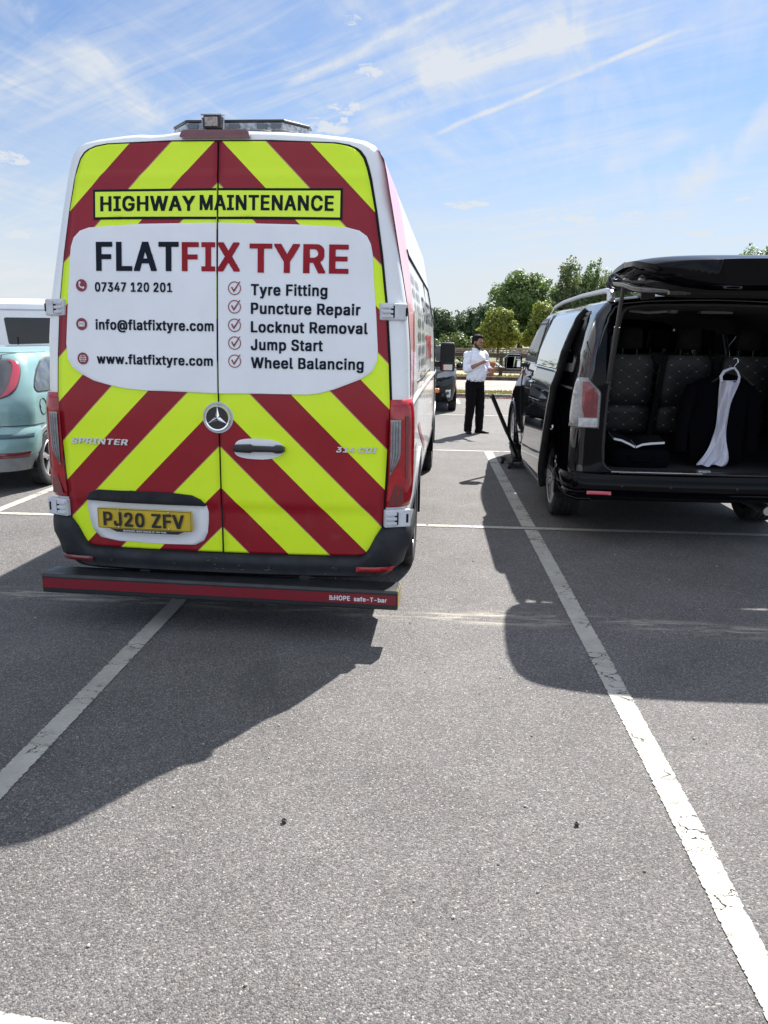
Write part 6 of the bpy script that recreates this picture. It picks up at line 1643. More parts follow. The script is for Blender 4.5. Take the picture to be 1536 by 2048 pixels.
# inner trim: matt panel with two long pressed folds and raised border
V = []; F = []
us = frange(-1, 1, 28); dd_ = frange(.05, 1.10, 24)
for d in dd_:
    for u in us:
        e = min(1, (1-abs(u))*7, (d-.05)*10, (1.10-d)*10)
        off = .003+.022*smooth01(e)+.010*math.sin(smooth01((d-.55)/.06)*math.pi)+.008*math.sin(smooth01((d-.36)/.06)*math.pi)
        p = gbot(u*.93, d, .045); V.append((p.x, p.y, p.z-off))
w = len(us)
for i in range(len(dd_)-1):
    for k in range(w-1): F.append((i*w+k, i*w+k+1, (i+1)*w+k+1, (i+1)*w+k))
MB().add(V, F).build('inner_trim', MAT['matt'], TG, smooth=50)
mb = MB()
for sd in (-1,):
    # grab handle pocket and the moulded arm leading to it
    c = gbot(sd*.62, .93); mb.loft([[c+Vector((a*.055*k, b*.03*k, -.030-h)) for a, b in ((-1, -.6), (-.6, -1), (.6, -1), (1, -.6), (1, .6), (.6, 1), (-.6, 1), (-1, .6))] for k, h in ((1.25, -.01), (1.2, .012), (.9, .012), (.8, -.01))])
    pts = [gbot(sd*u, d)+Vector((0, 0, -.024)) for u, d in ((.94, .28), (.90, .45), (.84, .60), (.76, .76), (.68, .90))]
    mb.tube(pts, [.022, .026, .028, .026, .02], 8, flat=.6)
mb.build('grab_handle', MAT['blackpaint'], TG, smooth=60)
for u, d in ((-.93, .62), (-.88, .86), (.93, .62), (.9, .85)):
    c = gbot(u, d); MB().box((c.x, c.y, c.z-.006), (.035, .05, .018), (0, .2, 0)).build('buffer_block', MAT['bolt'], TG, bevel=.005)
MB().box((0, HY-1.19, HZ+gax(1.19)-.055), (.14, .03, .035)).build('tailgate_lock', MAT['bolt'], TG, bevel=.005)
for x in (-.50, .50):
    hn = MB(); hn.box((x, HY+.02, HZ-.065), (.11, .12, .09)); hn.box((x, HY-.05, HZ-.02), (.07, .10, .03))
    hn.build('tailgate_hinge', MAT['blackplastic'], TG, bevel=.008)
for sd in (-1, 1):
    s0 = Vector((sd*.765, .05, 1.28)); s1 = gbot(sd*.86, .30)+Vector((0, 0, .01))
    sx = MB(); mid = s0.lerp(s1, .55)
    sx.tube([s0, mid], .021, 12); sx.tube([mid, s1], .016, 12)
    sx.ball(s0, .024); sx.ball(s1, .022)
    sx.build('tailgate_strut', MAT['blackplastic'], MPV, smooth=60)

# ------------------------------------------------------------------ things in the boot
JK = thing('suit_jacket', 'black suit jacket hanging behind the seats of the open people carrier', 'jacket', (2.36, 6.60, .62))
jr = []
for z, w_, d, cx in ((.0, .215, .055, .02), (.10, .222, .06, .02), (.30, .225, .065, .015), (.48, .235, .07, .01), (.58, .25, .07, .01), (.64, .245, .065, .01), (.685, .19, .055, .02), (.715, .10, .04, .03), (.73, .05, .03, .035)):
    ring = []
    for k in range(28):
        a = 2*math.pi*k/28
        f = 1+.05*math.sin(a*7+z*9)*(1-z)
        ring.append((cx+w_*math.cos(a)*f, d*math.sin(a)*f+.02*math.sin(5*a+z*4), z))
    jr.append(ring)
MB().loft(jr).build('jacket_body', MAT['jacket'], JK, smooth=60)
for sd in (-1, 1):
    MB().tube([(sd*.22+.01, 0, .63), (sd*.265+.01, -.02, .50), (sd*.285+.01, -.02, .30), (sd*.28+.01, -.03, .10)], [.05, .062, .055, .05], 12).build('sleeve', MAT['jacket'], JK, smooth=60)
WC = thing('white_cloth', 'long white twisted cloth hanging in front of the black suit jacket', 'cloth', (2.36, 6.50, .60))
rows = [(.015, -.165, .055), (.035, -.160, .088), (.09, -.115, .100), (.16, -.068, .080), (.24, -.046, .060), (.32, -.030, .052), (.42, -.030, .062), (.52, -.028, .070), (.62, -.032, .092), (.68, -.032, .102), (.705, -.030, .104)]
V = []; F = []; N = 20
for z, a, b in rows:
    for k in range(N+1):
        t = k/N; x = a+(b-a)*t
        y = -.02-.020*math.sin(t*8+z*9+1.2*math.sin(z*7))-.014*math.sin(t*17-z*13)-.006*math.sin(t*31+z*21)-.02*math.sin(t*math.pi)
        V.append((x, y, z+.008*math.sin(t*11)*(1 if z < .1 else 0)))
w = N+1
for i in range(len(rows)-1):
    for k in range(N): F.append((i*w+k, i*w+k+1, (i+1)*w+k+1, (i+1)*w+k))
co = MB().add(V, F).build('cloth', MAT['cloth'], WC, smooth=70, solid=-.004)
sd_ = co.modifiers.new('sub', 'SUBSURF'); sd_.levels = 1; sd_.render_levels = 2
lp = MB()
lp.tube([(-.030, -.03, .69), (-.040, -.03, .735), (-.018, -.03, .775), (.035, -.03, .800), (.062, -.03, .800), (.088, -.03, .770), (.104, -.03, .735), (.100, -.03, .69)], [.012, .013, .012, .009, .008, .008, .009, .012], 8, flat=.5)
lp.build('shoulder_strap', MAT['cloth'], WC, smooth=60)
CH = thing('coat_hanger', 'thin coat hanger with wire hook above the white cloth', 'hanger', (2.42, 6.49, 1.33))
MB().tube([(-.005, 0, .06), (.0, 0, .02), (0, 0, .075), (.012, 0, .10), (.03, 0, .118), (.022, 0, .145), (0, 0, .150), (-.012, 0, .138)][2:], .0035, 8).build('hook', MAT['chrome'], CH, smooth=60)
MB().tube([(-.085, 0, -.04), (.045, 0, -.035)], .005, 8).build('trouser_bar', MAT['blackplastic'], CH, smooth=60)
MB().tube([(-.16, .05, -.06), (-.06, .03, .02), (0, .01, .06), (0, 0, .078), (0, .01, .06), (.08, .03, .02), (.18, .05, -.06)], .007, 8).build('shoulder_arm', MAT['blackplastic'], CH, smooth=60)
BG = thing('black_bag', 'soft black bag lying on the boot floor under the open folder', 'bag', (1.74, 6.55, .592))
bg = MB()
bg.loft([[(.24*k*a, .13*k*b, z) for a, b in ((-1, -.7), (-.7, -1), (.7, -1), (1, -.7), (1, .7), (.7, 1), (-.7, 1), (-1, .7))] for z, k in ((0, .92), (.03, 1), (.10, 1), (.135, .92), (.142, .8))])
bg.build('bag_body', MAT['jacket'], BG, smooth=60)
MB().tube([(-.10, -.135, .10), (-.08, -.15, .06), (.08, -.15, .06), (.10, -.135, .10)], .009, 8).build('bag_handle', MAT['jacket'], BG, smooth=60)
OF = thing('open_folder', 'open black folder with white page edges lying in the boot', 'folder', (1.70, 6.46, .745))
V = []
cv = MB(); pg = MB()
L_ = [(-.185, .065), (-.12, .052), (-.05, .022), (-.008, .0)]
R_ = [(.0, .0), (.05, .022), (.12, .032), (.225, .040)]
for pts in (L_, R_):
    for a, b in zip(pts, pts[1:]):
        for mbx, z0, z1, y0, y1 in ((pg, .002, .020, -.006, .20), (cv, .021, .024, -.010, .21), (cv, -.003, .001, -.010, .21)):
            mbx.add([(a[0], y0, a[1]+z0), (b[0], y0, b[1]+z0), (b[0], y1, b[1]+z0+.03), (a[0], y1, a[1]+z0+.03), (a[0], y0, a[1]+z1), (b[0], y0, b[1]+z1), (b[0], y1, b[1]+z1+.03), (a[0], y1, a[1]+z1+.03)],
                    [(0, 1, 2, 3), (4, 7, 6, 5), (0, 4, 5, 1), (1, 5, 6, 2), (2, 6, 7, 3), (3, 7, 4, 0)])
pg.build('pages', mat('paper_edge', (.74, .75, .80), .8), OF)
cv.build('cover', MAT['matt'], OF)

# ------------------------------------------------------------------ trolley jack
JA = thing('trolley_jack', 'low black trolley jack with long leaning handle under the raised front wheel', 'jack', (1.16, 10.10, 0), .15)
mb = MB()
for x in (-.10, .10):
    mb.prism([(-.20, .045), (.30, .045), (.32, .10), (.10, .125), (-.10, .150), (-.20, .12)], lambda u, v, d, x=x: Vector((x+d, u, v)), -.008, .008)
mb.box((0, .24, .07), (.20, .06, .02)); mb.box((0, -.12, .10), (.19, .10, .03)); mb.box((0, .03, .075), (.18, .22, .012))
mb.build('chassis', MAT['jackpaint'], JA, bevel=.004)
MB().box((0, -.205, .085), (.19, .006, .012)).build('front_strip', MAT['steel'], JA)
wb = MB()
for x, y, r in ((-.135, -.16, .04), (.135, -.16, .04), (-.125, .26, .045), (.125, .26, .045)):
    k = MB(); k.lathe([(0, -.02), (r*.9, -.02), (r, -.012), (r, .012), (r*.9, .02), (0, .02)], (x, y, r), (1, 0, 0), 22); k.lathe([(0, -.024), (r*.4, -.022), (r*.4, .022), (0, .024)], (x, y, r), (1, 0, 0), 14, 1)
    k.build('castor', [MAT['tyre'], MAT['steel']], JA, smooth=40)
mb = MB(); mb.loft([[(a*.05, y, z+b*.025) for a, b in ((-1, -1), (1, -1), (1, 1), (-1, 1))] for y, z in ((-.10, .13), (.08, .19), (.22, .235))])
mb.build('lift_arm', MAT['jackpaint'], JA, bevel=.004)
MB().lathe([(0, 0), (.045, 0), (.055, .012), (.055, .028), (.035, .028), (.03, .018), (0, .018)], (0, .24, .255), (0, 0, 1), 20).build('saddle', MAT['steel'], JA, smooth=40)
MB().lathe([(0, 0), (.025, 0), (.025, .14), (0, .14)], (0, -.06, .11), (0, .6, .5), 14).build('hydraulic_ram', MAT['steel'], JA, smooth=40)
inv = Matrix.Rotation(-.15, 3, 'Z')
tip = inv @ (Vector((.765, 9.62, .945))-Vector((1.16, 10.10, 0))); b0 = Vector((-.02, -.14, .13))
mid = b0.lerp(tip, .42)
MB().tube([b0, mid], .021, 14).build('handle_socket', MAT['jackpaint'], JA, smooth=60)
MB().tube([mid-(tip-b0)*.02, tip], .026, 14).build('handle', MAT['blackplastic'], JA, smooth=60)

# ------------------------------------------------------------------ pale green hatchback
HB = thing('hatchback', 'pale turquoise small hatchback with five spoke alloy wheels beside the white van', 'hatchback', (-4.80, 7.42, 0), 0.02)
HR = [(0, .20), (.62, .20), (.72, .22), (.775, .34), (.80, .50), (.808, .62), (.815, .80), (.805, .93), (.775, 1.06), (.735, 1.18), (.69, 1.30), (.64, 1.37), (.55, 1.41), (.35, 1.435), (0, 1.445)]
HZR = [(2.2, 1.445), (2.5, 1.40), (2.75, 1.27), (3.0, 1.08), (3.15, .98), (3.6, .86), (3.84, .62)]
def hy(x, z): return .16*(abs(x)/.8)**2.4+.36*max(0, (z-.86)/.58)**1.25+.05*smooth01((z-.52)/.14)
hsh = Shell(HR, .22, hy, 3.84, zr=lambda y: lerp(HZR, y), rcf=.5, wf=lambda y: 1-.12*smooth01((y-2.7)/1.1), step=.05, zbase=.85)
def h_hole(c):
    for yw in (.66, 3.15):
        if abs(c.x) > .45 and c.z < .8 and math.hypot(c.y-yw, c.z-.29) < .325: return True
    return False
hst = [0, .008, .02, .04, .065, .10, .14, .18, .22]+frange(.27, 2.2, 38)+frange(2.25, 3.84, 32)
hsh.mesh(hst, h_hole).build('body', MAT['green'], HB, smooth=35)
def hpan(poly, sd, m, name, off=.004, parent=None, r=.06):
    return MB().sheet(rounded(poly, r, 7) if r else poly, lambda y, z: hsh.sidept(y, z, sd, off), 12, 8).build(name, m, parent or HB, smooth=60)
for sd in (1, -1):
    q = hpan([(.452, 1.05), (.468, 1.007), (.515, .988), (1.30, .985), (1.30, 1.336), (1.0, 1.340), (.82, 1.308), (.655, 1.225), (.525, 1.125)], sd, MAT['seal'], 'window_rubber', .004, r=.02)
    hpan([(.465, 1.05), (.48, 1.015), (.52, 1.0), (1.29, .997), (1.29, 1.325), (1.0, 1.328), (.825, 1.296), (.665, 1.215), (.537, 1.118)], sd, mat('hazy_window', (.085, .10, .11), .06, spec=.9, var=.5, vscale=7), 'quarter_window', .008, q, r=.02)
    hpan([(1.36, .985), (2.55, .985), (2.05, 1.335), (1.36, 1.335)], sd, MAT['darkglass'], 'door_window', .004)
    lmp = patch(hsh, zz(.945, 1.330, 18), lambda z: .46+.02*abs(z-1.13), lambda z: .545+.165*max(0, 1-abs((z-1.137)/.194)**3)**.5, sd, .008, 12, .014).build('tail_lamp', MAT['smokelens'], HB, smooth=60, solid=-.012)
    patch(hsh, zz(.955, 1.320, 20), lambda z: .545+.080*max(0, 1-abs((z-1.137)/.184)**3)**.5, lambda z: .545+.147*max(0, 1-abs((z-1.137)/.187)**3)**.5, sd, .0235, 8, .004).build('red_segment', MAT['pinklens'], lmp, smooth=60)
    wheel(HB, sd*.735, .66, .29, .185, sd, 'five', .70)
    wheel(HB, sd*.735, 3.15, .29, .185, sd, 'five', .70)
    arch_lip(hsh, HB, .66, .29, .318, sd, MAT['greyplastic'], w=.040, off=.012)
    arch_lip(hsh, HB, 3.15, .29, .318, sd, MAT['greyplastic'], w=.040, off=.012)
    for yw in (.66, 3.15): arch_liner(HB, sd*.80, yw, .29, .33, .4)
    mb = MB().box((sd*.86, 2.42, 1.02), (.15, .10, .11)); mb.build('door_mirror', MAT['green'], HB, bevel=.03)
# fuel flap
fp = MB(); V = []; N = 28
ctr = (.565, .845)
V = [hsh.sidept(ctr[0]+.075*math.cos(2*math.pi*k/N), ctr[1]+.082*math.sin(2*math.pi*k/N), 1, .003) for k in range(N)]
fp.tube(V+[V[0]], .0035, 6, caps=False)
fp.build('fuel_flap_seam', MAT['gap'], HB, smooth=60)
fq = MB(); fq.box(hsh.sidept(.497, .845, 1, .002), (.006, .022, .03)); fq.build('flap_notch', MAT['gap'], HB)
# rear window, boot seam, bumper strips
MB().sheet(rounded([(-.50, .97), (.50, .97), (.43, 1.33), (-.43, 1.33)], .06), lambda x, z: Vector((x, hy(x, z)-.004, z)), 12, 12).build('rear_window', MAT['darkglass'], HB, smooth=60)
for sd in (1, -1):
    MB().tube([Vector((sd*x, hy(x, z)-.001, z)) for x, z in ((.50, 1.36), (.515, 1.15), (.53, .95), (.555, .80), (.57, .66), (.54, .60), (.40, .585))], .0045, 6).build('boot_seam', MAT['gap'], HB, smooth=60)
    MB().tube([hsh.corner(.672, a, sd, .001) for a in frange(.58, 1.15, 14)], .004, 6).build('bumper_seam', MAT['gap'], HB, smooth=60)
    MB().tube([hsh.corner(1.385, a, sd, .0) for a in frange(.30, 1.6, 16)], .003, 6).build('roof_seam', MAT['gap'], HB, smooth=60)
pbm = MB()
V = []; F = []
As = frange(-1.02, 1.02, 60)
prof = [(.24, -.01), (.26, .02), (.40, .035), (.56, .035), (.62, .02), (.655, .004)]
for a in As:
    for z, o in prof:
        p = hsh.corner(z, abs(a), 1 if a >= 0 else -1, o); V.append((p.x, p.y, z))
w = len(prof)
for i in range(len(As)-1):
    for k in range(w-1): F.append((i*w+k, i*w+k+1, (i+1)*w+k+1, (i+1)*w+k))
HBB = pbm.add(V, F).build('rear_bumper', MAT['green'], HB, smooth=45)
for sd in (1, -1):
    patch(hsh, zz(.553, .598, 4), lambda z: .15, lambda z: .86, sd, .037, 16, .008).build('bumper_strip', mat('dark_teal_strip', (.05, .10, .12), .4), HBB, smooth=50)
    patch(hsh, zz(.36, .415, 4), lambda z: .50+.3*(.415-z), lambda z: .80+.5*(z-.36), sd, .037, 10, .005).build('reflector', MAT['darkred'], HBB, smooth=50)
    patch(hsh, zz(.225, .38, 5), lambda z: .30, lambda z: 1.02-.15*(.38-z), sd, .033, 12, .0).build('bumper_skirt', MAT['greyplastic'], HBB, smooth=50)
MB().box((.36, hy(.36, .76)-.004, .78), (.10, .004, .022)).build('model_badge', MAT['chrome'], HB)

# ------------------------------------------------------------------ white high van standing side-on across the aisle
CV = thing('panel_van', 'plain white van seen side-on beyond the turquoise hatchback, long dark side window', 'van', (-6.6, 18.1, 0), R(90))
CR = [(0, .35), (.80, .35), (.93, .40), (.97, .70), (.98, 1.0), (.97, 1.30), (.93, 1.90), (.90, 2.08), (.86, 2.20), (.72, 2.29), (.4, 2.335), (0, 2.345)]
csh = Shell(CR, .12, lambda x, z: .10*max(0, (z-1.2)/1.1), 5.3, zr=lambda y: lerp([(4.0, 2.345), (4.4, 2.1), (4.8, 1.5), (4.95, 1.3), (5.3, .9)], y), rcf=.3)
csh.mesh([0, .03, .07, .12]+frange(.2, 5.3, 50), lambda c: any(abs(c.x) > .6 and c.z < .8 and math.hypot(c.y-q, c.z-.33) < .37 for q in (.95, 4.35))).build('body', MAT['white'], CV, smooth=35)
for sd in (1, -1):
    MB().sheet(rounded([(1.02, 1.40), (2.63, 1.335), (2.72, 1.91), (1.02, 1.915)], .05), lambda y, z: csh.sidept(y, z, sd, .006), 8, 10).build('side_window', MAT['darkglass'], CV, smooth=60)
    MB().tube([csh.sidept(y, 2.08, sd, .0) for y in frange(.1, 4.1, 12)], .014, 6).build('roof_gutter', MAT['silverpaint'], CV, smooth=60)
    tr_ = MB(); tr_.box(csh.sidept(1.55, 1.30, sd, .01), (.02, 1.0, .012)); tr_.box(csh.sidept(1.55, 1.265, sd, .01), (.02, 1.0, .010)); tr_.box(csh.sidept(1.5, 1.235, sd, .01), (.02, .6, .022))
    tr_.build('sliding_rail', MAT['greyplastic'], CV)
    MB().box(csh.sidept(2.36, 1.27, sd, .012), (.03, .045, .10)).build('door_handle', MAT['blackplastic'], CV, bevel=.008)
    MB().box(csh.sidept(2.42, 1.0, sd, .001), (.006, .012, 1.0)).build('door_seam', MAT['gap'], CV)
    for y in (.95, 4.35):
        wheel(CV, sd*.85, y, .33, .22, sd, 'steel'); arch_liner(CV, sd*.96, y, .33, .375, .5)

# ------------------------------------------------------------------ small dark car facing us behind the man
DC = thing('parked_car', 'small dark grey car facing us behind the man, clear headlamp and fog lamp', 'car', (-.17, 21.20, 0), R(180))
DR = [(0, .20), (.66, .20), (.76, .26), (.80, .5), (.81, .75), (.80, .93), (.755, 1.10), (.70, 1.28), (.63, 1.38), (.5, 1.43), (.3, 1.46), (0, 1.475)]
DZR = [(2.0, 1.475), (2.25, 1.43), (2.55, 1.26), (2.85, 1.04), (3.0, .98), (3.35, .92), (3.55, .80), (3.65, .70)]
dsh = Shell(DR, .2, lambda x, z: .3*max(0, (z-.9)/.5), 3.65, zr=lambda y: lerp(DZR, y), rcf=.42, wf=lambda y: 1-.04*smooth01((y-2.8)/.8), step=.06, zbase=.85)
dsh.mesh([0, .03, .08, .14, .2]+frange(.3, 2.6, 26)+frange(2.65, 3.65, 26), lambda c: any(abs(c.x) > .5 and c.z < .75 and math.hypot(c.y-q, c.z-.29) < .32 for q in (.6, 2.95))).build('body', MAT['darkpaint'], DC, smooth=35)
def dfront(x, z, off=.0):
    """front face: walk back from the nose until the shell's plan at this x"""
    h = dsh.hw(z)*dsh.wf(3.4); c = max(0., (abs(x)-(h-.42))/.42)
    y = 3.65-.42*(1-math.sqrt(max(0, 1-min(c, .995)**2)))-.09*max(0, (z-.62)/.2)
    return Vector((x, y+off, z))
for sd in (1, -1):
    hl_ = MB().sheet(rounded([(sd*.34, .74), (sd*.70, .80), (sd*.76, .93), (sd*.60, .91), (sd*.36, .83)], .03), lambda x, z: dfront(x, z, .03), 8, 10).build('headlamp', MAT['clearlens'], DC, smooth=60, solid=.05, bevel=.008)
    fg = MB(); c = dfront(sd*.60, .42, .02)
    fg.box(c, (.12, .05, .17)); fl_ = fg.build('fog_lamp_housing', mat('fog_white', (.55, .56, .58), .3), DC, bevel=.015)
    MB().lathe([(0, 0), (.032, 0), (.036, -.02)], c+Vector((0, .03, .01)), (0, 1, 0), 18).build('fog_lamp', MAT['smokelens'], fl_, smooth=40)
    for y in (.6, 2.95):
        wheel(DC, sd*.72, y, .29, .175, sd, 'five', .68); arch_liner(DC, sd*.80, y, .29, .325, .4)
    mb = MB().ball((sd*.90, 2.30, 1.0), (.10, .07, .075)); mb.build('door_mirror', MAT['darkpaint'], DC, smooth=60)
    MB().sheet(rounded([(.7, .96), (2.55, .96), (2.1, 1.34), (.9, 1.34)], .06), lambda y, z: dsh.sidept(y, z, sd, .005), 8, 8).build('side_window', MAT['darkglass'], DC, smooth=60)
MB().sheet(rounded([(-.66, 2.82), (.66, 2.82), (.55, 2.22), (-.55, 2.22)], .06), lambda x, y: Vector((x, y, lerp(DZR, y)+.016-.03*(x/.7)**2)), 10, 10).build('windscreen', MAT['darkglass'], DC, smooth=60)
MB().sheet(rounded([(-.30, .66), (.30, .66), (.30, .76), (-.30, .76)], .03), lambda x, z: dfront(x, z, .02), 4, 8).build('upper_grille', MAT['matt'], DC, solid=.02)
MB().sheet(rounded([(-.48, .28), (.48, .28), (.42, .50), (-.42, .50)], .05), lambda x, z: dfront(x, z, .015), 4, 10).build('lower_grille', MAT['matt'], DC, solid=.02)
MB().tube([dfront(x, .71, .045) for x in frange(-.33, .33, 10)], .010, 6).build('chrome_strip', MAT['chrome'], DC, smooth=60)

# ------------------------------------------------------------------ the man
MAN = thing('person', 'man in white shirt and black trousers standing in the aisle looking at his phone', 'person', (.80, 13.75, 0), 0)


def baked(mb, name, m, parent, voxel=.012, smooth_it=6, fac=.5):
    o = mb.build(name+'_tmp', m, None, clean=False)
    md = o.modifiers.new('r', 'REMESH'); md.mode = 'VOXEL'; md.voxel_size = voxel; md.use_smooth_shade = True
    s_ = o.modifiers.new('s', 'SMOOTH'); s_.iterations = smooth_it; s_.factor = fac
    dg = bpy.context.evaluated_depsgraph_get(); dg.update()
    me = bpy.data.meshes.new_from_object(o.evaluated_get(dg))
    me.name = name
    bpy.data.objects.remove(o)
    for p in me.polygons: p.use_smooth = True
    if not me.materials: me.materials.append(m)
    o = bpy.data.objects.new(name, me); COL.objects.link(o); o.parent = parent
    return o


def ell(mb, pts):
    """loft of ellipses: (centre, rx, ry, yaw)"""
    rings = []
    for c, rx, ry, yw in pts:
        rings.append([(c[0]+math.cos(yw)*rx*math.cos(a)-math.sin(yw)*ry*math.sin(a), c[1]+math.sin(yw)*rx*math.cos(a)+math.cos(yw)*ry*math.sin(a), c[2]) for a in [2*math.pi*k/20 for k in range(20)]])
    return mb.loft(rings)


# facing: towards the camera and to the picture's right
FY = R(38)      # turn of the body about z: facing direction = (sin, -cos)
def fwdv(a): return Vector((math.sin(a), -math.cos(a), 0))
def lft(a): return Vector((math.cos(a), math.sin(a), 0))     # the man's left = picture right
U = Vector((0, 0, 1)); Fd = fwdv(FY); Lf = lft(FY)
def B(l, f, z): return Lf*l+Fd*f+U*z
HS = 1.0
skb = MB()
# feet / legs
hipz, kneez, ankz = .86, .48, .09
footR = Vector((-.10, -.06, 0)); footL = Vector((.10, .05, 0))
hipR = B(-.085, -.01, hipz); hipL = B(.085, -.01, hipz)
kneeR = hipR.lerp(footR+U*ankz, .5)+Fd*.03; kneeL = hipL.lerp(footL+U*ankz, .5)+Fd*.03
for h, k, f in ((hipR, kneeR, footR), (hipL, kneeL, footL)):
    skb.tube([h+U*.05, h.lerp(k, .5), k, k.lerp(f+U*ankz, .4), f+U*ankz, f+U*.04], [.075, .07, .052, .052, .036, .034], 14)
ell(skb, [(B(0, 0, .82), .14, .10, FY), (B(0, 0, .90), .15, .11, FY), (B(0, .02, 1.02), .15, .115, FY), (B(0, .02, 1.18), .155, .11, FY), (B(0, .0, 1.32), .17, .10, FY), (B(0, -.01, 1.385), .13, .08, FY), (B(0, 0, 1.42), .06, .06, FY)])
HDY = R(58); Hf = fwdv(HDY); Hl = lft(HDY); hc = B(0, .02, 1.555)+Hf*.005
skb.tube([B(0, -.01, 1.38), B(0, .0, 1.44), hc-U*.05], [.058, .052, .055], 14)
HT = Matrix.Rotation(HDY, 3, 'Z') @ Matrix.Rotation(R(14), 3, 'X')    # head turned and tipped down
def hd(l, f, z): return hc+HT @ Vector((l, -f, z))
def hball(l, f, z, r):
    m_ = MB().ball((0, 0, 0), r, 16, 11)
    skb.add([hd(l+v[0], f-v[1], z+v[2]) for v in m_.v], m_.f)
hball(0, -.01, .025, (.073, .092, .088)); hball(0, .018, -.045, (.058, .070, .060)); hball(0, .055, -.083, (.032, .024, .024))
hball(0, .088, -.012, (.012, .018, .022)); hball(0, .080, .012, (.009, .012, .024)); hball(0, .070, -.052, (.026, .018, .012))
for s_ in (-1, 1):
    hball(s_*.073, -.012, -.005, (.010, .020, .030)); hball(s_*.045, .045, -.022, (.022, .024, .02)); hball(s_*.030, .070, .028, (.022, .016, .008))
# arms: right hand raised to the chest, left holding the phone
shR = B(-.185, 0, 1.345); shL = B(.185, 0, 1.345)
elR = B(-.235, .02, 1.09); wrR = B(-.085, .23, 1.215)
elL = B(.235, .03, 1.09); wrL = B(.175, .275, 1.10)
for s_, e_, w_ in ((shR, elR, wrR), (shL, elL, wrL)):
    skb.tube([s_+U*.01, s_.lerp(e_, .5), e_, e_.lerp(w_, .4), w_], [.055, .046, .038, .037, .026], 14)
def hand(wr, d, palm, side, curl):
    """palm pad with four unequal bent fingers and a thumb from its side"""
    d = d.normalized(); sdv = palm.cross(d).normalized()*side
    skb.tube([wr, wr+d*.035, wr+d*.085], [.027, .034, .032], 12, flat=.55)
    for i, (o, ln) in enumerate(((-.028, .062), (-.010, .074), (.009, .070), (.027, .054))):
        b = wr+d*.082+sdv*o
        p1 = b+d*ln*.45+palm*ln*.12*curl; p2 = p1+(d*(1-curl*.6)+palm*curl).normalized()*ln*.32; p3 = p2+(d*(1-curl)+palm*curl*1.2).normalized()*ln*.25
        skb.tube([b-d*.012, p1, p2, p3], [.0095, .009, .0082, .007], 8)
    t0 = wr+d*.03-sdv*.026
    skb.tube([t0, t0+(d*.5-sdv*.8+palm*.3).normalized()*.032, t0+(d*.8-sdv*.6+palm*.6).normalized()*.060], [.012, .011, .008], 8)
hand(wrR, (Lf*.75+Fd*.35+U*.30), (-Fd*.2-U*.2-Lf*.1+Vector((0, 0, -.6))), 1, .55)
hand(wrL, (Lf*.15+Fd*.75+U*.40), (U*.8-Fd*.4-Lf*.4), -1, .6)
body = baked(skb, 'body', MAT['skin'], MAN, .0085, 4)
# shirt
sb_ = MB()
ell(sb_, [(B(0, .01, .90), .168, .140, FY), (B(0, .025, .945), .178, .155, FY), (B(0, .035, 1.02), .178, .158, FY), (B(0, .03, 1.12), .175, .145, FY), (B(0, .015, 1.24), .185, .130, FY), (B(0, .0, 1.33), .195, .115, FY), (B(0, -.01, 1.385), .150, .090, FY), (B(0, -.005, 1.425), .072, .070, FY)])
for s_, e_, w_ in ((shR, elR, wrR), (shL, elL, wrL)):
    f_ = e_.lerp(w_, .36)
    m_ = MB().ball(s_-U*.01, (.074, .074, .074), 14, 10); sb_.add(m_.v, m_.f)
    m_ = MB().ball(e_, (.056, .056, .056), 14, 10); sb_.add(m_.v, m_.f)
    sb_.tube([s_-U*.01, s_.lerp(e_, .4), e_], [.072, .066, .056], 16); sb_.tube([e_, f_], [.056, .054], 16)
SH = baked(sb_, 'shirt', MAT['shirt'], MAN, .0085, 5)
tex = bpy.data.textures.new('cloth_folds', 'CLOUDS'); tex.noise_scale = .08; tex.noise_depth = 2
md = SH.modifiers.new('folds', 'DISPLACE'); md.texture = tex; md.strength = .034; md.mid_level = .5
cl = MB()
N = 24
V = []; F = []
for i in range(N+1):
    a = -math.pi*.5+.35+(2*math.pi-.7)*i/N
    ax_ = Vector((math.cos(a)*.064, math.sin(a)*.066, 0)); q = Lf*ax_.x-Fd*ax_.y
    if True:
        c = B(0, -.002, 1.425)
        V += [c+q*1.12+U*(-.012), c+q*1.10+U*.028, c+q*1.0+U*.030]
for i in range(N):
    for k in range(2): F.append((i*3+k, i*3+k+1, i*3+4+k, i*3+3+k))
cl.add(V, F)
cl.build('collar', MAT['shirt'], SH, smooth=60, solid=-.004)
# trousers
tb = MB()
ell(tb, [(B(0, .0, .775), .150, .118, FY), (B(0, .0, .85), .168, .130, FY), (B(0, .015, .945), .170, .140, FY)])
for h, k, f in ((hipR, kneeR, footR), (hipL, kneeL, footL)):
    tb.tube([h+U*.02, h.lerp(k, .45), k, k.lerp(f+U*ankz, .5), f+U*.085, f+U*.035], [.100, .097, .082, .075, .068, .072], 16)
TR_ = baked(tb, 'trousers', MAT['trousers'], MAN, .0095, 4)
md = TR_.modifiers.new('folds', 'DISPLACE'); md.texture = tex; md.strength = .02
bl = MB(); ell(bl, [(B(0, .018, .915), .172, .143, FY), (B(0, .018, .945), .174, .146, FY)])
BL = bl.build('belt', MAT['shoe'], MAN, smooth=60)
MB().box(B(0, .168, .93), (.045, .045, .03), (0, 0, FY)).build('buckle', MAT['chrome'], BL, bevel=.004)
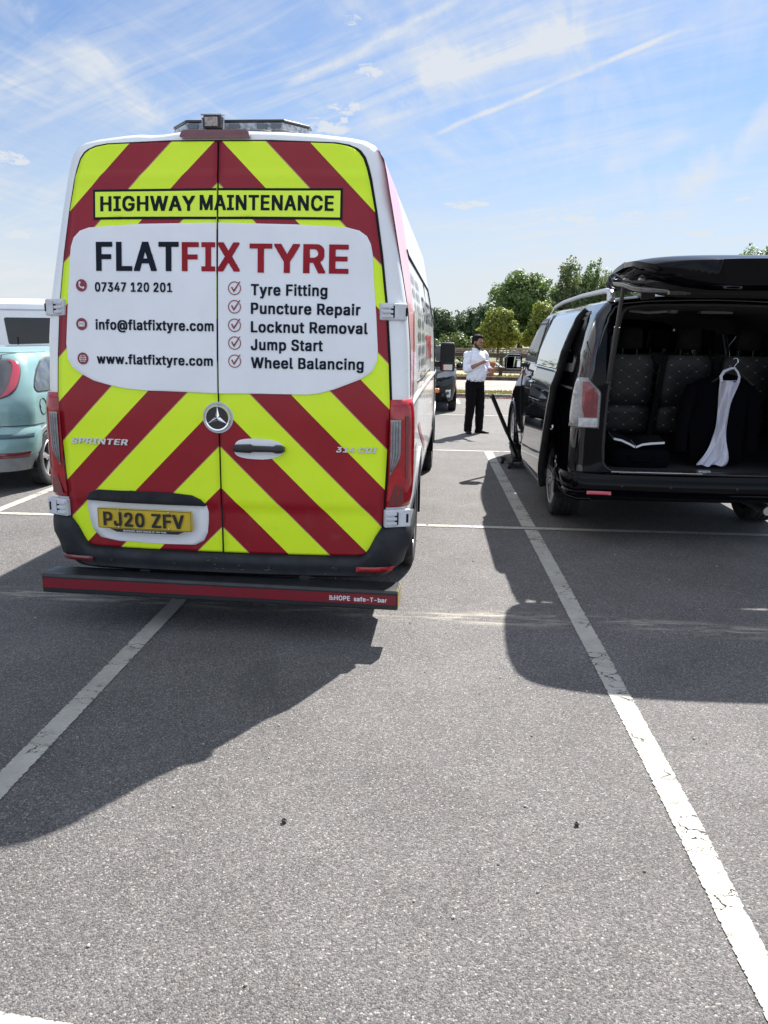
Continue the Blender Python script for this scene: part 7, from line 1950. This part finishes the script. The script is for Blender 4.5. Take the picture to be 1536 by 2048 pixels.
for f, a in ((footR, R(10)), (footL, R(70))):
    d = fwdv(a); sb2 = MB()
    l = lft(a)
    rg = []
    for t, wd, h in ((-.07, .030, .055), (-.05, .040, .085), (.0, .043, .085), (.06, .047, .062), (.12, .048, .045), (.165, .036, .032), (.185, .015, .022)):
        c = f+d*t
        rg.append([c+l*wd*math.cos(q)+U*max(0.002, h*.5+h*.5*math.sin(q)) for q in [2*math.pi*k/14 for k in range(14)]])
    sb2.loft(rg).build('shoe', MAT['shoe'], MAN, smooth=60)
# hair and beard
hb_ = MB()
def hb2(l, f, z, r):
    m_ = MB().ball((0, 0, 0), r, 14, 9)
    hb_.add([hd(l+v[0], f-v[1], z+v[2]) for v in m_.v], m_.f)
hb2(0, -.028, .050, (.080, .088, .080)); hb2(0, .025, .100, (.060, .050, .028)); hb2(0, -.06, .0, (.072, .05, .06))
for s_ in (-1, 1): hb2(s_*.070, -.015, .040, (.012, .04, .045))
HR_ = baked(hb_, 'hair', MAT['hair'], MAN, .007, 2)
md = HR_.modifiers.new('tufts', 'DISPLACE'); t2 = bpy.data.textures.new('hair_tufts', 'CLOUDS'); t2.noise_scale = .02; md.texture = t2; md.strength = .018
bd_ = MB()
hb_ = bd_
hb2(0, .052, -.092, (.042, .034, .026)); hb2(0, .088, -.040, (.030, .010, .006))
for s_ in (-1, 1): hb2(s_*.048, .03, -.072, (.020, .034, .036)); hb2(s_*.062, .0, -.040, (.012, .02, .035))
baked(bd_, 'beard', mat('dark_beard', (.030, .019, .014), .8), MAN, .006, 3)
eb = MB()
for s_ in (-1, 1):
    m_ = MB().ball((0, 0, 0), (.011, .005, .006), 10, 7); eb.add([hd(s_*.030+v[0], .084-v[1], .010+v[2]) for v in m_.v], m_.f)
    m_ = MB().ball((0, 0, 0), (.020, .006, .005), 10, 7); eb.add([hd(s_*.031+v[0], .085-v[1], .030+v[2]) for v in m_.v], m_.f)
eb.build('eyes_and_brows', MAT['hair'], MAN, smooth=60)
PH = MB()
pc = wrL+(Lf*.15+Fd*.75+U*.40).normalized()*.10+U*.035
pho = PH.box((0, 0, 0), (.072, .008, .145)).build('mobile_phone', mat('phone_case', (.05, .05, .055), .3), None, bevel=.004)
pho.location = Vector(MAN.location)+pc; pho.rotation_euler = (R(-58), 0, FY+R(10))
tag(pho, 'small dark mobile phone held in the left hand of the man', 'phone')
scn = MB().box((0, -.0045, 0), (.066, .002, .135)).build('phone_screen', mat('phone_glass', (.35, .36, .38), .08, spec=1.), pho)

# ------------------------------------------------------------------ fences, planting beyond the car park
def post_rail(name, label, x0, x1, y, z0, rails, ph, step, m, pw, rh, rd, bow=0.):
    T = thing(name, label, 'fence', ((x0+x1)/2, y, z0))
    L = x1-x0; n = max(1, int(L/step+.5))
    for i in range(n+1):
        x = -L/2+L*i/n
        MB().box((x, 0, ph/2), (pw, pw, ph)).build('post', m, T, bevel=.01)
    for z in rails:
        MB().box((0, -pw/2-rd/2, z), (L, rd, rh)).build('rail', m, T, bevel=.008)
    return T


post_rail('timber_fence', 'dark two rail timber fence running across behind the man', -1.2, 9.2, 33.2, .13, (.30, .88), 1.0, 2.08, MAT['timber'], .14, .15, .06)
TF = post_rail('trellis_fence', 'weathered grey trellis fence at the foot of the trees', -2, 13, 50.5, .08, (.50, .98), 1.02, 2.5, MAT['greytimber'], .12, .10, .05)
lat = MB()
for i in range(76): lat.box((-7.4+.197*i, -.07, .74), (.055, .02, .46))
for z in (.62, .74, .86): lat.box((0, -.10, z), (15, .02, .055))
lat.build('lattice', MAT['greytimber'], TF)
PF = post_rail('rail_fence', 'grey rail fence on the right beyond the lime green trees', 4.6, 14, 46.0, .08, (.72, .90, 1.06), 1.10, 1.4, MAT['greytimber'], .12, .12, .05)

PT = thing('planter', 'round grey stone planter with low plants on the sandy ground', 'planter', (4.13, 39.2, .08))
MB().lathe([(0, 0), (1.15, 0), (1.20, .06), (1.20, .28), (1.08, .30), (1.05, .22), (0, .22)], (0, 0, 0), (0, 0, 1), 30).build('stone_ring', MAT['stone'], PT, smooth=35)


def leaves(mb, blobs, n, size, rnd, shell=.55, up=.2):
    tot = sum(b[3]*b[4]*b[5] for b in blobs)
    cum = []; s_ = 0
    for b in blobs: s_ += b[3]*b[4]*b[5]/tot; cum.append(s_)
    for i in range(n):
        r = rnd.random()
        k = next((j for j, c in enumerate(cum) if r <= c), len(blobs)-1)
        cx, cy, cz, rx, ry, rz = blobs[k]
        while True:
            d = Vector((rnd.uniform(-1, 1), rnd.uniform(-1, 1), rnd.uniform(-1, 1)))
            if 0 < d.length < 1: break
        d.normalize()
        q = noise.noise(Vector((d.x*2.3+cx*3, d.y*2.3+cy*3, d.z*2.3+k)))
        rad = (1-(1-shell)*rnd.random()**1.6)*(1+.28*q)
        p = Vector((cx+d.x*rx*rad, cy+d.y*ry*rad, cz+d.z*rz*rad))
        if noise.noise(p*(1.1/max(.3, rx)))+.25*rnd.random() < -.22: continue
        nrm = (d+Vector((rnd.gauss(0, .5), rnd.gauss(0, .5), rnd.gauss(up, .5)))).normalized()
        t = nrm.cross(Vector((rnd.gauss(0, 1), rnd.gauss(0, 1), rnd.gauss(0, 1)))).normalized(); b = nrm.cross(t)
        s = size*rnd.uniform(.6, 1.35)
        mb.add([p-t*s*.5, p+b*s*.32, p+t*s*.5+nrm*s*.08, p-b*s*.32], [(0, 1, 2, 3)])
    return mb


def tree(name, label, x, y, h, blobs, n, size, m, trunk=.14, group=None, seed=1, shell=.5, cat='tree', limbs=6):
    """blobs: (x, y, z, rx, ry, rz) relative to the foot"""
    rnd = random.Random(seed)
    T = thing(name, label, cat, (x, y, 0), 0, group)
    # clumps: small blobs scattered over the big ones
    cl_ = []
    for (bx, by, bz, rx, ry, rz) in blobs:
        k = max(5, int(26*(rx*rz)/(h*h)*4))
        for i in range(k):
            d = Vector((rnd.gauss(0, 1), rnd.gauss(0, 1), rnd.gauss(0, 1))).normalized(); q = rnd.uniform(.50, 1.0); c = rnd.uniform(.13, .44)
            cl_.append((bx+d.x*rx*q, by+d.y*ry*q, bz+d.z*rz*q, rx*c, ry*c, rz*c))
        cl_.append((bx, by, bz, rx*.72, ry*.72, rz*.72))
    leaves(MB(), cl_, n, size, rnd, shell).build('crown', m, T, clean=False)
    tk = MB()
    zc = sum(b[2] for b in blobs)/len(blobs)
    tk.tube([(0, 0, -.1), (.02*h*.2, 0, zc*.4), (.0, .0, zc), (0, 0, zc+blobs[0][5]*.5)], [trunk, trunk*.8, trunk*.55, trunk*.15], 9)
    for i in range(limbs):
        b = rnd.choice(cl_); z0 = zc*rnd.uniform(.45, .95)
        tk.tube([(0, 0, z0), ((b[0])*.5, b[1]*.5, (z0+b[2])/2+.03*h), (b[0], b[1], b[2])], [trunk*.4, trunk*.25, trunk*.08], 6)
    tk.build('trunk', MAT['bark'], T, smooth=60)
    return T


rb = random.Random(21)
bs = MB()
leaves(bs, [(rb.uniform(-.8, .8), rb.uniform(-.7, .7), .36, .28, .28, .22) for _ in range(9)], 900, .10, rb).build('low_plants', MAT['leafgrey'], PT, clean=False)
TP = thing('terracotta_pot', 'square terracotta coloured block standing on the verge behind the man', 'pot', (2.33, 32.5, .0))
MB().loft([[(a*k, b*k, z) for a, b in ((-1, -1), (1, -1), (1, 1), (-1, 1))] for k, z in ((.26, 0), (.31, .66), (.33, .67), (.33, .74), (.28, .74), (.27, .68))]).build('pot', MAT['terracotta'], TP, bevel=.01)


def bush(label, x, y, z, w, d, h, n, size, m, seed, group='bushes beyond the fence', name='bush', cat='bush'):
    rnd = random.Random(seed)
    T = thing(name, label, cat, (x, y, z), 0, group)
    bl_ = []
    for i in range(max(5, int(w*3))):
        bl_.append((rnd.uniform(-w/2, w/2)*.85, rnd.uniform(-d/2, d/2)*.7, h*rnd.uniform(.3, .7), w/max(5, w*3)*1.5+.12, d*.3, h*rnd.uniform(.28, .42)))
    leaves(MB(), bl_, n, size, rnd, .4).build('foliage', m, T, clean=False)
    st_ = MB()
    for i in range(7):
        b = rnd.choice(bl_); st_.tube([(b[0]*.3, b[1]*.3, -.02), (b[0]*.7, b[1]*.7, b[2]*.6), (b[0], b[1], b[2])], [.03, .02, .008], 6)
    st_.build('stem', MAT['bark'], T, smooth=60)
    return T


bush('dry brown bush behind the right part of the timber fence', 3.35, 41.5, .08, 1.7, 1.0, .55, 1500, .10, MAT['dryleaf'], 4)
bush('wide grey green bush low behind the timber fence', 5.3, 42.5, .08, 2.2, 1.3, .6, 1700, .11, MAT['leafgrey'], 5)
for i, (x, w, h, lb) in enumerate(((.9, 2.6, 2.0, 'light green hedge bush just right of the white van'), (2.9, 2.2, 2.1, 'light green hedge bush behind the head of the man'))):
    bush(lb, x, 58+i, 0, w, 2.0, h, 3000, .17, MAT['hedge'], 30+i, 'hedge bushes below the dark wood', 'hedge_bush')

tree('young_tree', 'small lime green tree just right of the man', 4.05, 48.0, 4.2,
     [(0, 0, 2.25, 1.15, 1.1, 1.25), (-.5, 0, 1.75, .95, .9, .80), (.5, .1, 1.7, .95, .9, .80), (.15, 0, 3.0, .60, .65, .75), (-.75, 0, 2.35, .55, .5, .5), (.85, .1, 2.5, .45, .5, .45)], 9500, .17, MAT['leafyoung'], .09, 'young lime green trees', 41)
tree('young_tree', 'small lime green tree partly behind the black people carrier', 6.75, 48.5, 4.6,
     [(0, 0, 2.5, 1.25, 1.2, 1.35), (-.6, 0, 1.85, 1.0, 1.0, .9), (.7, .1, 1.9, 1.0, .95, .9), (.0, 0, 3.4, .65, .65, .70)], 9500, .17, MAT['leafyoung'], .09, 'young lime green trees', 42)
G = 'big trees beyond the fence'
tree('broad_tree', 'large round green tree standing tall behind the small lime trees', 10.2, 92, 11,
     [(0, 0, 5.9, 3.7, 3.6, 3.6), (-2.0, 0, 4.4, 2.6, 3, 2.8), (2.2, 0, 4.6, 2.5, 3, 3.0), (-.3, 0, 8.0, 2.5, 2.4, 1.7), (-3.3, 0, 2.6, 1.6, 2, 2.2), (1.8, 0, 7.6, 2.0, 2.0, 1.7), (0, 0, 2.2, 3.2, 2.4, 1.8)], 21000, .34, MAT['leafoak'], .35, G, 51)
tree('broad_tree', 'loose grey green tree right of the round tree', 15.75, 96, 12,
     [(0, 0, 6.4, 2.6, 2.3, 4.0), (-1.7, 0, 4.6, 2.2, 2, 3.2), (1.5, 0, 5.4, 2.3, 2, 3.4), (-.3, 0, 9.4, 1.1, 1.1, 1.8)], 11000, .30, MAT['leafgrey'], .25, G, 52)
tree('broad_tree', 'darker feathery tree between the grey green tree and the open tailgate', 18.9, 98, 12,
     [(0, 0, 6.8, 2.6, 2.3, 3.9), (-1.8, 0, 5.4, 2.2, 2, 3.4), (1.8, 0, 5.6, 2.2, 2, 3.2), (.2, 0, 9.6, 1.3, 1.2, 1.9)], 11000, .30, MAT['leafoak'], .25, G, 53)
tree('broad_tree', 'soft topped tree just left of the tailgate corner', 21.6, 97, 11,
     [(0, 0, 6.6, 2.5, 2.3, 3.8), (-1.6, 0, 5.2, 1.9, 2, 3.0), (1.6, 0, 6.3, 2.0, 2, 3.2), (1.0, 0, 9.2, 1.4, 1.2, 1.9)], 10000, .30, MAT['leafgrey'], .25, G, 54)
tree('broad_tree', 'tree whose top shows above the roof of the black people carrier', 35.2, 92, 14,
     [(0, 0, 8.9, 3.4, 3, 4.4), (-2, 0, 6.4, 2.4, 2, 3.4), (2, 0, 7, 2.6, 2, 3.4)], 9000, .30, MAT['leafoak'], .3, G, 55)
tree('broad_tree', 'broad tree hidden low behind the black people carrier', 28.0, 95, 9,
     [(0, 0, 5.4, 3.0, 3, 3.2), (-2, 0, 4.4, 2.4, 2, 2.6), (2, 0, 4.7, 2.6, 2, 2.8)], 7000, .34, MAT['leafdark'], .3, G, 56)
DG = 'dark trees in the distance left of the round tree'
for i, (x, y, h, w, lb) in enumerate(((1.3, 128, 6.0, 3.0, 'dark distant tree next to the flank of the white van'), (4.6, 131, 6.5, 3.0, 'dark distant tree above the head of the man'), (7.0, 124, 6.9, 2.6, 'dark distant tree just left of the lime green tree'), (8.4, 118, 7.6, 2.2, 'dark distant tree touching the left edge of the round tree'),
                                  (-2.6, 130, 6.0, 3.4, 'dark distant tree hidden behind the white van'))):
    tree('distant_tree', lb, x, y, h, [(0, 0, h*.52, w, 2.6, h*.46), (-w*.6, 0, h*.42, w*.6, 2, h*.38), (w*.6, 0, h*.44, w*.6, 2, h*.40), (w*.15, 0, h*.72, w*.5, 2, h*.28), (0, 0, h*.18, w*1.15, 2, h*.20)], 7000, .42, MAT['leafdark'], .3, DG, 60+i)

tree('broad_tree', 'wide soft green tree filling in behind the sliding door of the people carrier', 18.3, 103, 10,
     [(0, 0, 6.6, 3.2, 3, 3.7), (-2.6, 0, 5.6, 2.6, 2, 3.2), (2.6, 0, 6.0, 2.6, 2, 3.4), (0, 0, 2.2, 4.0, 2, 2.0)], 12000, .32, MAT['leafoak'], .3, G, 57)
tree('broad_tree', 'wide soft green tree filling in behind the roof rail of the people carrier', 23.0, 104, 11,
     [(0, 0, 6.8, 3.4, 3, 4.0), (-2.6, 0, 4.6, 2.4, 2, 3.2), (2.6, 0, 5.2, 2.6, 2, 3.4), (0, 0, 2.2, 4.0, 2, 2.0)], 12000, .32, MAT['leafgrey'], .3, G, 58)

# the wood goes on to both sides as one far belt
rnd = random.Random(77)
bl_ = []
for i in range(70):
    x = rnd.uniform(-110, -5) if i < 44 else rnd.uniform(42, 110)
    h = rnd.uniform(4.5, 7.5) if x < 0 else rnd.uniform(6, 9)
    bl_.append((x, 150+rnd.uniform(-6, 6), h*.48, rnd.uniform(2.5, 4.5), 3, h*.52))
setting(leaves(MB(), bl_, 26000, .75, rnd, .45).build('woodland', MAT['leafdark'], clean=False), 'stuff')

# loose grit swept over the bays
mb = MB(); rnd = random.Random(17)
for i in range(170):
    x = rnd.uniform(-2.6, 2.6); y = rnd.uniform(1.4, 8.0); s = rnd.uniform(.0025, .006)*(1 if rnd.random() < .93 else 1.8)
    b = MB().ball((x, y, s*.5), (s, s*rnd.uniform(.6, 1), s*.7), 6, 4)
    mb.add([(v[0]+rnd.uniform(-1, 1)*s*.2, v[1]+rnd.uniform(-1, 1)*s*.2, max(.001, v[2])) for v in b.v], b.f, rnd.choice((0, 0, 1)))
setting(mb.build('grit', [MAT['stone'], mat('pale_chip', (.42, .40, .37), .8)], clean=False), 'stuff')

# two bits of grit on the asphalt
for (x, y, lb, s) in ((-.441, 2.312, 'small dark stone on the asphalt, left one of the two', .010), (.536, 2.374, 'small dark stone on the asphalt near the white line', .009)):
    rnd = random.Random(int(x*100)); mb = MB().ball((0, 0, s*.55), (s, s*.8, s*.75), 9, 6)
    mb.v = [(v[0]*rnd.uniform(.75, 1.25), v[1]*rnd.uniform(.75, 1.25), max(0, v[2]*rnd.uniform(.75, 1.3))) for v in mb.v]
    o = mb.build('stone', MAT['pebble'], None, clean=False); o.location = (x, y, .002)
    tag(o, lb, 'stone', 'stones on the asphalt')
